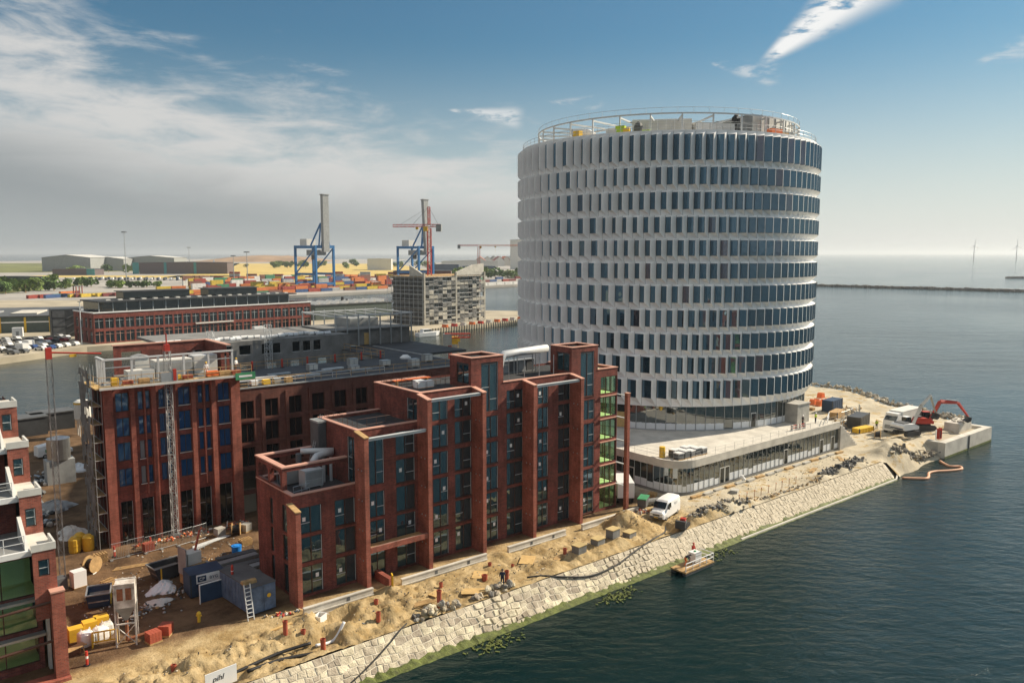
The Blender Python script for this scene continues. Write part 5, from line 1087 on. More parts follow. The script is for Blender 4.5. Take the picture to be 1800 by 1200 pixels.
# ---- cars
def car_proto():
    o = thing('parked_car', 'parked car', 'car'); bd = MB()
    bd.prof([(-2.1, .35), (2.1, .35), (2.15, .75), (1.95, .92), (.95, 1.0), (.35, 1.42), (-1.2, 1.45), (-1.85, 1.0), (-2.15, .9)], -.85, .85); me = bd.mesh('body', M['grey']); 
    gm = MB(); gm.add([(.9, -.7, 1.02), (.9, .7, 1.02), (.38, .62, 1.4), (.38, -.62, 1.4)], [(0, 1, 2, 3)]); gm.add([(-1.8, -.7, 1.03), (-1.8, .7, 1.03), (-1.24, .62, 1.42), (-1.24, -.62, 1.42)], [(0, 3, 2, 1)])
    for y in (-.857, .857): gm.add([(.75, y, 1.02), (.3, y, 1.36), (-1.1, y, 1.38), (-1.6, y, 1.02)], [(0, 1, 2, 3)])
    wm = MB(); 
    for x in (-1.35, 1.35):
        for y in (-.8, .8): wm.tube((x, y - .12, .34), (x, y + .12, .34), .34, 10)
    return bd, gm.mesh('glazing', M['g_dark']), wm
cpaint = [mat('paint_' + n_, c_, .3, var=.04) for n_, c_ in (('white', (.75, .75, .74)), ('silver', (.42, .43, .44)), ('black', (.02, .02, .023)), ('grey', (.12, .125, .13)), ('blue', (.03, .07, .2)), ('red', (.28, .03, .03)))]
cname = ['white', 'silver', 'black', 'grey', 'blue', 'red']
cb, cg, cw_ = car_proto(); bpy.data.objects.remove(bpy.data.objects['parked_car']); cwm = MB(); cwm.tube((0, -.12, .34), (0, .12, .34), .34, 10); cwm = cwm.mesh('wheel', M['black'])
cbm = [cb.mesh('body', p_) for p_ in cpaint]
rc = random.Random(9)
def add_car(x, y, z, rz, ci, label, group):
    o = thing('parked_car', label, 'car', (x, y, z), rz, group); link('body', cbm[ci], o); link('glazing', cg, o)
    for xx in (-1.35, 1.35):
        for yy in (-.8, .8): link('wheel', cwm, o, (xx, yy, 0))
    return o
crow = [((-158, 258), (-152, 283), 8, 'front row on the quay'), ((-163, 262), (-158, 289), 8, 'second row from the quay'), ((-169, 268), (-163, 296), 8, 'third row from the quay'), ((-175, 276), (-167, 305), 8, 'fourth row from the quay'), ((-181, 284), (-172, 309), 7, 'fifth row from the quay'), ((-190, 290), (-182, 305), 5, 'back row by the green warehouse')]
for (x0, y0), (x1, y1), n, nm in crow:
    for k in range(n):
        if rc.random() < .1: continue
        f = k / (n - 1); ci = rc.choice([0, 0, 1, 2, 2, 3, 3, 4, 5, 0])
        add_car(x0 - 6 + (x1 - x0) * f + rc.uniform(-.3, .3), y0 + 2 + (y1 - y0) * f, 2.0, math.radians(70) + PI / 2 + rc.uniform(-.06, .06), ci, cname[ci] + ' car parked in the ' + nm, 'cars parked on the far quay')
for i in range(3):
    o = thing('parked_van', ['white van at the left among cars on the far quay', 'white van behind the front row on the far quay', 'grey box lorry beside the black stair block'][i], 'van', [(-172, 281, 2), (-168, 271, 2), (-159, 300, 2)][i], 2.6); q = MB(); q.prof([(-2.6, .4), (2.6, .4), (2.7, 1.1), (2.0, 1.4), (1.4, 2.4), (-2.6, 2.5)] if i < 2 else [(-3.6, .5), (3.4, .5), (3.4, 3.1), (-3.6, 3.1)], -1, 1); q.build('body', cpaint[0 if i < 2 else 3], o); q = MB(); q.add([(2.02, -.8, 1.45), (2.02, .8, 1.45), (1.5, .75, 2.2), (1.5, -.75, 2.2)], [(0, 1, 2, 3)]); q.build('windscreen', M['g_dark'], o)
    for xx in (-1.6, 1.7): q = MB(); q.tube((xx, -1.02, .38), (xx, 1.02, .38), .38, 10); q.build('wheel', M['black'], o)
o = thing('quay_light_pole', 'tall pale light pole at the left end of the brick office', 'lamp post', (-156, 287, 2)); q = MB(); q.tube((0, 0, 0), (0, 0, 15.5), .22, 8, r2=.14); q.build('pole', M['steell'], o); q = MB(); q.box(-.6, .6, -.2, .2, 15.5, 15.8); q.build('lamp_head', M['steel'], o)
o = thing('parked_truck', 'small white lorry on the road before the brick office', 'lorry', (-103, 324, 2), math.radians(47)); q = MB(); q.box(-3, 1.2, -1.1, 1.1, .9, 3.4); q.build('box_body', M['whitep'], o); q = MB(); q.prof([(1.3, .6), (3, .6), (3, 1.6), (2.6, 2.6), (1.3, 2.6)], -1.05, 1.05); q.build('cab', M['whitep'], o)
for xx in (-2, 2.2): q = MB(); q.tube((xx, -1.1, .45), (xx, 1.1, .45), .45, 10); q.build('wheel', M['black'], o)
# ---- scaffolded building on the pier head
SB = thing('scaffolded_concrete_building', 'square concrete building wrapped in scaffolding on the pier head', 'building', (-40.5, 364.5, 2), math.radians(50)); LX, LY = 41, 24
q = MB(); q.box(1.6, LX - 1.6, 1.6, LY - 1.6, 0, 22); q.build('wall', M['concd'], SB)
for k in range(6): q = MB(); q.box(.8, LX - .8, .8, LY - .8, 3.6 * k + 3.2, 3.6 * k + 3.7); q.build('floor_slab', M['conc'], SB)
for k in range(6):
    for j in range(5):
        if hsh(k, j + 40) < .9: q = MB(); x0 = 1.5 + j * 7.8; q.box(x0, x0 + 6.9, 1.3 + .2 * hsh(j, k), 1.55 + .2 * hsh(j, k), 3.6 * k + .2, 3.6 * k + 1.9 + 1.7 * hsh(k + 9, j)); q.build('cladding', M['netl'] if hsh(k, j) < .6 else M['conc'], SB)
    for j in range(3):
        if hsh(k + 3, j + 90) < .9: q = MB(); y0 = 1.5 + j * 7.4; q.box(1.3, 1.5, y0, y0 + 6.4, 3.6 * k + .2, 3.6 * k + 1.6 + 1.4 * hsh(k + 9, j)); q.build('cladding', M['net'], SB)
q = MB()
for k in range(15): q.tube((k * LX / 14, -.6, 0), (k * LX / 14, -.6, 22.5), .09, 4, cap=False); q.tube((k * LX / 14, .5, 0), (k * LX / 14, .5, 22.5), .07, 4, cap=False)
for k in range(9): q.tube((-.6, k * LY / 8, 0), (-.6, k * LY / 8, 22.5), .09, 4, cap=False)
for z in range(2, 23, 2): q.tube((-.6, -.6, z), (LX, -.6, z), .07, 4, cap=False); q.tube((-.6, -.6, z), (-.6, LY, z), .07, 4, cap=False)
q.build('scaffold_tubes', M['steell'], SB)
for z in range(2, 23, 2): q = MB(); q.box(-.5, LX, -.5, .4, z - .12, z); q.box(-.5, .4, .4, LY, z - .12, z - .01); q.build('scaffold_deck', M['net'], SB)
q = MB(); q.box(0, LX, 0, LY, 22, 22.5); q.build('roof', M['wood'], SB)
q = MB(); q.prof([(LX * .52, 22.5), (LX, 22.5), (LX, 28), (LX * .8, 27.4), (LX * .52, 24.0)], -.2, .5); q.build('gable_wall', M['concl'], SB)
q = MB(); q.M = Matrix.Rotation(PI / 2, 4, 'Z'); q.prof([(0, 22.5), (9, 22.5), (9, 27.5), (0, 23.4)], -.5, .2); q.build('gable_wall', M['concl'], SB)
for k in range(11):
    for j in range(14):
        if hsh(k + 17, j + 3) < .62:
            q = MB(); x0 = j * LX / 14; q.box(x0 + .1, x0 + LX / 14 - .1, -.72, -.69, k * 2 + .1, k * 2 + 1.0 + .95 * hsh(k, j + 8)); q.build('netting', M['netl'] if hsh(j, k + 2) < .45 else M['net'], SB)
for x in (-.3, LX * .5, LX - .3): q = MB(); q.box(x, x + .9, -.75, .2, 0, 24); q.build('stair_tower', M['netl'], SB)
# ---- tower cranes
def tower_crane(name, label, loc, rz, hm, jib, cj, head, jm, w_=1.7):
    o = thing(name, label, 'crane', loc, rz); q = MB(); q.lattice((0, 0, 0), (0, 0, hm), w_, 2.0, .16, up=(1, 0, 0)); q.build('mast', M['red'], o)
    q = MB(); q.lattice((0, 0, hm + 1.2), (jib, 0, hm + 1.2), 1.2, 2.0, .12); q.build('jib', jm, o); q = MB(); q.lattice((0, 0, hm + 1.2), (-cj, 0, hm + 1.2), 1.2, 2.0, .14); q.build('counter_jib', M['red'], o)
    q = MB(); q.box(-cj - .5, -cj + 2.0, -.8, .8, hm - 1.6, hm + 1.8); q.build('counterweight', M['grey'], o); q = MB(); q.box(.6, 2.4, .2, 1.8, hm - 1.4, hm + .8); q.build('cab', M['yellow'], o)
    if head:
        q = MB(); q.lattice((0, 0, hm + 1.5), (0, 0, hm + head), 1.0, 2.0, .14, up=(1, 0, 0)); q.build('cathead', M['red'], o); q = MB()
        for x in (jib * .45, jib * .8, -cj * .8): q.tube((0, 0, hm + head), (x, 0, hm + 1.8), .06, 3)
        q.build('stay', M['dark'], o)
    q = MB(); q.box(jib * .3, jib * .3 + 1.2, -.4, .4, hm - .6, hm + .5); q.tube((jib * .3 + .6, 0, hm - .6), (jib * .3 + .6, 0, hm - 5), .05, 3); q.build('trolley', M['yellow'], o); return o
tower_crane('tower_crane', 'red tower crane with stayed jib rising from the scaffolded building', (-39.5, 383, 24.4), PI - .12, 22.4, 17.5, 5.5, 10.0, M['red'])
tower_crane('tower_crane', 'flat-topped yellow and red tower crane right of the scaffolded building', (-29, 700, 2), .03, 38.5, 46, 18, 0, M['orange'], 2.0)
tower_crane('tower_crane', 'small dark red crane seen behind the left brick tower', (-18.5, 236, 2.2), .1, 7.2, 6.0, 1.5, 0, M['red'], .7)
# ---- ship-to-shore gantries
def gantry(label, loc, rz, lean=0):
    o = thing('gantry_crane', label, 'crane', loc, rz); A_, B_, Hh = 20, 30, 40
    for i, (x, y) in enumerate(((0, 0), (A_, 0), (A_, B_), (0, B_))):
        q = MB(); q.box(x - .9, x + .9, y - .9, y + .9, 2.5, Hh); q.build('leg', M['blue'], o); q = MB(); q.box(x - 3, x + 3, y - .8, y + .8, 0, 1.5); q.build('bogie', M['dark'], o)
    for y in (0, B_): q = MB(); q.box(.9, A_ - .9, y - .8, y + .8, 4, 6.5); q.build('sill_beam', M['blue'], o); q = MB(); q.box(.9, A_ - .9, y - .8, y + .8, Hh - 2.6, Hh); q.build('portal_beam', M['blue'], o)
    for x in (0, A_):
        q = MB(); q.box(x - .7, x + .7, .9, B_ - .9, Hh - 2.5, Hh - .3); q.build('side_beam', M['blue'], o); q = MB(); q.box(x - .7, x + .7, .9, B_ - .9, 13, 15); q.build('side_beam', M['blue'], o)
        q = MB(); q.tube((x, B_ - 1, 15), (x, 1, Hh - 3), .65, 6); q.build('brace', M['blue'], o)
    for x in (4, A_ - 4): q = MB(); q.tube((x, 12, Hh), (x + (A_ / 2 - x) * .6, 1.5, Hh + 20), .8, 6); q.build('a_frame', M['blue'], o); q = MB(); q.tube((x, 0, Hh), (x + (A_ / 2 - x) * .6, 1.5, Hh + 20), .7, 6); q.build('a_frame', M['blue'], o)
    q = MB(); q.M = Matrix.Translation((0, 0, Hh)) @ Matrix.Rotation(lean, 4, 'X'); q.box(A_ / 2 - 3.2, A_ / 2 + 3.2, -3.5, 0, -6, 45); q.box(A_ / 2 - 3.8, A_ / 2 + 3.8, -4, .4, 45, 45.8); q.build('raised_boom', M['grey'], o)
    q = MB(); q.box(4, 14, 18, 28, Hh + .1, Hh + 6); q.build('machine_house', M['offwhite'], o); q = MB(); q.box(5, 15, 4, 20, Hh - 9, Hh - 4); q.build('trolley_girder', M['grey'], o); q = MB(); q.box(8, 11, 14, 17, Hh - 13, Hh - 9); q.build('operator_cab', M['greydk'], o)
    return o
gantry('blue quay crane with raised grey boom standing clear on the left', (-177, 722, 2.05), math.radians(51), 0); gantry('blue quay crane with leaning raised boom behind the red tower crane', (-92, 790, 2.05), math.radians(51), -.06)
# ---- shipping containers
eq, en = Vector((.63, .777)), Vector((-.777, .63)); Q0 = Vector((-164, 637))
ccol = [('red', (.30, .05, .035)), ('maroon', (.17, .035, .035)), ('orange', (.55, .17, .05)), ('yellow', (.55, .40, .05)), ('blue', (.04, .09, .22)), ('grey', (.38, .39, .39)), ('green', (.05, .2, .11)), ('white', (.65, .65, .63)), ('brown', (.19, .085, .06))]
cmats = [mat('container_' + a, b, .6, var=.18, scale=.5) for a, b in ccol]
def cont_mesh(m, l=12.2):
    q = MB(); q.box(-l / 2, l / 2, -1.22, 1.22, .1, 2.6)
    for k in range(10): x = -l / 2 + (k + .5) * l / 10; q.box(x - l / 42, x + l / 42, -1.26, -1.221, .3, 2.4); q.box(x - l / 42, x + l / 42, 1.221, 1.26, .3, 2.4)
    for x in (-l / 2, l / 2 - .2):
        for y in (-1.27, 1.07): q.box(x, x + .2, y, y + .2, 0, 2.68)
    return q.mesh('shipping_container', m)
cms = [cont_mesh(m) for m in cmats]; rk = random.Random(4); ncont = 0; extra = MB()
def add_cont(x, y, z, rz, ci, where, grp):
    global ncont
    if ncont >= 296: return
    ncont += 1; o = bpy.data.objects.new('shipping_container', cms[ci]); C.objects.link(o); o.location = (x, y, z); o.rotation_euler = (0, 0, rz); tag(o, ccol[ci][0] + ' shipping container ' + where, 'container', grp)
RQ = math.atan2(eq.y, eq.x)
for n_ in (36, 42, 60, 66, 84, 90, 112, 118):
    for a_ in range(-96, 150, 13):
        p_ = Q0 + eq * a_ + en * n_
        if 900 + 1400 * p_.x / p_.y < 262: continue
        if rk.random() < .14: continue
        base = rk.choice([0, 0, 1, 1, 2, 2, 3, 3, 4, 5, 8, 8, 6])
        hi_ = 2 if rk.random() < .3 else 1
        for h in range(hi_): add_cont(p_.x, p_.y, 2.05 + h * 2.7, RQ, base if h == 0 else rk.choice([base, 2, 0, 3]), ('at ground level' if h == 0 else 'on a second tier') + ' in the rows behind the quay cranes', 'containers behind the quay cranes')
for i, (px_, dist) in enumerate([(62, 585), (72, 590), (82, 592), (92, 590), (104, 600), (122, 606), (134, 600), (145, 602), (154, 604), (173, 612), (182, 612), (192, 615), (212, 620), (228, 628), (118, 640), (128, 645)]):
    x_ = (px_ - 900) / 1400 * dist * 1.0; ci = [0, 2, 0, 4, 6, 4, 3, 1, 3, 3, 3, 1, 1, 3, 2, 1][i]
    add_cont(x_, dist, 2.05, 1.15, ci, 'in the short row on the open yard at left', 'containers on the open yard')
for i in range(13):
    x_, y_ = -352 + i * 17.5, 955 + (i % 3) * 9
    for h in range(rk.choice([2, 3, 4])): add_cont(x_, y_, 2.05 + h * 2.7, .08, rk.choice([3, 3, 0, 1, 0, 5, 8]), 'in the tall stacks by the dry grass', 'tall container stacks by the grass')
for i in range(12): add_cont(-60 + i * 7.5, 880 + i * 9, 2.05 + (2.7 if i % 3 == 0 else 0), .9, rk.choice([4, 4, 0, 6, 1]), 'right of the scaffolded building', 'containers right of the scaffolded building')
for i in range(6): add_cont(-30 + i * 8.6, 818 + i * 10.7, 2.05, RQ, 7, 'along the far quay edge', 'white containers along the far quay edge')
dc = MB()
for n_ in range(96, 330, 11):
    for a_ in range(-150, 330, 14):
        p_ = Q0 + eq * a_ + en * n_
        if rk.random() < .5 or n_ in (112, 118) or 900 + 1400 * p_.x / p_.y < 330: continue
        h_ = 2.6 * rk.choice([1, 1, 2, 2, 3]); dc.cbox((p_.x, p_.y, 2.05 + h_ / 2), (12, 2.4, h_), RQ, rk.randrange(9))
stuff(dc.build('distant_containers', cmats), 'mass of stacked shipping containers filling the terminal beyond the near rows', 'containers')
M['rustc'] = mat('carrier_red', (.22, .06, .04), .6)
o = thing('straddle_carrier', 'dark red straddle carrier over containers on the open yard', 'straddle carrier', (-329, 604, 2.05), 1.15)
for x in (-4, 4):
    for y in (-2.4, 2.4): q = MB(); q.box(x - .5, x + .5, y - .4, y + .4, .8, 13); q.build('leg', M['rustc'], o); q = MB(); q.tube((x, y - .4, .7), (x, y + .4, .7), .7, 10); q.build('wheel', M['black'], o)
q = MB(); q.box(-5, 5, -2.8, 2.8, 13, 14.2); q.build('top_frame', M['greydk'], o)
o = bpy.data.objects['straddle_carrier']; o.scale = (.62, .62, .62)
# ---- warehouses, fields, hill
def shed(label, loc, rz, l, d, h, rise, wm, rm, stripes=()):
    o = thing('warehouse', label, 'warehouse', loc, rz); q = MB(); q.M = Matrix.Rotation(0, 4, 'Z')
    q.add([(0, 0, 0), (l, 0, 0), (l, d, 0), (0, d, 0), (0, 0, h), (l, 0, h), (l, d, h), (0, d, h), (l / 2, 0, h + rise), (l / 2, d, h + rise)], [(0, 1, 5, 8, 4), (1, 2, 6, 5), (2, 3, 7, 9, 6), (3, 0, 4, 7)]); q.build('wall', wm, o)
    q = MB(); q.add([(-1, -1, h + .2), (l / 2, -1, h + rise + .3), (l + 1, -1, h + .2), (-1, d + 1, h + .2), (l / 2, d + 1, h + rise + .3), (l + 1, d + 1, h + .2)], [(0, 1, 4, 3), (1, 2, 5, 4)]); q.build('roof', rm, o)
    for a, b in stripes: q = MB(); q.box(a, b, -.4, -.05, 0, h + .3); q.build('stripe', M['teal'], o)
    return o
shed('big grey gabled warehouse on the far left shore', (-846, 1440, 2), .03, 86, 90, 25, 5, M['grey'], M['offwhite']); shed('grey hall with pale roof right of the gabled warehouse', (-790, 1500, 2), .0, 62, 60, 22, 4, M['grey'], M['offwhite']); shed('taller grey hall at the right end of the far halls', (-742, 1540, 2), .0, 92, 60, 24, 4, M['grey'], M['offwhite'])
shed('long brown hall with teal stripes before the sea', (-592, 1270, 2), .09, 136, 40, 18, 1, M['brown'], M['greydk'], ((38, 42), (84, 88), (-10, -.5)))
shed('low brown hall left of the striped one', (-690, 1200, 2), .05, 62, 30, 9, 1, M['brown'], M['greydk'], ((50, 62),)); shed('dark low shed among trees at the left shore', (-560, 845, 2), .05, 60, 15, 8, .5, M['whgreen'], M['greydk'])
shed('silver ribbed hall behind the container rows', (-282, 1560, 2), .1, 46, 60, 22, .5, M['steell'], M['steell']); shed('long dark red hull-like shed behind the scaffolded building', (-128, 860, 2), .05, 62, 22, 14, .3, M['brick_dark'], M['greydk'])
shed('pale office hall behind the flat topped crane', (-150, 1700, 2), .02, 120, 50, 16, 2, M['offwhite'], M['grey']); shed('blue glazed low hall behind the flat topped crane', (-160, 1500, 2), .02, 60, 30, 12, .5, M['navy'], M['grey']); shed('second blue low hall behind the flat topped crane', (-90, 1450, 2), .02, 60, 30, 10, .5, M['navy'], M['grey'])
shed('tall pale tower block at the right shore behind the round tower', (-3, 1650, 2), .02, 40, 40, 60, 1, M['offwhite'], M['grey'])
for i in range(8): shed(['orange roofed house', 'pale roofed house', 'brown roofed house', 'red roofed house', 'orange roofed cottage', 'pale roofed cottage', 'brown roofed cottage', 'red roofed cottage'][i] + ' in the far town by the sea', (-95 + i * 17, 2050 + (i % 3) * 70, 2), .1 * i, 26, 24, 14, 11, M['offwhite'] if i % 2 else M['concl'], (M['orange'], M['concl'], M['brown'], M['terra'])[i % 4])
def sheetw(name, pts, z, m): q = MB(); q.add([(x, y, z) for x, y in pts], [tuple(range(len(pts)))]); return struct(q.build(name, m))
sheetw('dry_field', [(-720, 1105), (-420, 1080), (-390, 1180), (-700, 1190)], 2.1, M['grassy']); sheetw('dry_meadow', [(-470, 1060), (-110, 980), (-150, 1480), (-360, 2500), (-900, 2600), (-560, 1500)], 2.1, M['grassy'])
M['scrub'] = mat('scrub', (.16, .17, .05), .95, var=.45, scale=.012); sheetw('shore_grass', [(-640, 640), (-415, 632), (-450, 860), (-760, 900)], 2.1, M['scrub']); sheetw('far_scrub', [(-560, 1560), (-900, 2650), (-2600, 2650), (-2200, 1300), (-900, 1330)], 2.1, M['scrub'])
sheetw('asphalt_road', [(-560, 700), (-505, 700), (-640, 1120), (-665, 1120)], 2.12, M['concd'])
q = MB(); hn, hm_ = 36, 12
for j in range(hm_ + 1):
    for i in range(hn + 1):
        x, y = -1 + 2 * i / hn, -1 + 2 * j / hm_; r_ = max(0, 1 - x * x) * max(0, 1 - y * y)
        q.v.append((x * 240, y * 260, 24 * r_ ** .8 * (1 + .5 * fbm(x * 3 + 5, y * 3)) - .5))
for j in range(hm_):
    for i in range(hn): a = j * (hn + 1) + i; q.f.append((a, a + 1, a + hn + 2, a + hn + 1)); q.m.append(0)
hl = q.build('hill', mat('hill_soil', (.33, .21, .12), .95, var=.3, scale=.01), smooth=True); hl.location = (-985, 3250, 2); struct(hl)
# ---- trees and bushes on the far shore
def crown(rx, rz_, n, seed, leaf):
    g = random.Random(seed); q = MB(); blobs = [(g.uniform(-.6, .6) * rx, g.uniform(-.6, .6) * rx, g.uniform(.35, .95) * rz_, g.uniform(.3, .55) * rx) for _ in range(7)]
    for _ in range(n):
        bx_, by_, bz_, br = g.choice(blobs); d = Vector((g.gauss(0, 1), g.gauss(0, 1), g.gauss(0, 1))).normalized() * br * g.uniform(.75, 1.05)
        p_ = Vector((bx_, by_, bz_)) + d; p_.z = max(.1, p_.z); u = Vector((g.gauss(0, 1), g.gauss(0, 1), g.gauss(0, 1))).normalized(); v = u.orthogonal().normalized(); s_ = leaf * g.uniform(.6, 1.3)
        q.add([p_ + u * s_, p_ + v * s_, p_ - u * s_ * .8, p_ - v * s_], [(0, 1, 2, 3)])
    return q
bush_me = [crown(5, 5.5, 420, k, .75).mesh('crown', M['leaf'] if k % 2 else M['leafd']) for k in range(4)]
tk = MB(); tk.tube((0, 0, 0), (.2, .1, 3.6), .3, 6, r2=.14); tk.tube((.15, .1, 2.2), (1.8, .8, 4), .14, 5, r2=.05); tk.tube((.15, .1, 2.0), (-1.6, -.6, 3.9), .14, 5, r2=.05); tk = tk.mesh('trunk', M['wood'])
rt = random.Random(8)
def tree(x, y, sc, where, grp):
    o = thing('bush', ('bright' if rt.random() < .5 else 'dark') + ' green bushy tree ' + where, 'tree', (x, y, 2), rt.uniform(0, 6), grp); o.scale = (sc, sc, sc * rt.uniform(.8, 1.1)); link('crown', rt.choice(bush_me), o); link('trunk', tk, o)
for i in range(48): x_ = rt.uniform(-600, -400); tree(x_, 660 + (i % 5) * 38 + rt.uniform(-12, 12), rt.uniform(1.1, 1.9), 'in the thicket on the left shore', 'trees of the left shore thicket')
for i in range(8): tree(-395 + i * 7, 770 + rt.uniform(-15, 15), rt.uniform(.8, 1.2), 'beside the yard road', 'trees beside the yard road')
for i in range(8): tree(-770 + i * 24 + rt.uniform(-8, 8), 1385 + rt.uniform(-20, 20), rt.uniform(1.5, 2.3), 'before the grey halls', 'trees before the grey halls')
for i in range(26): tree(-620 + i * 17 + rt.uniform(-9, 9), 1900 + rt.uniform(-150, 300), rt.uniform(1.2, 2.4), 'scattered on the dry meadow', 'trees on the dry meadow')
for i in range(14): tree(-70 + i * 8, 1080 + rt.uniform(-60, 60), rt.uniform(1.2, 2.2), 'right of the scaffolded building', 'trees right of the scaffolded building')
# ---- rows of trucks and cars on the terminal
trm = MB(); trm.box(-3, 2, -1.2, 1.2, .8, 3.3); trm.prof([(2.1, .5), (4, .5), (4, 2.2), (3.6, 3.0), (2.1, 3.0)], -1.15, 1.15); tme = [trm.mesh('body', p_) for p_ in (cpaint[0], M['navy'], M['greydk'])]
twm = MB(); twm.tube((0, -1.2, .5), (0, 1.2, .5), .5, 8); twm = twm.mesh('wheel', M['black'])
for i in range(54):
    r_ = i // 27; o = thing('parked_lorry', ('white', 'navy', 'dark grey')[(i * 7) % 3] + ' lorry in the ' + ('near' if r_ == 0 else 'far') + ' row on the terminal', 'lorry', (-540 + (i % 27) * 8.2, 985 + r_ * 22 - (i % 27) * .6, 2.1), -1.3, 'lorries parked on the terminal'); link('body', tme[(i * 7) % 3], o)
    for xx in (-1.8, 3): link('wheel', twm, o, (xx, 0, 0))
# ---- masts
for i, (x, y, h, lb) in enumerate(((-409, 847, 55, 'tall floodlight mast on the terminal at left'), (-315, 905, 30, 'slim mast behind the tall container stacks'), (-255, 770, 34, 'slim mast left of the clear blue crane'), (-520, 1290, 42, 'thin mast at the striped hall'))):
    o = thing('light_mast', lb, 'mast', (x, y, 2.05)); q = MB(); q.tube((0, 0, 0), (0, 0, h), .55, 8, r2=.25); q.build('pole', M['steel'], o); q = MB(); q.cyl((0, 0), 2.6, h, h + .5, 10)
    for k in range(8): a = k * PI / 4; q.box(2.4 * math.cos(a) - .4, 2.4 * math.cos(a) + .4, 2.4 * math.sin(a) - .4, 2.4 * math.sin(a) + .4, h - .5, h)
    q.build('lamp_ring', M['greydk'], o)
# ---- things on the sea
BW = thing('breakwater', 'long dark stone breakwater across the sea on the right', 'breakwater'); q = MB(); g = random.Random(2)
for k in range(150):
    f = k / 149; x, y = 318 + 420 * f, 858 - 377 * f
    for j in range(4): q.cbox((x + g.uniform(-2, 2), y + g.uniform(-2.6, 2.6), g.uniform(.1, 1.7)), (g.uniform(2, 4.2), g.uniform(1.6, 3), g.uniform(1.2, 2.4)), g.uniform(0, 3))
stuff(q.build('boulders', M['rubble'], BW)); q = MB(); q.M = Matrix.Translation((318, 858, 0)) @ Matrix.Rotation(math.atan2(-377, 420), 4, 'Z'); q.box(0, 564, -1.2, 1.2, 0, 2.1); q.build('cap', M['concd'], BW); q = MB(); q.M = Matrix.Translation((322, 855, 0)); q.box(-4, 4, -3, 3, 1.5, 4.6); q.build('beacon_house', M['concd'], BW)
o = thing('mole_head', 'short dark mole end at the right frame edge', 'breakwater', (705, 1120, 0)); q = MB(); q.box(-9, 40, -3, 3, -1, 2.6); q.build('wall', M['concd'], o); q = MB(); q.box(-11, -6, -4, 4, -1, 2.0); q.build('toe', M['rubble'], o)
for i, px_ in enumerate((1712, 1787)):
    o = thing('wind_turbine', ['white offshore wind turbine left of its twin on the horizon', 'white offshore wind turbine at the right frame edge'][i], 'wind turbine', ((px_ - 900) / 1400 * 4000 * .994, 4000, 0), 0); q = MB(); q.tube((0, 0, 0), (0, 0, 70), 2.6, 10, r2=1.5); q.build('mast', M['whitep'], o); q = MB(); q.box(-2, 2, -4, 4, 69, 73); q.build('nacelle', M['whitep'], o)
    for k in range(3):
        a = 2 * PI * k / 3 + (PI / 2 if i == 0 else PI / 2 + .1); d = Vector((math.cos(a), 0, math.sin(a))); q = MB(); q.tube(Vector((0, -5, 71)), Vector((0, -5, 71)) + d * 14, 1.2, 5, r2=1.4); q.tube(Vector((0, -5, 71)) + d * 14, Vector((0, -5, 71)) + d * 36, 1.4, 5, r2=.3); q.build('blade', M['whitep'], o)
o = thing('motor_yacht', 'white motor yacht moored before the scaffolded building', 'boat', (-36, 336, 0), math.radians(40)); q = MB(); q.add([(-5, -1.6, .1), (3.5, -1.6, .1), (6, 0, .2), (3.5, 1.6, .1), (-5, 1.6, .1), (-5, -1.8, 1.6), (3.5, -1.8, 1.8), (6.6, 0, 2.1), (3.5, 1.8, 1.8), (-5, 1.8, 1.6)], [(0, 1, 6, 5), (1, 2, 7, 6), (2, 3, 8, 7), (3, 4, 9, 8), (4, 0, 5, 9), (5, 6, 7, 8, 9)]); q.build('hull', M['whitep'], o); q = MB(); q.prof([(-3, 1.7), (2.2, 1.8), (1.2, 3.1), (-2.6, 3.2)], -1.2, 1.2); q.build('cabin', M['whitep'], o); q = MB(); q.prof([(-2.4, 2.2), (1.9, 2.2), (1.3, 2.9), (-2.4, 2.9)], -1.22, 1.22); q.build('cabin_window', M['g_dark'], o)
for i in range(2): o = thing('sailing_boat', ['small white sail far out on the sea at left', 'second white sail on the sea left of the hill'][i], 'boat', [(-1290, 3100, 0), (-1080, 2900, 0)][i]); q = MB(); q.add([(-5, 0, 1.5), (4, .3, 1.5), (0, .1, 15)], [(0, 1, 2)]); q.build('sail', M['whitep'], o); q = MB(); q.prof([(-6, 0), (5, 0), (6.5, 1.5), (-6.5, 1.5)], -1.2, 1.2); q.build('hull', M['whitep'], o)
# quay clutter at the pier head
for i in range(10):
    o = thing('quay_barrier_block', ('orange', 'red', 'white')[i % 3] + ' barrier block along the pier head edge', 'barrier', (-30 + i * 3.8, 356 + i * 4.8, 2), .9, 'barrier blocks on the pier head'); q = MB(); q.prof([(-.9, 0), (.9, 0), (.6, .6), (.5, 1.3), (-.5, 1.3), (-.6, .6)], -1.4, 1.4); q.build('block', (M['orange'], M['red'], M['concl'])[i % 3], o); q = MB(); q.box(-.52, .52, -1.42, 1.42, 1.3, 1.4); q.build('cap', M['offwhite'], o)
for i in range(30): pass
q = MB()
for i in range(46): x, y = -41 + i * 1.07, 338.2 + i * 1.355; q.tube((x, y - .3, -1), (x, y - .3, 2.3), .22, 5)
o = struct(q.build('quay_piles', M['dark']))
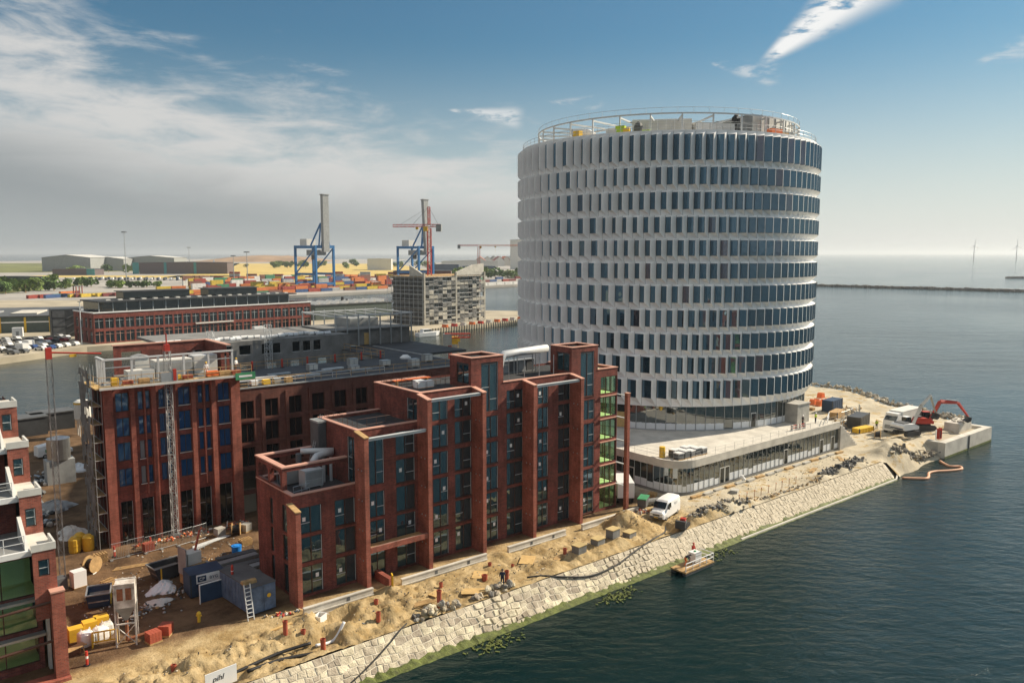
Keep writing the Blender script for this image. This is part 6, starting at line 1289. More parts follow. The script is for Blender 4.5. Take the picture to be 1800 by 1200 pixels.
# ================================================================== people
def skin_person(joints, edges, radii, name):
    me = bpy.data.meshes.new(name); me.from_pydata(joints, edges, []); o = bpy.data.objects.new(name, me); C.objects.link(o)
    sm = o.modifiers.new('s', 'SKIN'); sl_ = me.skin_vertices[0].data
    for v, r in zip(sl_, radii): v.radius = (r, r)
    sl_[0].use_root = True; ss = o.modifiers.new('d', 'SUBSURF'); ss.levels = 1; ss.render_levels = 1
    dg = bpy.context.evaluated_depsgraph_get(); dg.update(); r = bpy.data.meshes.new_from_object(o.evaluated_get(dg)); bpy.data.objects.remove(o); return r
ED = [(0, 1), (1, 2), (2, 3), (3, 4), (2, 5), (5, 6), (6, 7), (2, 8), (8, 9), (9, 10), (0, 11), (11, 12), (12, 13), (13, 14), (0, 15), (15, 16), (16, 17), (17, 18)]
RAD = [.15, .155, .15, .07, .10, .075, .058, .045, .075, .058, .045, .10, .075, .055, .05, .10, .075, .055, .05]
JS = [(0, 0, .95), (0, 0, 1.15), (0, 0, 1.38), (0, -.01, 1.52), (0, -.02, 1.64), (-.2, 0, 1.40), (-.27, -.03, 1.14), (-.25, -.14, .92), (.2, 0, 1.40), (.27, -.03, 1.14), (.25, -.14, .92), (-.1, 0, .86), (-.11, -.02, .5), (-.12, 0, .08), (-.12, -.14, .05), (.1, 0, .86), (.11, -.02, .5), (.12, 0, .08), (.12, -.14, .05)]
JB = [(0, .08, .82), (0, -.08, 1.0), (0, -.3, 1.12), (0, -.43, 1.16), (0, -.53, 1.17), (-.2, -.3, 1.1), (-.24, -.42, .84), (-.18, -.55, .62), (.2, -.3, 1.1), (.24, -.42, .84), (.18, -.55, .62), (-.1, .06, .76), (-.14, -.1, .45), (-.14, .06, .08), (-.14, -.08, .05), (.1, .06, .76), (.14, -.1, .45), (.14, .06, .08), (.14, -.08, .05)]
PM = [skin_person(JS, ED, RAD, 'person'), skin_person(JB, ED, RAD, 'person')]
def person(loc, rz, label, shirt, trousers, helmet, bend=0):
    me = PM[bend].copy(); me.materials.clear()
    for m in (trousers, shirt, M['skin']): me.materials.append(m)
    J = JB if bend else JS
    for p_ in me.polygons:
        c = p_.center; d = [((c - Vector(j)).length, i) for i, j in enumerate(J)]; i = min(d)[1]
        p_.material_index = 2 if i in (3, 4, 7, 10) else (0 if i in (0, 11, 12, 13, 14, 15, 16, 17, 18) else 1)
    o = bpy.data.objects.new('person', me); C.objects.link(o); o.location = loc; o.rotation_euler = (0, 0, rz); tag(o, label, 'person')
    h = Vector(J[4]); q = MB(); q.tube(h + Vector((0, 0, .03)), h + Vector((0, 0, .1)), .135, 10, r2=.12); q.tube(h + Vector((0, 0, .1)), h + Vector((0, 0, .16)), .12, 10, r2=.05); q.box(h.x - .09, h.x + .09, h.y - .2, h.y - .08, h.z + .03, h.z + .05); q.build('helmet', helmet, o); return o
person(W(17.3, -8.2, ground_h(17.3, -8.2)), FA + 2.4, 'person in dark navy workwear leaning on a shovel among the stones', M['cloth_n'], M['cloth_n'], M['black'])
person(W(1.3, 27.1, 20.62), FA, 'person in white shirt on the work platform beside the tool packs', M['cloth_w'], M['cloth_w'], M['yellow'])
person(W(5.9, 30.0, 20.42), FA + .6, 'person in white shirt at the right rear of the steel framed roof', M['cloth_w'], M['cloth_n'], M['yellow'])
person(W(88.0, 1.4, 7.03), FA, 'person in black standing at the podium stair hut', M['black'], M['black'], M['whitep'])
person(W(91.6, 1.2, 7.03), FA, 'person in lime vest right of the podium stair hut', M['hivis'], M['cloth_n'], M['whitep'])
person(W(115.2, 2.2, 2.5), 0, 'person in lime vest standing left of the white truck', M['hivis'], M['cloth_n'], M['yellow'])
person(W(39.2, -13.4, .62), 1.2, 'person in dark top and orange trousers bending on the raft', M['cloth_n'], M['orange'], M['black'], 1)
person(W(41.6, -12.6, .62), FA, 'person in red jacket standing at the back of the raft', M['red'], M['cloth_n'], M['red'])
person(W(-1.9, 76.7, 2.4), 0, 'person in dark clothes walking by the far silo', M['cloth_n'], M['black'], M['black'])
# ================================================================== vehicles
def wheel(par, x, y, r, w_=.24, z=None):
    q = MB(); q.tube((x, y - w_ / 2, r), (x, y + w_ / 2, r), r, 16); o = q.build('wheel', M['black'], par); q = MB(); s_ = 1 if y > 0 else -1; q.tube((x, y + s_ * w_ * .42, r), (x, y + s_ * (w_ / 2 + .012), r), r * .58, 12); q.build('rim', M['steel'], o); return o
# white delivery van, nose towards the camera's left
VA = thing('delivery_van', 'white delivery van parked on the sandy quay', 'van', W(46.4, -4.5, ground_h(46.4, -4.5) - .02), FA + PI + .28)
def loft(secs, m, name, par, smooth=False):
    q = MB(); n = len(secs[0]); 
    for s_ in secs: q.v += s_
    for i in range(len(secs) - 1):
        for k in range(n): q.f.append((i * n + k, i * n + (k + 1) % n, (i + 1) * n + (k + 1) % n, (i + 1) * n + k)); q.m.append(0)
    q.f += [tuple(range(n))[::-1], tuple((len(secs) - 1) * n + k for k in range(n))]; q.m += [0, 0]; return q.build(name, m, par, smooth)
def vsec(x, zb, zt, wb, wt, r=.18):   # rounded section across the van
    return [(x, -wb, zb), (x, wb, zb), (x, wb, zb + .55 * (zt - zb)), (x, wt + .02, zt - r), (x, wt - r * .8, zt - .02), (x, 0, zt + .03), (x, -wt + r * .8, zt - .02), (x, -wt - .02, zt - r), (x, -wb, zb + .55 * (zt - zb))]
loft([vsec(-2.6, .42, 2.05, .93, .8), vsec(-2.5, .34, 2.2, .98, .86), vsec(-.5, .33, 2.28, .99, .88), vsec(.75, .33, 2.22, .99, .86), vsec(1.05, .33, 2.05, .99, .84), vsec(1.75, .34, 1.36, .99, .86), vsec(2.45, .36, 1.16, .95, .82), vsec(2.66, .44, .98, .86, .74)], M['whitep'], 'body', VA)
q = MB(); q.add([(1.10, -.76, 2.02), (1.10, .76, 2.02), (1.74, .8, 1.42), (1.74, -.8, 1.42)], [(0, 1, 2, 3)]); q.v = [(x + .03, y, z + .045) for x, y, z in q.v]; q.build('windscreen', M['g_dark'], VA)
for y in (-1.005, 1.005): q = MB(); q.add([(.35, y * .93, 2.0), (.95, y * .93, 1.98), (1.5, y * 1.0, 1.40), (.35, y, 1.40)], [(0, 1, 2, 3)]); q.build('side_window', M['g_dark'], VA)
q = MB(); q.box(2.58, 2.72, -.82, .82, .38, .62); q.build('bumper', M['greydk'], VA); q = MB(); q.box(2.68, 2.735, -.26, .26, .46, .57); q.build('number_plate', M['yellow'], VA)
for y in (-.68, .68): q = MB(); q.box(2.5, 2.66, y - .16, y + .16, .86, 1.06); q.build('headlight', M['steell'], VA)
q = MB(); q.box(2.62, 2.69, -.45, .45, .72, .9); q.build('grille', M['black'], VA)
for y in (-1.12, 1.12): q = MB(); q.box(1.3, 1.42, y - .09, y + .09, 1.38, 1.66); q.build('mirror', M['black'], VA)
for x in (-1.65, 1.7):
    for y in (-.86, .86): wheel(VA, x, y, .36)
q = MB(); q.box(-1.5, -.7, 1.0, 1.012, 1.45, 1.8); q.build('side_logo', M['steell'], VA)
# white truck at the tip
TR = thing('box_truck', 'white box truck standing behind the white excavator at the quay tip', 'truck', W(117.3, -1.3, 2.5), FA + PI - .02)
q = MB(); q.box(-5.2, 2.2, -1.25, 1.25, 1.15, 3.9); q.build('box_body', M['whitep'], TR); q = MB(); q.box(-5.24, 2.24, -1.29, 1.29, 3.9, 3.98); q.build('box_roof', M['offwhite'], TR); q = MB(); q.box(-5, 2.2, -1.262, -1.251, 1.3, 3.8); q.build('curtain_side', mat('curtain', (.42, .33, .25), .7), TR); q = MB(); q.box(-5, 2.2, 1.251, 1.262, 1.3, 3.8); q.build('curtain_side', M['offwhite'], TR)
loft([[(x, -1.2, zb), (x, 1.2, zb), (x, 1.2, zt), (x, -1.2, zt)] for x, zb, zt in ((2.4, .6, 3.3), (3.6, .6, 3.25), (4.3, .6, 2.5), (4.45, .6, 1.6), (4.5, .7, 1.0))], M['whitep'], 'cab', TR); q = MB(); q.add([(3.68, -1.08, 3.2), (3.68, 1.08, 3.2), (4.34, 1.08, 2.5), (4.34, -1.08, 2.5)], [(0, 1, 2, 3)]); q.build('windscreen', M['g_dark'], TR); q = MB(); q.box(4.42, 4.52, -.8, .8, 1.0, 1.7); q.build('grille', M['grey'], TR); q = MB(); q.box(-5, 4.3, -.9, .9, .7, 1.14); q.build('chassis', M['dark'], TR); q = MB(); q.box(2.5, 3.7, -1.1, 1.1, 3.32, 3.75); q.build('roof_spoiler', M['whitep'], TR)
for x in (-4, -2.7, 3.4):
    for y in (-1.05, 1.05): wheel(TR, x, y, .5, .3)
def excavator(label, loc, rz, body, arm, pose, boom_m=None):
    o = thing('excavator', label, 'excavator', loc, rz)
    for y in (-1.15, 1.15): q = MB(); q.prof([(-1.9, .3), (-1.6, 0), (1.6, 0), (1.9, .3), (1.9, .6), (1.6, .9), (-1.6, .9), (-1.9, .6)], y - .3, y + .3); q.build('track', M['dark'], o)
    q = MB(); q.box(-1, 1, -.85, .85, .45, 1.0); q.build('undercarriage', M['greydk'], o); q = MB(); q.cyl((0, 0), .8, 1.0, 1.2, 14); q.build('slew_ring', M['dark'], o)
    q = MB(); q.prof([(-2.6, 1.35), (-2.2, 1.2), (1.4, 1.2), (1.4, 1.75), (.2, 2.2), (-2.3, 2.35), (-2.75, 2.0)], -1.35, 1.35); q.build('house', body, o); q = MB(); q.box(-2.2, -.6, -1.0, 1.0, 2.36, 2.5); q.build('engine_cover', M['greydk'], o); q = MB(); q.box(-2.79, -2.6, -1.2, 1.2, 1.4, 1.6); q.build('stripe', M['navy'], o)
    q = MB(); q.prof([(.2, 1.76), (1.5, 1.76), (1.6, 2.3), (1.3, 3.05), (.2, 3.05)], .3, 1.3); q.build('cab', M['g_dark'], o); q = MB(); q.box(.15, 1.35, .28, 1.32, 3.05, 3.13); q.build('cab_roof', body, o)
    a, b, c = [Vector((x, -.2, z)) for x, z in pose]; p0 = Vector((1.2, -.2, 1.8))
    q = MB(); q.tube(p0, a, .32, 4, r2=.4); q.tube(a, b, .4, 4, r2=.24); q.build('boom', arm, o); q = MB(); q.tube(b, c, .3, 4, r2=.18); q.build('stick', arm, o); q = MB(); q.tube(p0 + Vector((.3, 0, -.3)), p0.lerp(a, .85) + Vector((.3, 0, -.1)), .09, 6); q.tube(a.lerp(b, .35) + Vector((0, 0, .45)), b + Vector((0, 0, .35)), .08, 6); q.build('ram', M['steel'], o)
    q = MB(); q.M = Matrix.Translation(c) @ Matrix.Rotation(.4, 4, 'Y'); q.prof([(-.5, 0), (.4, .1), (.55, -.6), (.1, -1.05), (-.5, -.9), (-.2, -.5)], -.55, .55); q.build('bucket', M['dark'], o); return o
excavator('white excavator with raised pale arm at the quay tip', W(112.3, -4.6, 3.0), FA - .22, M['whitep'], M['concl'], ((3.2, 5.0), (5.6, 6.6), (7.4, 3.2)))
excavator('red excavator reaching down to the quay wall at the tip', W(121.5, -3.4, 2.6), FA - .75, M['red'], M['red'], ((2.8, 5.2), (6.0, 5.0), (8.0, 2.4)))
QD = thing('mini_loader', 'small red and black track loader on the slope top beyond the van', 'loader', W(44.4, -8.9, 2.55), FA + .4)
for y in (-.5, .5): q = MB(); q.prof([(-.9, .1), (.9, .1), (1.0, .3), (.8, .5), (-.8, .5), (-1, .3)], y - .14, y + .14); q.build('track', M['black'], QD)
q = MB(); q.box(-.8, .5, -.34, .34, .3, .85); q.build('body', M['greydk'], QD); q = MB(); q.box(-.3, .3, -.3, .3, .85, 1.15); q.build('engine', M['red'], QD); q = MB(); q.box(-1.3, -.9, -.6, .6, .2, 1.1); q.build('blade', M['dark'], QD)
WV = thing('site_van', 'white van with green lettering beyond the corner block', 'van', W(-6.6, 78, 2.35), FA + .2); loft([vsec(-2.6, .42, 2.05, .93, .8), vsec(-.5, .33, 2.28, .99, .88), vsec(.9, .33, 2.1, .99, .84), vsec(1.75, .34, 1.36, .99, .86), vsec(2.6, .44, .98, .86, .74)], M['whitep'], 'body', WV); q = MB(); q.box(-1.6, -.2, -1.02, -1.0, 1.0, 1.5); q.build('lettering', M['green'], WV); q = MB(); q.add([(1.1, -.8, 2.02), (1.1, .8, 2.02), (1.8, .8, 1.42), (1.8, -.8, 1.42)], [(0, 1, 2, 3)]); q.build('windscreen', M['g_dark'], WV)
for x in (-1.65, 1.7):
    for y in (-.86, .86): wheel(WV, x, y, .36)
o = thing('half_hidden_truck', 'white lorry half hidden behind the free-standing brick pier', 'truck', W(47.5, 3.6, 2.4), FA + .9); q = MB(); q.box(-2.6, 2.2, -1.1, 1.1, .9, 2.9); q.build('box_body', M['whitep'], o); q = MB(); q.box(2.3, 3.7, -1.05, 1.05, .6, 2.4); q.build('cab', M['whitep'], o)
for x in (-1.7, 2.9):
    for y in (-.95, .95): wheel(o, x, y, .45)
o = thing('waste_bin', 'dark green wheeled waste container behind the van', 'waste container', W(46.8, -.6, 2.4), FA + .5); q = MB(); q.prof([(-.9, .3), (.9, .3), (1.05, 1.3), (-1.05, 1.3)], -.55, .55); q.build('tub', M['greydk'], o); q = MB(); q.box(-1.08, 1.08, -.58, .58, 1.3, 1.42); q.build('lid', M['green'], o)
o = thing('culvert_pipe', 'dark concrete pipe lying in the shade behind the van', 'pipe', W(49.0, -.8, 2.4), FA - .3); q = MB(); q.tube((-2.4, 0, .45), (2.4, 0, .45), .45, 14); q.build('barrel', M['concd'], o); q = MB(); q.tube((2.4, 0, .45), (2.7, 0, .45), .54, 14); q.build('socket', M['concd'], o)
# ================================================================== raft
RA = thing('work_raft', 'small work raft with white rails moored at the stone slope', 'raft', W(40.3, -13.5, 0), FA + .02); RA.scale = (.84, .84, .9)
q = MB(); q.box(-3.1, 3.1, -1.3, 1.2, .38, .55); q.build('deck', M['wood'], RA)
for y in (-.95, .85): q = MB(); q.tube((-3, y, .1), (3, y, .1), .3, 10); q.build('float', M['dark'], RA)
for z in (1.1, 1.6): q = MB(); q.tube((-3, -1.2, z), (3, -1.2, z), .06, 6); q.tube((3, -1.2, z), (3, 1.1, z), .06, 6); q.build('rail', M['whitep'], RA)
for x in (-3, -1.5, 0, 1.5, 3): q = MB(); q.tube((x, -1.2, .5), (x, -1.2, 1.6), .05, 6); q.build('post', M['whitep'], RA)
o = thing('water_tank', 'white square tank cage standing on the work raft', 'tank', W(41.0, -13.3, .56), FA); q = MB(); q.box(-.55, .55, -.5, .5, .1, 1.15); q.build('tank', M['whitep'], o); q = MB()
for z in (.15, .5, .85, 1.18): q.box(-.58, .58, -.53, -.51, z, z + .04)
q.build('cage', M['steel'], o); q = MB(); q.cyl((0, 0), .14, 1.15, 1.25, 8); q.build('cap', M['green'], o)
# ================================================================== revetment-top clutter
PIPES = [(-3.57, -4.66, 1.15, .2), (-2.19, -5.14, .35, .2), (-1.61, -7.7, 1.05, .22), (5.97, -3.31, .35, .2), (4.13, -6.92, .8, .2), (12.72, -4.22, .45, .17), (17.06, -5.65, .5, .28), (19.53, -3.32, .35, .18), (21.57, -4.61, .32, .15), (18.34, -7.6, 1.15, .21), (27.44, -6.39, .65, .2), (10.0, -7.9, 1.55, .22), (-12.39, -3.46, .5, .2)]
PL = ['tall terracotta pipe standing in the sand before the corner fin', 'short terracotta pipe stub right of the tall one before the corner fin', 'terracotta pipe standing on the white drain tubes', 'short terracotta stub before the retaining wall near the yellow board', 'terracotta pipe on the sand heap above the stone slope', 'terracotta stub in the flat sand mid block', 'wide low terracotta pipe with green bucket mid block', 'terracotta stub left of a pair near the retaining wall', 'tiny terracotta stub right of the pair near the wall', 'tall terracotta pipe beside the worker among stones', 'terracotta pipe at the right before the sand blocks', 'tallest terracotta pipe at the edge of the stone heap', 'terracotta stub in the sand at the far left of the strip']
for (s, t, h, r), lb in zip(PIPES, PL):
    o = thing('drain_pipe', lb, 'pipe', W(s, t, ground_h(s, t) - .1)); q = MB(); n = 12
    for k in range(n):
        a, b = 2 * PI * k / n, 2 * PI * (k + 1) / n; ca, sa, cb_, sb = math.cos(a), math.sin(a), math.cos(b), math.sin(b)
        q.add([(r * ca, r * sa, 0), (r * cb_, r * sb, 0), (r * cb_, r * sb, h + .1), (r * ca, r * sa, h + .1), (r * .82 * ca, r * .82 * sa, h + .1), (r * .82 * cb_, r * .82 * sb, h + .1), (r * .82 * ca, r * .82 * sa, 0), (r * .82 * cb_, r * .82 * sb, 0)], [(0, 1, 2, 3), (3, 2, 5, 4), (4, 5, 7, 6)])
    q.build('barrel', M['terra'], o); q = MB()
    for k in range(n):
        a, b = 2 * PI * k / n, 2 * PI * (k + 1) / n; q.add([(r * 1.12 * math.cos(a), r * 1.12 * math.sin(a), h - .06), (r * 1.12 * math.cos(b), r * 1.12 * math.sin(b), h - .06), (r * 1.12 * math.cos(b), r * 1.12 * math.sin(b), h + .09), (r * 1.12 * math.cos(a), r * 1.12 * math.sin(a), h + .09)], [(0, 1, 2, 3)])
    q.build('collar', M['terra'], o)
def rock(seed, r):
    g = random.Random(seed); q = MB(); n, m = 7, 4; vs = []
    for j in range(m + 1):
        th = PI * j / m
        for i in range(n):
            ph = 2 * PI * i / n + g.uniform(-.2, .2); d = r * g.uniform(.78, 1.12); vs.append((d * math.sin(th) * math.cos(ph), d * .85 * math.sin(th) * math.sin(ph), d * .62 * math.cos(th)))
    q.add(vs, [(j * n + i, j * n + (i + 1) % n, (j + 1) * n + (i + 1) % n, (j + 1) * n + i) for j in range(m) for i in range(n)]); return q
rkm = [rock(k, .42).mesh('boulder', M['stone']) for k in range(8)]; rkd = [rock(k + 20, .42).mesh('boulder', M['rubble']) for k in range(8)]
rg = random.Random(13); heaps = [(6.5, 12.5, -8.95, 26, 'heaped along the slope top left of the tall pipe'), (13.5, 18.2, -8.7, 24, 'heaped round the worker above the slope')]
for s0, s1, t, n, lb in heaps:
    for i in range(n):
        s = rg.uniform(s0, s1); tt = t + rg.uniform(-.35, .75); o = bpy.data.objects.new('boulder', rg.choice(rkm if rg.random() < .7 else rkd)); C.objects.link(o); sc = rg.uniform(.55, 1.15)
        o.location = W(s, tt, ground_h(s, tt) + .12 + (.3 if rg.random() < .3 else 0)); o.rotation_euler = (rg.uniform(0, 6), rg.uniform(0, 6), rg.uniform(0, 6)); o.scale = (sc, sc, sc); tag(o, 'grey-brown field stone ' + lb, 'stone', 'field stones ' + lb)
def heap(name, label, cat, pts, n, r, m, seed):
    g = random.Random(seed); q = MB()
    for i in range(n):
        f = g.random(); k = min(int(f * (len(pts) - 1)), len(pts) - 2); u = f * (len(pts) - 1) - k; s = pts[k][0] * (1 - u) + pts[k + 1][0] * u + g.gauss(0, .5); t = pts[k][1] * (1 - u) + pts[k + 1][1] * u + g.gauss(0, pts[k][2] / 2)
        if -9.6 < t < 60 or s > 97: z = ground_h(s, t) if t > -9.3 else pts[k][3]
        p_ = W(s, t, z); q.M = Matrix.Translation(p_ + Vector((0, 0, g.uniform(0, r)))) @ Matrix.Rotation(g.uniform(0, 6), 4, Vector((g.random(), g.random(), g.random() + .1)).normalized())
        a = r * g.uniform(.4, 1.2)
        if g.random() < .75: k_ = rock(g.randrange(99), a); q.add(k_.v, k_.f, g.randrange(len(m)))
        else: q.box(-a * 1.8, a * 1.8, -a * .5, a * .5, -a * .2, a * .2, g.randrange(len(m)))
    q.M = None; return stuff(q.build(name, m), label, cat)
heap('rubble_heap', 'dark rubble and broken stone heaped above the slope beyond the van', 'rubble', [(48, -7.6, .8, 2.3), (52, -8.0, 1.0, 2.3), (58, -8.3, .8, 2.3)], 150, .28, [M['rubble'], M['stone2'], M['greydk']], 1)
heap('rubble_strip', 'low line of rubble and planks along the middle of the slope top', 'rubble', [(58, -8.3, .5, 2.3), (66, -8.5, .5, 2.3), (76, -8.6, .6, 2.3)], 120, .2, [M['rubble'], M['wood'], M['stone2']], 2)
heap('debris_heap', 'dark heap of broken slabs above the far end of the slope', 'rubble', [(79, -7.6, .9, 2.3), (85, -7.4, 1.3, 2.3), (92, -6.8, 1.0, 2.3)], 200, .32, [M['rubble'], M['greydk'], M['dark']], 3)
heap('tip_riprap', 'loose rocks along the outer shore of the quay tip', 'rocks', [(136, -5, .8, 1.6), (137.5, 0, .8, 2), (142, 12, .8, 2), (152, 25, 1, 2), (152, 40, 1, 2)], 260, .5, [M['rubble'], M['stone2']], 4)
heap('shore_riprap', 'muddy rocks on the bank below the white excavator', 'rocks', [(98.5, -8.6, .6, 1.4), (104, -9.6, .7, .9), (111, -9.8, .5, .8)], 190, .36, [M['rubble'], M['stone2']], 5)
heap('yard_debris', 'bricks, bags and offcuts scattered along the foot of the corner block', 'debris', [(-7, 26.2, .8, 2.4), (0, 26.0, .9, 2.4), (5, 26.4, .8, 2.4)], 170, .2, [M['terra'], M['offwhite'], M['wood'], M['greydk'], M['orange']], 6)
heap('yard_scrap', 'offcuts and packaging lying in the shaded yard', 'debris', [(-13, 8, 2.0, 2.4), (-6, 11, 2.5, 2.4), (-2, 14, 2.0, 2.4)], 150, .17, [M['offwhite'], M['wood'], M['greydk'], M['steel']], 7)
heap('corner_scrap', 'colourful scrap piled at the foot of the corner fin', 'debris', [(-2.6, .2, .35, 2.4), (-1.0, -.6, .35, 2.4)], 46, .17, [M['offwhite'], M['red'], M['wood'], M['navy']], 8)
heap('north_scrap', 'pale sheeting and scrap between the buildings at left', 'debris', [(-14, 40, 2.5, 2.4), (-13, 58, 3, 2.4), (-6, 72, 3, 2.4)], 200, .42, [M['offwhite'], M['greydk'], M['steel'], M['dark']], 9)
heap('tip_scrap', 'mixed scrap and timber on the quay tip behind the podium', 'debris', [(104, 3, 1.5, 2.4), (116, 9, 2.5, 2.4), (132, 16, 3, 2.4)], 160, .3, [M['wood'], M['greydk'], M['offwhite'], M['rubble']], 10)
heap('pier_clutter', 'building materials heaped at the foot of the brick pier by the van', 'debris', [(44.6, -1.6, .5, 2.4), (46.2, -2.0, .4, 2.4)], 60, .2, [M['offwhite'], M['greydk'], M['wood'], M['terra']], 11)
heap('gravel_scatter', 'loose pebbles and clods strewn over the sandy strip', 'pebbles', [(-16, -5, 3, 2.4), (10, -5, 3, 2.4), (30, -5.5, 3, 2.4), (48, -5.5, 3, 2.4), (90, -5, 3, 2.4)], 700, .09, [M['rubble'], M['stone2'], M['greydk'], M['wood']], 12)
heap('yard_gravel', 'small stones and scraps strewn over the yard', 'pebbles', [(-16, 10, 6, 2.4), (-8, 16, 6, 2.4), (2, 20, 6, 2.4)], 400, .1, [M['rubble'], M['offwhite'], M['greydk'], M['wood']], 13)
def seaweed(label, s, t, n, seed):
    g = random.Random(seed); q = MB()
    for i in range(n):
        p_ = W(s + g.gauss(0, 1.3), t + g.gauss(0, .6), .03 + .04 * g.random()); a = g.uniform(0, 6); l = g.uniform(.1, .4); q.cbox(p_, (l, l * .4, .05), a)
    stuff(q.build('seaweed', M['algae']), label, 'seaweed')
seaweed('green-brown seaweed floating at the slope foot left of the raft', 28.5, -13.2, 120, 1); seaweed('seaweed clump floating at the slope foot in mid picture', 12.5, -13.0, 120, 2); seaweed('seaweed floating right of the raft', 45.5, -12.8, 60, 3)
# sheets, boards
for i, (s, t, rz, sz, lb) in enumerate(((14.4, -7.2, .9, (1.3, 2.2, .06), 'plywood sheet tilted over the stones left of the worker'), (17.3, -4.5, .75, (1.9, 1.4, .05), 'plywood cover lying in the flat sand'), (23.6, -4.6, .7, (2.4, 1.5, .05), 'pale plywood frame lying right of the pipe pair'), (-3.2, -2.3, .1, (2.6, .3, .06), 'plank on the sand before the blue container'), (11.2, -5.6, .3, (1.4, .9, .05), 'thin board half buried in sand'))):
    o = thing('board', lb, 'board', W(s, t, ground_h(s, t) + .12), FA + rz); q = MB(); q.box(-sz[0] / 2, sz[0] / 2, -sz[1] / 2, sz[1] / 2, 0, sz[2]); q.build('sheet', M['ply'], o); q = MB(); q.box(-sz[0] / 2, sz[0] / 2, -sz[1] / 2, -sz[1] / 2 + .08, -.07, 0); q.box(-sz[0] / 2, sz[0] / 2, sz[1] / 2 - .08, sz[1] / 2, -.07, 0); q.build('batten', M['wood'], o)
BLK = [(28.6, -7.4), (31.9, -7.0), (34.4, -6.9), (37.3, -6.8)]; bl_l = ['leftmost sand-topped concrete block above the slope', 'second sand-topped concrete block above the slope', 'third sand-topped concrete block above the slope', 'rightmost concrete block before the trench']
for (s, t), lb in zip(BLK, bl_l):
    o = thing('foundation_block', lb, 'concrete block', W(s, t, ground_h(s, t) - .25), FA + .1); q = MB(); q.box(-.65, .65, -.5, .5, 0, .95); q.build('block', M['concd'], o); q = MB(); q.box(-.72, .72, -.56, .56, .95, 1.03); q.build('cap', mat('sand_cap', (.5, .38, .18), .9), o)
# hoses and pipes
def hose(name, label, pts, r, m, cat='hose', z=None):
    P_ = [W(*p) for p in pts]; Q = []
    for i in range(len(P_) - 1):
        p0, p1, p2, p3 = P_[max(i - 1, 0)], P_[i], P_[i + 1], P_[min(i + 2, len(P_) - 1)]
        for k in range(6):
            u = k / 6; Q.append(.5 * ((2 * p1) + (p2 - p0) * u + (2 * p0 - 5 * p1 + 4 * p2 - p3) * u * u + (3 * p1 - p0 - 3 * p2 + p3) * u ** 3))
    Q.append(P_[-1]); q = MB(); q.path(Q, r, 6); return tag(q.build(name, m, smooth=True), label, cat)
def slope_z(t): return 2.45 if t > -9.3 else 2.3 - (-9.3 - t) / 2.45 * 2.55 + .18
hose('black_hose', 'black hose lying down the stone slope at the bottom left', [(s, t, slope_z(t) + .05) for s, t in ((6.4, -8.7), (5.0, -9.4), (3.4, -10.0), (1.6, -10.6), (-.5, -11.2), (-3.5, -11.9))], .07, M['black'])
hose('drain_hose', 'thick black hose sagging across the slope towards the trench', [(s, t, slope_z(t) + .08) for s, t in ((20.5, -8.2), (22, -8.9), (24, -9.7), (27.5, -10.3), (31.5, -10.2), (35, -9.7), (38.5, -9.2), (41.3, -8.6), (43, -7.4))], .09, M['black'])
hose('floating_boom', 'pale orange floating boom winding on the water at the tip', [(94.5, -12.1, .1), (96, -13.6, .08), (97.2, -14.6, .08), (98.9, -14.2, .08), (100.7, -13.5, .08), (102.6, -13.8, .08), (104.7, -15.0, .08), (107.2, -15.8, .08), (108.6, -15.0, .08), (107.6, -13.8, .08), (109.4, -11.6, .15)], .22, mat('boom', (.62, .33, .20), .6), 'boom')
for i, (pts, m, lb) in enumerate(((((-9, -6.6), (-5, -6.2), (-2.2, -6.6)), 'black', 'black drain pipe in the trench at the bottom left'), (((-8, -7.5), (-5, -7.3), (-1.8, -7.9)), 'black', 'second black drain pipe nearer the slope at the bottom left'), (((-1.9, -6.9), (-.2, -6.8), (.9, -6.7)), 'whitep', 'white plastic drain tube behind the standing pipe'))):
    hose('drain_tube', lb, [(s, t, ground_h(s, t) + .18) for s, t in pts], .14, M[m], 'pipe')
# sign with name
SG = thing('site_sign', 'white site sign with black lettering at the bottom edge', 'sign', W(-10.3, -8.2, 1.5), FA + .1)
q = MB(); q.box(-1.25, 1.25, -.03, .03, .6, 2.0); q.build('board', M['whitep'], SG)
for x in (-1, 1): q = MB(); q.box(x - .05, x + .05, .035, .12, -.2, 1.9); q.build('post', M['wood'], SG)
def text(body, size, m, par, loc, rz=0, ry=0, shear=0):
    cu = bpy.data.curves.new('lettering', 'FONT'); cu.body = body; cu.size = size; cu.extrude = .004; cu.align_x = 'CENTER'; cu.shear = shear; o = bpy.data.objects.new('lettering', cu); C.objects.link(o)
    dg = bpy.context.evaluated_depsgraph_get(); me = bpy.data.meshes.new_from_object(o.evaluated_get(dg)); bpy.data.objects.remove(o); me.materials.clear(); me.materials.append(m)
    o = bpy.data.objects.new('lettering', me); C.objects.link(o); o.parent = par; o.location = loc; o.rotation_euler = (PI / 2, 0, rz); return o
text('pihl', .62, M['black'], SG, (-.25, -.045, 1.22), shear=.25)
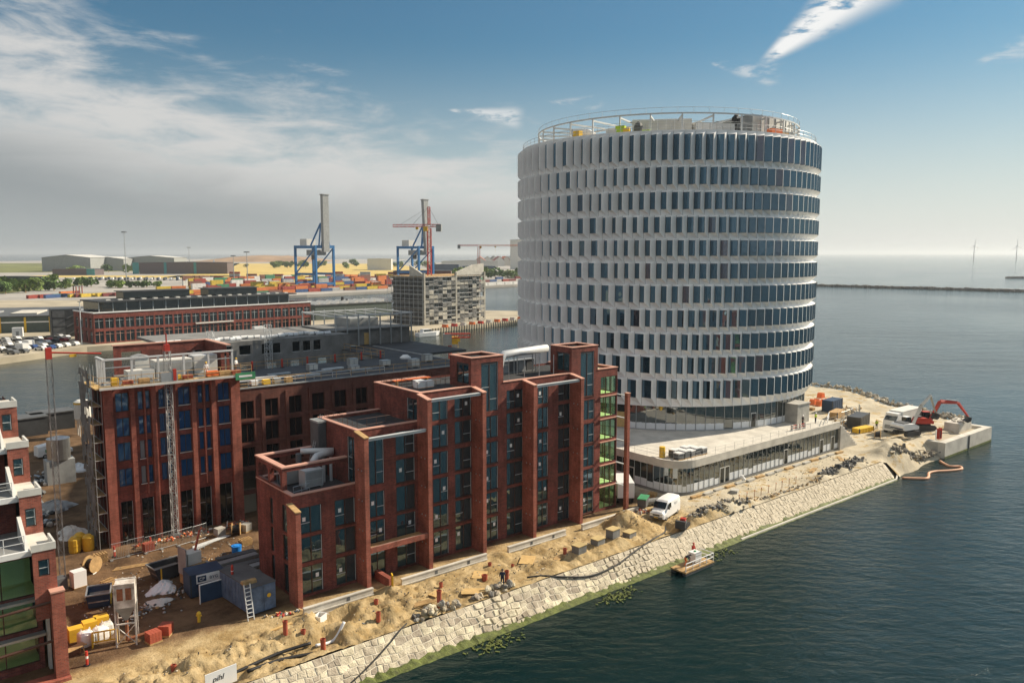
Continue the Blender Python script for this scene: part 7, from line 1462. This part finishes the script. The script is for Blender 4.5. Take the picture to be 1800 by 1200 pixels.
# ================================================================== yard things
def silo(label, loc, m, r=1.2, sq=False):
    o = thing('mortar_silo', label, 'silo', loc, FA)
    if not sq:
        q = MB(); q.cyl((0, 0), r, 3.2, 6.2, 18); q.cyl((0, 0), r, 6.2, 6.5, 18, r2=.6 * r); q.build('tank', m, o, smooth=False); q = MB(); q.cyl((0, 0), .25, 1.6, 3.2, 18, r2=r); q.build('cone', m, o); q = MB(); q.cyl((0, 0), r + .02, 5.8, 6.1, 18); q.build('band', M['yellow'], o)
        for k in range(4): a = PI / 4 + k * PI / 2; q = MB(); q.tube((1.05 * math.cos(a), 1.05 * math.sin(a), 0), (1.0 * math.cos(a), 1.0 * math.sin(a), 3.4), .09, 6); q.build('leg', m, o)
    return o
silo('cream round mortar silo with yellow band beside the corner block', W(.4, 91, 2.4), M['offwhite'], 1.35)
HS = thing('hopper_silo', 'rusty white square hopper silo on a steel frame in the yard', 'silo', W(-14.1, 3.2, 2.4), FA - .35)
M['rusty'] = mat('rusty_white', (.55, .47, .40), .7, var=.3, scale=1.5, col2=(.62, .60, .56)); M['rust'] = mat('rust', (.30, .12, .06), .85, var=.35, scale=2)
q = MB(); q.box(-.75, .75, -.65, .65, 3.3, 5.3); q.build('bin', M['rusty'], HS); q = MB(); a, b = .75, .12
q.add([(-.75, -.65, 3.3), (.75, -.65, 3.3), (.75, .65, 3.3), (-.75, .65, 3.3), (-b, -b, 2.0), (b, -b, 2.0), (b, b, 2.0), (-b, b, 2.0)], [(0, 4, 5, 1), (1, 5, 6, 2), (2, 6, 7, 3), (3, 7, 4, 0)]); q.build('cone', M['grey'], HS)
for x in (-.75, .75):
    for y in (-.65, .65): q = MB(); q.box(x - .06, x + .06, y - .06, y + .06, 0, 5.35); q.build('leg', M['rusty'], HS)
for z in (1.9, 5.3): q = MB(); q.box(-.8, .8, -.72, -.6, z, z + .1); q.box(-.8, .8, .6, .72, z, z + .1); q.build('tie_bar', M['rusty'], HS)
q = MB(); q.tube((-.7, -.66, .2), (.7, -.66, 1.8), .04, 5); q.tube((.7, -.66, .2), (-.7, -.66, 1.8), .04, 5); q.build('cross_brace', M['rusty'], HS); q = MB(); q.tube((0, 0, .2), (0, 0, 2.0), .13, 8); q.tube((0, 0, .25), (1.3, .1, .5), .16, 8); q.build('mixer_tube', M['rust'], HS); q = MB(); q.box(-.55, -.1, -.72, -.655, 4.0, 5.0); q.box(.1, .55, -.72, -.655, 4.0, 5.0); q.build('panel', M['rust'], HS)
def bags(label, s, t, n, m, rz=0, sz=1.0):
    o = thing('big_bag', label, 'sack', W(s, t, 2.4), FA + rz); q = MB(); n = 16; rr = [(.46, 0), (.52, .2), (.53, .6), (.5, .9), (.4, 1.0), (.18, 1.08)]
    vs = [(r_ * sz * (abs(math.cos(a)) ** .35) * (1 if math.cos(a) > 0 else -1), r_ * sz * (abs(math.sin(a)) ** .35) * (1 if math.sin(a) > 0 else -1), z * sz) for r_, z in rr for a in [2 * PI * k / n for k in range(n)]]
    q.add(vs, [(j * n + i, j * n + (i + 1) % n, (j + 1) * n + (i + 1) % n, (j + 1) * n + i) for j in range(len(rr) - 1) for i in range(n)] + [tuple((len(rr) - 1) * n + i for i in range(n))]); q.build('sack', m, o)
    for x in (-.3, .3): q = MB(); q.path([(x * sz, -.3 * sz, .95 * sz), (x * sz, 0, 1.3 * sz), (x * sz, .3 * sz, .95 * sz)], .03, 4); q.build('lifting_loop', m, o)
    return o
bags('white bulk bag left of the yellow rack by the hopper silo', -16.9, 5.0, 9, M['whitep'], .1, 1.12); bags('white bulk bag in the middle behind the yellow rack', -15.7, 5.3, 9, M['whitep'], .3, 1.05); bags('white bulk bag nearest the hopper silo', -15.1, 6.0, 9, M['offwhite'], 0, 1.0)
for i, (s, t) in enumerate(((-17.4, 6.3), (-16.2, 6.9), (-15.2, 7.3))): crate('yellow_pack', ['yellow wrapped pack at the left behind the bulk bags', 'yellow wrapped pack in the middle behind the bulk bags', 'yellow wrapped pack at the right behind the bulk bags'][i], 'pack', W(s, t, 2.4), FA, (1.1, .9, 1.2), M['yellow'])
o = thing('yellow_rack', 'yellow steel rack before the bulk bags', 'rack', W(-15.7, 3.9, 2.4), FA - .3); q = MB()
for x in (-.9, .9): q.box(x - .05, x + .05, -.3, .3, 0, 1.2)
q.box(-.95, .95, -.05, .05, 1.2, 1.3); q.box(-.95, .95, -.3, -.2, .5, .58); q.build('frame', M['yellow'], o)
for k in range(3): q = MB(); q.box(-.5 + k * .45, -.42 + k * .45, -.3, .1, .58, 1.2); q.build('bar', M['yellow'], o)
for i, (s, t, r) in enumerate(((-11.6, 29.8, .62), (-11.0, 28.6, .6), (-12.3, 28.8, .6))): o = thing('yellow_tank', ['yellow round tank at the back of three beside the scaffold', 'yellow round tank at the right of three beside the scaffold', 'yellow round tank at the left of three beside the scaffold'][i], 'tank', W(s - .8, t, 2.4)); q = MB(); q.cyl((0, 0), r * .9, 0, .2, 14, r2=r); q.cyl((0, 0), r, .2, 1.5, 14); q.cyl((0, 0), r, 1.5, 1.8, 14, r2=.3); q.build('shell', M['yellow'], o); q = MB(); q.cyl((0, 0), r + .03, .8, .9, 14); q.build('hoop', M['yellow'], o)
def skip(label, s, t, rz, m, l=3.2):
    o = thing('waste_skip', label, 'skip', W(s, t, 2.4), FA + rz); q = MB(); a, b = l / 2, 1.0
    q.add([(-a * .7, -b * .85, .15), (a * .7, -b * .85, .15), (a * .7, b * .85, .15), (-a * .7, b * .85, .15), (-a, -b, 1.5), (a, -b, 1.5), (a, b, 1.5), (-a, b, 1.5)], [(0, 3, 2, 1), (0, 1, 5, 4), (1, 2, 6, 5), (2, 3, 7, 6), (3, 0, 4, 7)]); q.build('tub', m, o); q = MB()
    for y in (-b, b): q.box(-a - .05, a + .05, y - .06, y + .06, 1.45, 1.56)
    for x in (-a, a): q.box(x - .06, x + .06, -b + .06, b - .06, 1.45, 1.55)
    q.build('rim', M['steel'], o); q = MB()
    for k in (-.5, .5): q.box(k * l * .6 - .06, k * l * .6 + .06, -b - .04, -b + .04, .3, 1.45)
    q.build('rib', M['yellow'], o); q = MB(); q.box(-a * .85, a * .85, -b * .85, b * .85, .7, .95); q.build('waste', M['rubble'], o); return o
skip('dark open waste skip with yellow ribs in the shaded yard', -7.4, 15.4, .15, M['dark']); skip('dark narrow skip between bulk bags and corner block', -14.2, 12.6, 1.3, M['navy'], 2.4)
crate('white_pallet_box', 'white wrapped pallet in the sunlit patch at left', 'pallet box', W(-14.8, 18.4, 2.4), FA + .2, (1.2, 1.0, 1.7), M['whitep']); crate('cable_pack', 'dark pack with yellow straps left of the white pallet', 'pack', W(-16.6, 18.6, 2.4), FA + .2, (1.5, 1.1, 1.3), M['greydk'])
CC = thing('site_container', 'dark container with white sign and machinery on top in the yard', 'container', W(-5.6, 9.6, 2.4), FA - .05); q = MB(); q.box(-1.6, 1.6, -1.2, 1.2, .1, 2.3); q.build('box', M['navy'], CC); q = MB(); q.box(-1.0, 1.3, -1.26, -1.21, 1.35, 2.2); q.build('sign_board', M['whitep'], CC); q = MB(); q.box(-.9, -.1, -1.275, -1.262, 1.5, 2.05); q.build('logo_block', M['navy'], CC); text('CP', .42, M['whitep'], CC, (-.5, -1.29, 1.62)); text('BYG', .42, M['navy'], CC, (.6, -1.29, 1.62))
for x in (-1.55, 1.45): q = MB(); q.box(x, x + .1, -1.23, -1.2, .1, 2.3); q.build('corner_post', M['dark'], CC)
SP = thing('screen_panel', 'dark board framed in white before the dark container', 'panel', W(-5.2, 6.9, 2.4), FA + .05); q = MB(); q.box(-1.7, 1.7, -.04, .04, .1, 1.8); q.build('board', M['navy'], SP); q = MB(); q.box(-1.75, 1.75, -.06, .06, 1.8, 1.88); q.box(-1.75, -1.67, -.06, .06, 0, 1.8); q.box(1.67, 1.75, -.06, .06, 0, 1.8); q.build('frame', M['whitep'], SP)
MC = thing('material_stack', 'tall stack of crates, grating and timber behind the dark container', 'stack', W(-5.6, 12.4, 2.4), FA + .2)
q = MB(); q.box(-1.1, .9, -.8, .8, .1, 2.0); q.build('crate', M['wood'], MC); q = MB(); q.box(-.9, .5, -.6, .7, 2.05, 3.2); q.build('upper_crate', M['offwhite'], MC); q = MB(); q.box(-1.3, -1.2, -.9, .6, 1.2, 3.9); q.build('grating', M['grey'], MC); q = MB(); q.tube((.2, 0, 3.2), (1.0, .4, 5.0), .12, 5); q.build('beam', M['terra'], MC); q = MB(); q.box(.6, 1.9, -.7, .9, .1, 1.4); q.build('side_crate', M['grey'], MC)
BC = thing('blue_container', 'blue-grey tool container with a ladder leaning on its end', 'container', W(-3.3, 4.4, 2.4), FA - 1.42 + PI / 2 - .05)
q = MB(); q.box(-1.25, 1.25, -3.0, 3.0, .12, 2.6); q.build('box', M['contblue'], BC); q = MB(); q.box(-1.3, 1.3, -3.05, 3.05, 2.6, 2.68); q.build('roof', M['greydk'], BC)
for k in range(9): q = MB(); q.box(-1.29, -1.251, -2.8 + k * .66, -2.5 + k * .66, .25, 2.5); q.build('rib', M['contblue'], BC)
for x in (-1.1, .08): q = MB(); q.box(x, x + 1.02, -3.06, -3.01, .2, 2.5); q.build('door', M['contblue'], BC)
q = MB(); q.cyl((0, 0), .2, 0, .02, 12); o = q.build('round_emblem', M['yellow'], BC); o.location = (.55, -3.07, 1.5); o.rotation_euler = (PI / 2, 0, 0)
LD = thing('aluminium_ladder', 'aluminium ladder leaning on the blue container', 'ladder', W(-4.5, .55, 2.4), FA)
for x in (-.28, .28): q = MB(); q.box(x - .04, x + .04, -.05, .05, 0, 3.2); q.build('stile', M['steell'], LD)
for k in range(8): q = MB(); q.box(-.24, .24, -.08, .08, .3 + k * .36, .36 + k * .36); q.build('rung', M['steell'], LD)
LD.rotation_euler = (math.radians(-14), 0, FA)
crate('timber_on_roof', 'timber offcuts lying on the blue container roof', 'timber', W(-3.9, 2.4, 5.08), FA, (1.3, .5, .3), M['wood'])
o = thing('red_fire_post', 'red cylinder standing on the blue container roof', 'cylinder', W(-4.3, 5.4, 5.08)); q = MB(); q.cyl((0, 0), .12, 0, .8, 10); q.cyl((0, 0), .12, .8, .95, 10, r2=.04); q.build('body', M['red'], o); q = MB(); q.cyl((0, 0), .13, .3, .36, 10); q.build('band', M['whitep'], o)
o = thing('blue_barrel', 'bright blue round tub near the end of the metal sheets', 'tub', W(.6, 17.6, 2.4)); q = MB(); q.cyl((0, 0), .5, 0, .75, 16, r2=.56); q.build('tub', mat('bright_blue', (.02, .2, .6), .4), o); q = MB(); q.cyl((0, 0), .3, .75, .8, 16); q.build('lid', mat('bright_blue_lid', (.03, .26, .7), .4), o)
for i in range(5): o = thing('sheet_bundle', ['front metal sheet bundle in the shaded yard', 'second metal sheet bundle in the shaded yard', 'third metal sheet bundle in the shaded yard', 'fourth metal sheet bundle in the shaded yard', 'rear metal sheet bundle in the shaded yard'][i], 'metal sheets', W(-1.2 + .3 * i, 10.2 + i * 1.5, 2.4), FA + .08 * (i % 2)); q = MB(); q.box(-2.1, 2.1, -.45, .45, .15, .35 + .1 * (i % 2)); q.build('sheets', M['steel'] if i % 2 else M['greydk'], o); q = MB(); q.box(-1.6, -1.5, -.5, .5, 0, .15); q.box(1.5, 1.6, -.5, .5, 0, .15); q.build('bearer', M['wood'], o)
o = thing('yellow_hydrant', 'yellow standpipe in the sand strip left of the container', 'standpipe', W(-8.2, 3.2, 2.4)); q = MB(); q.cyl((0, 0), .14, 0, .8, 10); q.build('stem', M['yellow'], o); q = MB(); q.cyl((0, 0), .22, .8, .95, 10, r2=.12); q.box(-.24, .24, -.06, .06, .55, .68); q.build('head', M['yellow'], o)
for i, (s, t, lb) in enumerate(((-17.6, 1.2, 'red and white traffic post beside the hopper silo'), (-10.1, 24.6, 'red traffic post before the corner block left end'), (-6.3, 25.0, 'red traffic post near the first shop opening'))): o = thing('traffic_post', lb, 'traffic post', W(s, t, 2.4)); q = MB(); q.cyl((0, 0), .1, .08, 1.2, 8); q.build('post', M['red'], o); q = MB(); q.cyl((0, 0), .105, .6, .8, 8); q.build('band', M['whitep'], o); q = MB(); q.cyl((0, 0), .25, 0, .08, 8); q.build('foot', M['black'], o)
o = thing('silver_tank', 'shiny silver tank on a grey plinth between the left buildings', 'tank', W(-8.8, 60.5, 2.4), FA); q = MB(); q.box(-1.8, 1.8, -1.2, 1.2, 0, 3.4); q.build('plinth', M['grey'], o); q = MB(); q.cyl((0, 0), 1.5, 3.4, 6.4, 22); q.cyl((0, 0), 1.5, 6.4, 6.7, 22, r2=.4); q.build('tank', mat('bright_steel', (.5, .5, .5), .3, metal=.9), o, smooth=False)
for i, (s, t, l, rz) in enumerate(((-9, 98, 9, .1), (-3, 101, 7, .05))): o = thing('dark_barge_shed', ['dark low shed on the canal bank at left', 'dark low shed right of its neighbour on the canal bank'][i], 'shed', W(s, t, 2.4), FA + rz); q = MB(); q.box(-l / 2, l / 2, -2, 2, 0, 3.2); q.build('wall', M['dark'], o); q = MB(); q.box(-l / 2 - .2, l / 2 + .2, -2.2, 2.2, 3.2, 3.4); q.build('roof', M['greydk'], o)
o = thing('yellow_board', 'yellow board standing at the gap in the retaining wall', 'board', W(8.6, -1.9, ground_h(8.6, -1.9) - .1), FA + 1.2); q = MB(); q.box(-.35, .35, -.06, .06, 0, 1.3); q.build('panel', M['yellow'], o); q = MB(); q.box(-.1, .1, .06, .5, 0, .1); q.build('foot', M['yellow'], o)
o = thing('white_crate_box', 'open white box on the sand at the foot of the retaining wall', 'box', W(.6, -2.6, ground_h(.6, -2.6) - .05), FA + .5); q = MB(); q.box(-.5, .5, -.4, .4, 0, .06); q.box(-.5, .5, -.4, -.34, .06, .6); q.box(-.5, .5, .34, .4, .06, .6); q.box(-.5, -.44, -.34, .34, .06, .6); q.box(.44, .5, -.34, .34, .06, .6); q.build('carton', M['whitep'], o); q = MB(); q.M = Matrix.Translation((.5, 0, .6)) @ Matrix.Rotation(.7, 4, 'Y'); q.box(0, .5, -.4, .4, 0, .03); q.build('flap', M['whitep'], o)
# slabs along the podium foot and a white sheet
for i in range(16): s = 55.5 + i * 2.5; o = bpy.data.objects.new('kerb_slab', MB().box(-.9, .9, -.25, .25, 0, .28).mesh('kerb_slab', M['conc'] if i % 3 else M['wood'])); C.objects.link(o); place(o, W(s, -2.25 - .15 * (i % 2), 2.38), FA + .05 * (i % 3 - 1)); tag(o, 'pale kerb slab laid along the podium foot' if i % 3 else 'brown timber baulk laid along the podium foot', 'slab', 'slabs along the podium foot')
hose('plastic_wrap', 'white plastic sheeting slumped at the podium door', [(66.8, -1.7, 3.2), (66.9, -1.8, 2.9), (67.1, -1.9, 2.6)], .3, M['whitep'], 'sheeting')
o = thing('slab_stack', 'grey paving slabs stacked on the quay before the podium', 'slab stack', W(61.5, -4.2, 2.42), FA + .4)
for k in range(3): q = MB(); q.box(-.8 + .1 * k, .8 - .05 * k, -.5, .5, k * .12, k * .12 + .11); q.build('slab', M['conc'], o)
for i in range(9): s = 58 + i * 1.7; o = thing('rebar_stake', 'thin rusty stake in the row above the slope', 'stake', W(s, -7.3 - .05 * (i % 3), 2.35), 0, 'stakes above the slope'); q = MB(); q.tube((0, 0, 0), (.03, 0, 1.1), .04, 5); q.build('rod', M['rust'], o); q = MB(); q.tube((.03, 0, 1.05), (.03, 0, 1.15), .06, 5); q.build('cap', M['orange'], o)
# ================================================================== quay tip
CA = thing('concrete_caisson', 'pale concrete quay wall forming a corner at the tip', 'quay wall', W(112.2, -11.2, 0), FA)
q = MB(); q.box(0, 9.9, 0, 1.2, -2, 2.75); q.build('wall_segment', M['concl'], CA); q = MB(); q.box(10.0, 20.4, -.02, 1.18, -2, 2.74); q.build('wall_segment', M['concl'], CA); q = MB(); q.box(19.2, 20.4, 1.2, 4.6, -2, 2.73); q.build('end_wall', M['concl'], CA); q = MB(); q.box(0, 1.1, 1.2, 3.2, -2, 2.72); q.build('end_wall', M['conc'], CA); q = MB(); q.box(1.1, 19.2, 1.2, 4.4, -2, 2.2); q.build('fill', M['quayc'], CA); q = MB(); q.box(9.7, 10.2, -.1, -.02, .1, 2.6); q.build('fender', M['dark'], CA); q = MB(); q.box(-.05, 20.45, -.05, 0, 0, .35); q.build('tide_mark', M['algae'], CA)
o = thing('bollard_block', 'big pale concrete block with rough top inside the quay corner', 'concrete block', W(127.5, -7.2, 2.2), FA); q = MB(); q.prof([(-3, 0), (3, 0), (2.6, 1.8), (-2.8, 1.7)], -1.3, 1.3); q.build('block', M['concl'], o); heap_m = MB(); g = random.Random(3)
for k in range(16): heap_m.cbox((g.uniform(-2.5, 2.4), g.uniform(-1.1, 1.1), 1.78 + g.uniform(0, .12)), (.5, .4, .25), g.uniform(0, 3))
stuff(heap_m.build('rubble_top', M['concl'], o))
def cont(label, s, t, rz, m, sz):
    o = thing('storage_container', label, 'container', W(s, t, ground_h(s, t) + .05), FA + rz); a, b, h = sz[0] / 2, sz[1] / 2, sz[2]; q = MB(); q.box(-a, a, -b, b, .1, h); q.build('box', m, o); q = MB()
    for x in (-a - .03, a - .12):
        for y in (-b - .03, b - .12): q.box(x, x + .15, y, y + .15, 0, h + .05)
    q.build('corner_post', M['dark'], o)
    for k in range(5): q = MB(); x = -a + (k + .5) * 2 * a / 5; q.box(x - .12, x + .12, -b - .04, -b - .002, .25, h - .15); q.build('rib', m, o)
cont('blue steel container near the orange barriers at the tip', 125.2, 16.4, .1, M['navy'], (5, 2.2, 2.4)); cont('dark green container block left of the white truck', 114.6, 5.4, .2, M['dark'], (6, 2.4, 2.2)); cont('low yellow skip before the dark container at the tip', 110.8, 2.6, -.1, M['yellow'], (4.5, 1.6, .9)); cont('low timber-coloured bin left of the blue container', 120, 12.6, .2, M['wood'], (5, 1.8, 1.3))
for i in range(7):
    s, t = 128.5 + (i % 4) * 1.6, 21 + (i // 4) * 1.6; o = thing('orange_barrier', 'orange plastic barrier stacked behind the tower at the tip', 'barrier', W(s, t, ground_h(s, t) + (1.0 if i > 5 else 0)), FA + .2 * (i % 3), 'orange barriers at the tip'); q = MB(); q.prof([(-.9, 0), (.9, 0), (.7, .35), (.55, 1.05), (-.55, 1.05), (-.7, .35)], -.55, .55); q.build('shell', M['orange'], o); q = MB(); q.box(-.2, .2, -.57, .57, 1.05, 1.15); q.build('handle', M['orange'], o)
for i in range(5): s, t = 117 + i * 2.3, 9.5 + .4 * i; o = thing('fence_panel', ['leftmost mesh fence panel on the tip', 'second mesh fence panel on the tip', 'third mesh fence panel on the tip', 'fourth mesh fence panel on the tip', 'rightmost mesh fence panel on the tip'][i], 'fence panel', W(s, t, ground_h(s, t)), FA + .15 * i); q = MB(); 
for o in [x for x in C.objects if x.name.startswith('fence_panel')]:
    q = MB()
    for z in (.15, 1.9): q.tube((-1.1, 0, z), (1.1, 0, z), .03, 4)
    for k in range(12): q.tube((-1.1 + k * .2, 0, .15), (-1.1 + k * .2, 0, 1.9), .014, 3)
    q.build('mesh', M['steel'], o)
    for x in (-1.1, 1.1): q = MB(); q.box(x - .3, x + .3, -.12, .12, 0, .14); q.build('foot', M['concd'], o)
o = thing('white_notice_panel', 'white panel leaning at the inner corner of the quay wall', 'panel', W(114.4, -8.7, 2.5), FA + .3); q = MB(); q.box(-.7, .7, -.05, .05, 0, 1.7); q.build('panel', M['offwhite'], o); q = MB(); q.box(-.75, .75, -.06, .06, 1.7, 1.78); q.build('frame', M['steel'], o)
o = thing('red_gas_rack', 'red frame with gear beside the white panel at the tip', 'rack', W(115.9, -8.6, 2.5), FA); q = MB(); q.box(-.5, .5, -.3, .3, 0, .12); q.box(-.5, -.42, -.3, .3, .12, 1.9); q.box(.42, .5, -.3, .3, .12, 1.9); q.build('frame', M['red'], o); q = MB(); q.cyl((-.15, 0), .16, .12, 1.4, 8); q.cyl((.2, 0), .16, .12, 1.4, 8); q.build('bottle', M['greydk'], o)

# ================================================================== more site gear
def tarp(label, s, t, r, h, m, seed, z=None):
    g = random.Random(seed); q = MB(); n, k_ = 18, 6; vs = []
    for j in range(k_ + 1):
        f = j / k_
        for i in range(n):
            a = 2 * PI * i / n; rr = r * (1 - f) * (1 + .25 * math.sin(a * 3 + seed) + g.uniform(-.12, .12)) + .02; vs.append((rr * math.cos(a), rr * .75 * math.sin(a), h * math.sin(f * PI / 2) * (1 + g.uniform(-.15, .12)) if j else -.05))
    q.add(vs, [(j * n + i, j * n + (i + 1) % n, (j + 1) * n + (i + 1) % n, (j + 1) * n + i) for j in range(k_) for i in range(n)] + [tuple(k_ * n + i for i in range(n))]); o = q.build('tarpaulin', m); place(o, W(s, t, 2.4 if z is None else z), FA + seed); tag(o, label, 'tarpaulin')
tarp('crumpled white tarpaulin heap before the dark waste skip', -8.6, 12.6, 1.7, .75, M['film'], 1); tarp('pale tarpaulin over materials beside the corner block scaffold', -12.2, 35, 2.0, 1.1, M['offwhite'], 2); tarp('grey tarpaulin heap between the buildings at left', -12.0, 47, 2.4, 1.2, M['grey'], 3); tarp('white sheeting heaped near the silver tank', -5.5, 66, 2.2, 1.0, M['film'], 4); tarp('brown tarpaulin heap on the quay tip', 107, 5.5, 2.2, 1.0, M['wood'], 5); tarp('pink dirt-stained tarpaulin in the shaded yard', -9.8, 9.6, 1.2, .35, M['offwhite'], 6)
def pallets(label, s, t, n, rz, z=None):
    o = thing('pallet_stack', label, 'pallets', W(s, t, 2.4 if z is None else z), FA + rz)
    for k in range(n):
        q = MB(); x = .05 * ((k * 7) % 3 - 1)
        for y in (-.45, 0, .45): q.box(-.6 + x, .6 + x, y - .05, y + .05, k * .15, k * .15 + .09)
        for i in range(5): q.box(-.6 + x + i * .275, -.48 + x + i * .275, -.5, .5, k * .15 + .09, k * .15 + .125)
        q.build('pallet', M['wood'], o)
for a in (('stack of wooden pallets left of the white bulk bags', -18.3, 8.2, 5, .2), ('low stack of pallets in the sunlit patch of yard', -12.4, 17.2, 3, .5), ('pallet stack at the foot of the scaffold', -11.6, 24.2, 6, .1), ('pallet stack right of the dark waste skip', -4.6, 16.6, 4, .3), ('pallet stack beside the blue tub', 2.2, 19.2, 5, .1), ('pallet stack at the podium corner on the ground', 51.2, 1.6, 4, .4), ('pallet stack beside the dark container at the tip', 109.2, 6.8, 5, .2), ('pallet stack left of the orange barriers at the tip', 122.6, 19.5, 4, .1)): pallets(*a)
def drum(label, s, t, r, rz):
    o = thing('cable_drum', label, 'cable drum', W(s, t, 2.4), FA + rz)
    for y in (-.45, .45): q = MB(); q.tube((0, y - .05, r), (0, y + .05, r), r, 18); q.build('flange', M['wood'], o)
    q = MB(); q.tube((0, -.4, r), (0, .4, r), r * .62, 14); q.build('cable', M['black'], o)
drum('large wooden cable drum near the corner block', -12.9, 21.6, .85, .6); drum('wooden cable drum between metal sheets and corner block', 2.6, 23.0, .7, 1.1); drum('cable drum on the quay tip left of the truck', 107.8, -1.6, .8, .4)
def brickpack(label, s, t, rz, m, z=None, n=(4, 3, 4)):
    o = thing('brick_pallet', label, 'brick pallet', W(s, t, 2.4 if z is None else z), FA + rz); q = MB(); q.box(-.55, .55, -.5, .5, 0, .14); q.build('pallet', M['wood'], o); q = MB()
    for k in range(n[2]):
        for j in range(n[1]):
            for i in range(n[0]): q.box(-.52 + i * .26, -.28 + i * .26, -.48 + j * .32, -.18 + j * .32, .14 + k * .21, .335 + k * .21)
    stuff(q.build('bricks', m, o))
for a in (('red brick pallet left of the hopper silo', -12.4, 1.9, .2, M['terra']), ('second red brick pallet beside the hopper silo', -11.2, 2.6, .9, M['terra']), ('red brick pallet at the first pilaster of the corner block', -6.8, 24.0, .1, M['terra']), ('grey block pallet before the shop openings', 1.0, 23.9, .2, M['conc']), ('grey block pallet before the long wing', 3.9, 23.4, .5, M['conc'])): brickpack(*a)
for a in (('red brick pallet near the hoist on the work platform', -.9, 26.95, 0, M['terra'], 20.6, (4, 2, 2)), ('red brick pallet at the left end of the work platform', -7.3, 26.95, 0, M['terra'], 20.6, (4, 2, 2)), ('red brick pallet right end of the work platform', 4.7, 27.0, 0, M['terra'], 20.6, (4, 2, 2))): brickpack(*a)
o = thing('trestle_table', 'timber trestle table beside the red and white traffic post', 'table', W(-18.2, 3.2, 2.4), FA + .4); q = MB(); q.box(-1, 1, -.35, .35, .8, .87); q.build('top', M['wood'], o)
for x in (-.8, .8): q = MB(); q.tube((x, -.3, 0), (x, -.1, .8), .04, 4); q.tube((x, .3, 0), (x, .1, .8), .04, 4); q.build('trestle', M['wood'], o)
for i, (s, t, l, rz, m) in enumerate(((-2.2, 21.5, 4.5, .5, 'steel'), (-.6, 22.4, 5.0, .3, 'steell'), (-9.4, 20.4, 3.8, -.2, 'wood'), (-4.4, 19.6, 3.2, .8, 'terra'), (26.6, -6.6, 2.6, .2, 'wood'), (9.0, -6.9, 2.4, -.1, 'wood'), (80.0, -5.2, 3.5, .3, 'wood'), (89.5, -4.6, 3.2, .7, 'wood'))):
    o = thing('pipe_bundle' if m != 'wood' else 'plank_bundle', ['long steel tubes lying before the shop openings', 'bright steel tubes beside the cable drum', 'timber planks in the middle of the shaded yard', 'red pipes near the pallet stack in the yard', 'planks on the sand left of the concrete blocks', 'planks at the edge of the stone heap', 'planks on the quay before the podium doors', 'planks at the foot of the podium steps'][i], 'tubes' if m != 'wood' else 'planks', W(s, t, ground_h(s, t) + .02), FA + rz)
    for k in range(5): q = MB(); y = -.3 + k * .15; (q.tube((-l / 2 + .1 * k, y, .06), (l / 2 - .07 * k, y + .05, .06), .055, 6) if m != 'wood' else q.box(-l / 2 + .1 * k, l / 2 - .1 * k, y - .06, y + .06, .01 * k, .05 + .01 * k)); q.build('tube' if m != 'wood' else 'plank', M[m], o)
for i in range(6): s, t = -13.0 + i * 1.7, 22.6 + .25 * (i % 2); fo = thing('fence_panel', ['leftmost', 'second', 'third', 'fourth', 'fifth', 'rightmost'][i] + ' wire fence panel before the corner block', 'fence panel', W(s + 3.2, t + .9, 2.4), FA + .05 * i); q = MB(); [q.tube((-.85, 0, z), (.85, 0, z), .022, 4) for z in (.15, 1.85)]; [q.tube((-.85 + k * .17, 0, .15), (-.85 + k * .17, 0, 1.85), .01, 3) for k in range(11)]; q.build('mesh', M['steel'], fo); q = MB(); q.box(-1.0, -.7, -.25, .25, 0, .12); q.build('foot', M['concd'], fo)
for i, (s, t) in enumerate(((24.5, 34.5), (30.5, 36.0), (20.0, 38.5), (27.0, 39.5), (38.0, 36.0), (33.0, 32.0))): box_unit('roof_unit', ['grey roof cowl unit behind the railed roof', 'grey roof unit near the brick tower', 'low roof unit at the left courtyard corner', 'low roof unit before the courtyard', 'roof unit behind the left brick tower', 'flat roof hatch near the parapet'][i], 'roof unit', W(s, t, 18.3), FA, (1.4, 1.0, .8 + .1 * i), M['steel'] if i % 2 else M['grey'], M['offwhite'])
# ================================================================== hazy air over land and sea
q = MB(); q.box(-72000, 72000, -72000, 72000, -5.5, 112)
hm = bpy.data.materials.new('haze_air'); hm.use_nodes = True; t = hm.node_tree; t.nodes.clear()
ho = t.nodes.new('ShaderNodeOutputMaterial'); pv = t.nodes.new('ShaderNodeVolumePrincipled'); pv.inputs['Color'].default_value = (.86, .92, .97, 1); pv.inputs['Density'].default_value = 8.5e-5; pv.inputs['Anisotropy'].default_value = .3
t.links.new(pv.outputs[0], ho.inputs['Volume']); hz_o = q.build('haze', hm); hz_o['kind'] = 'stuff'
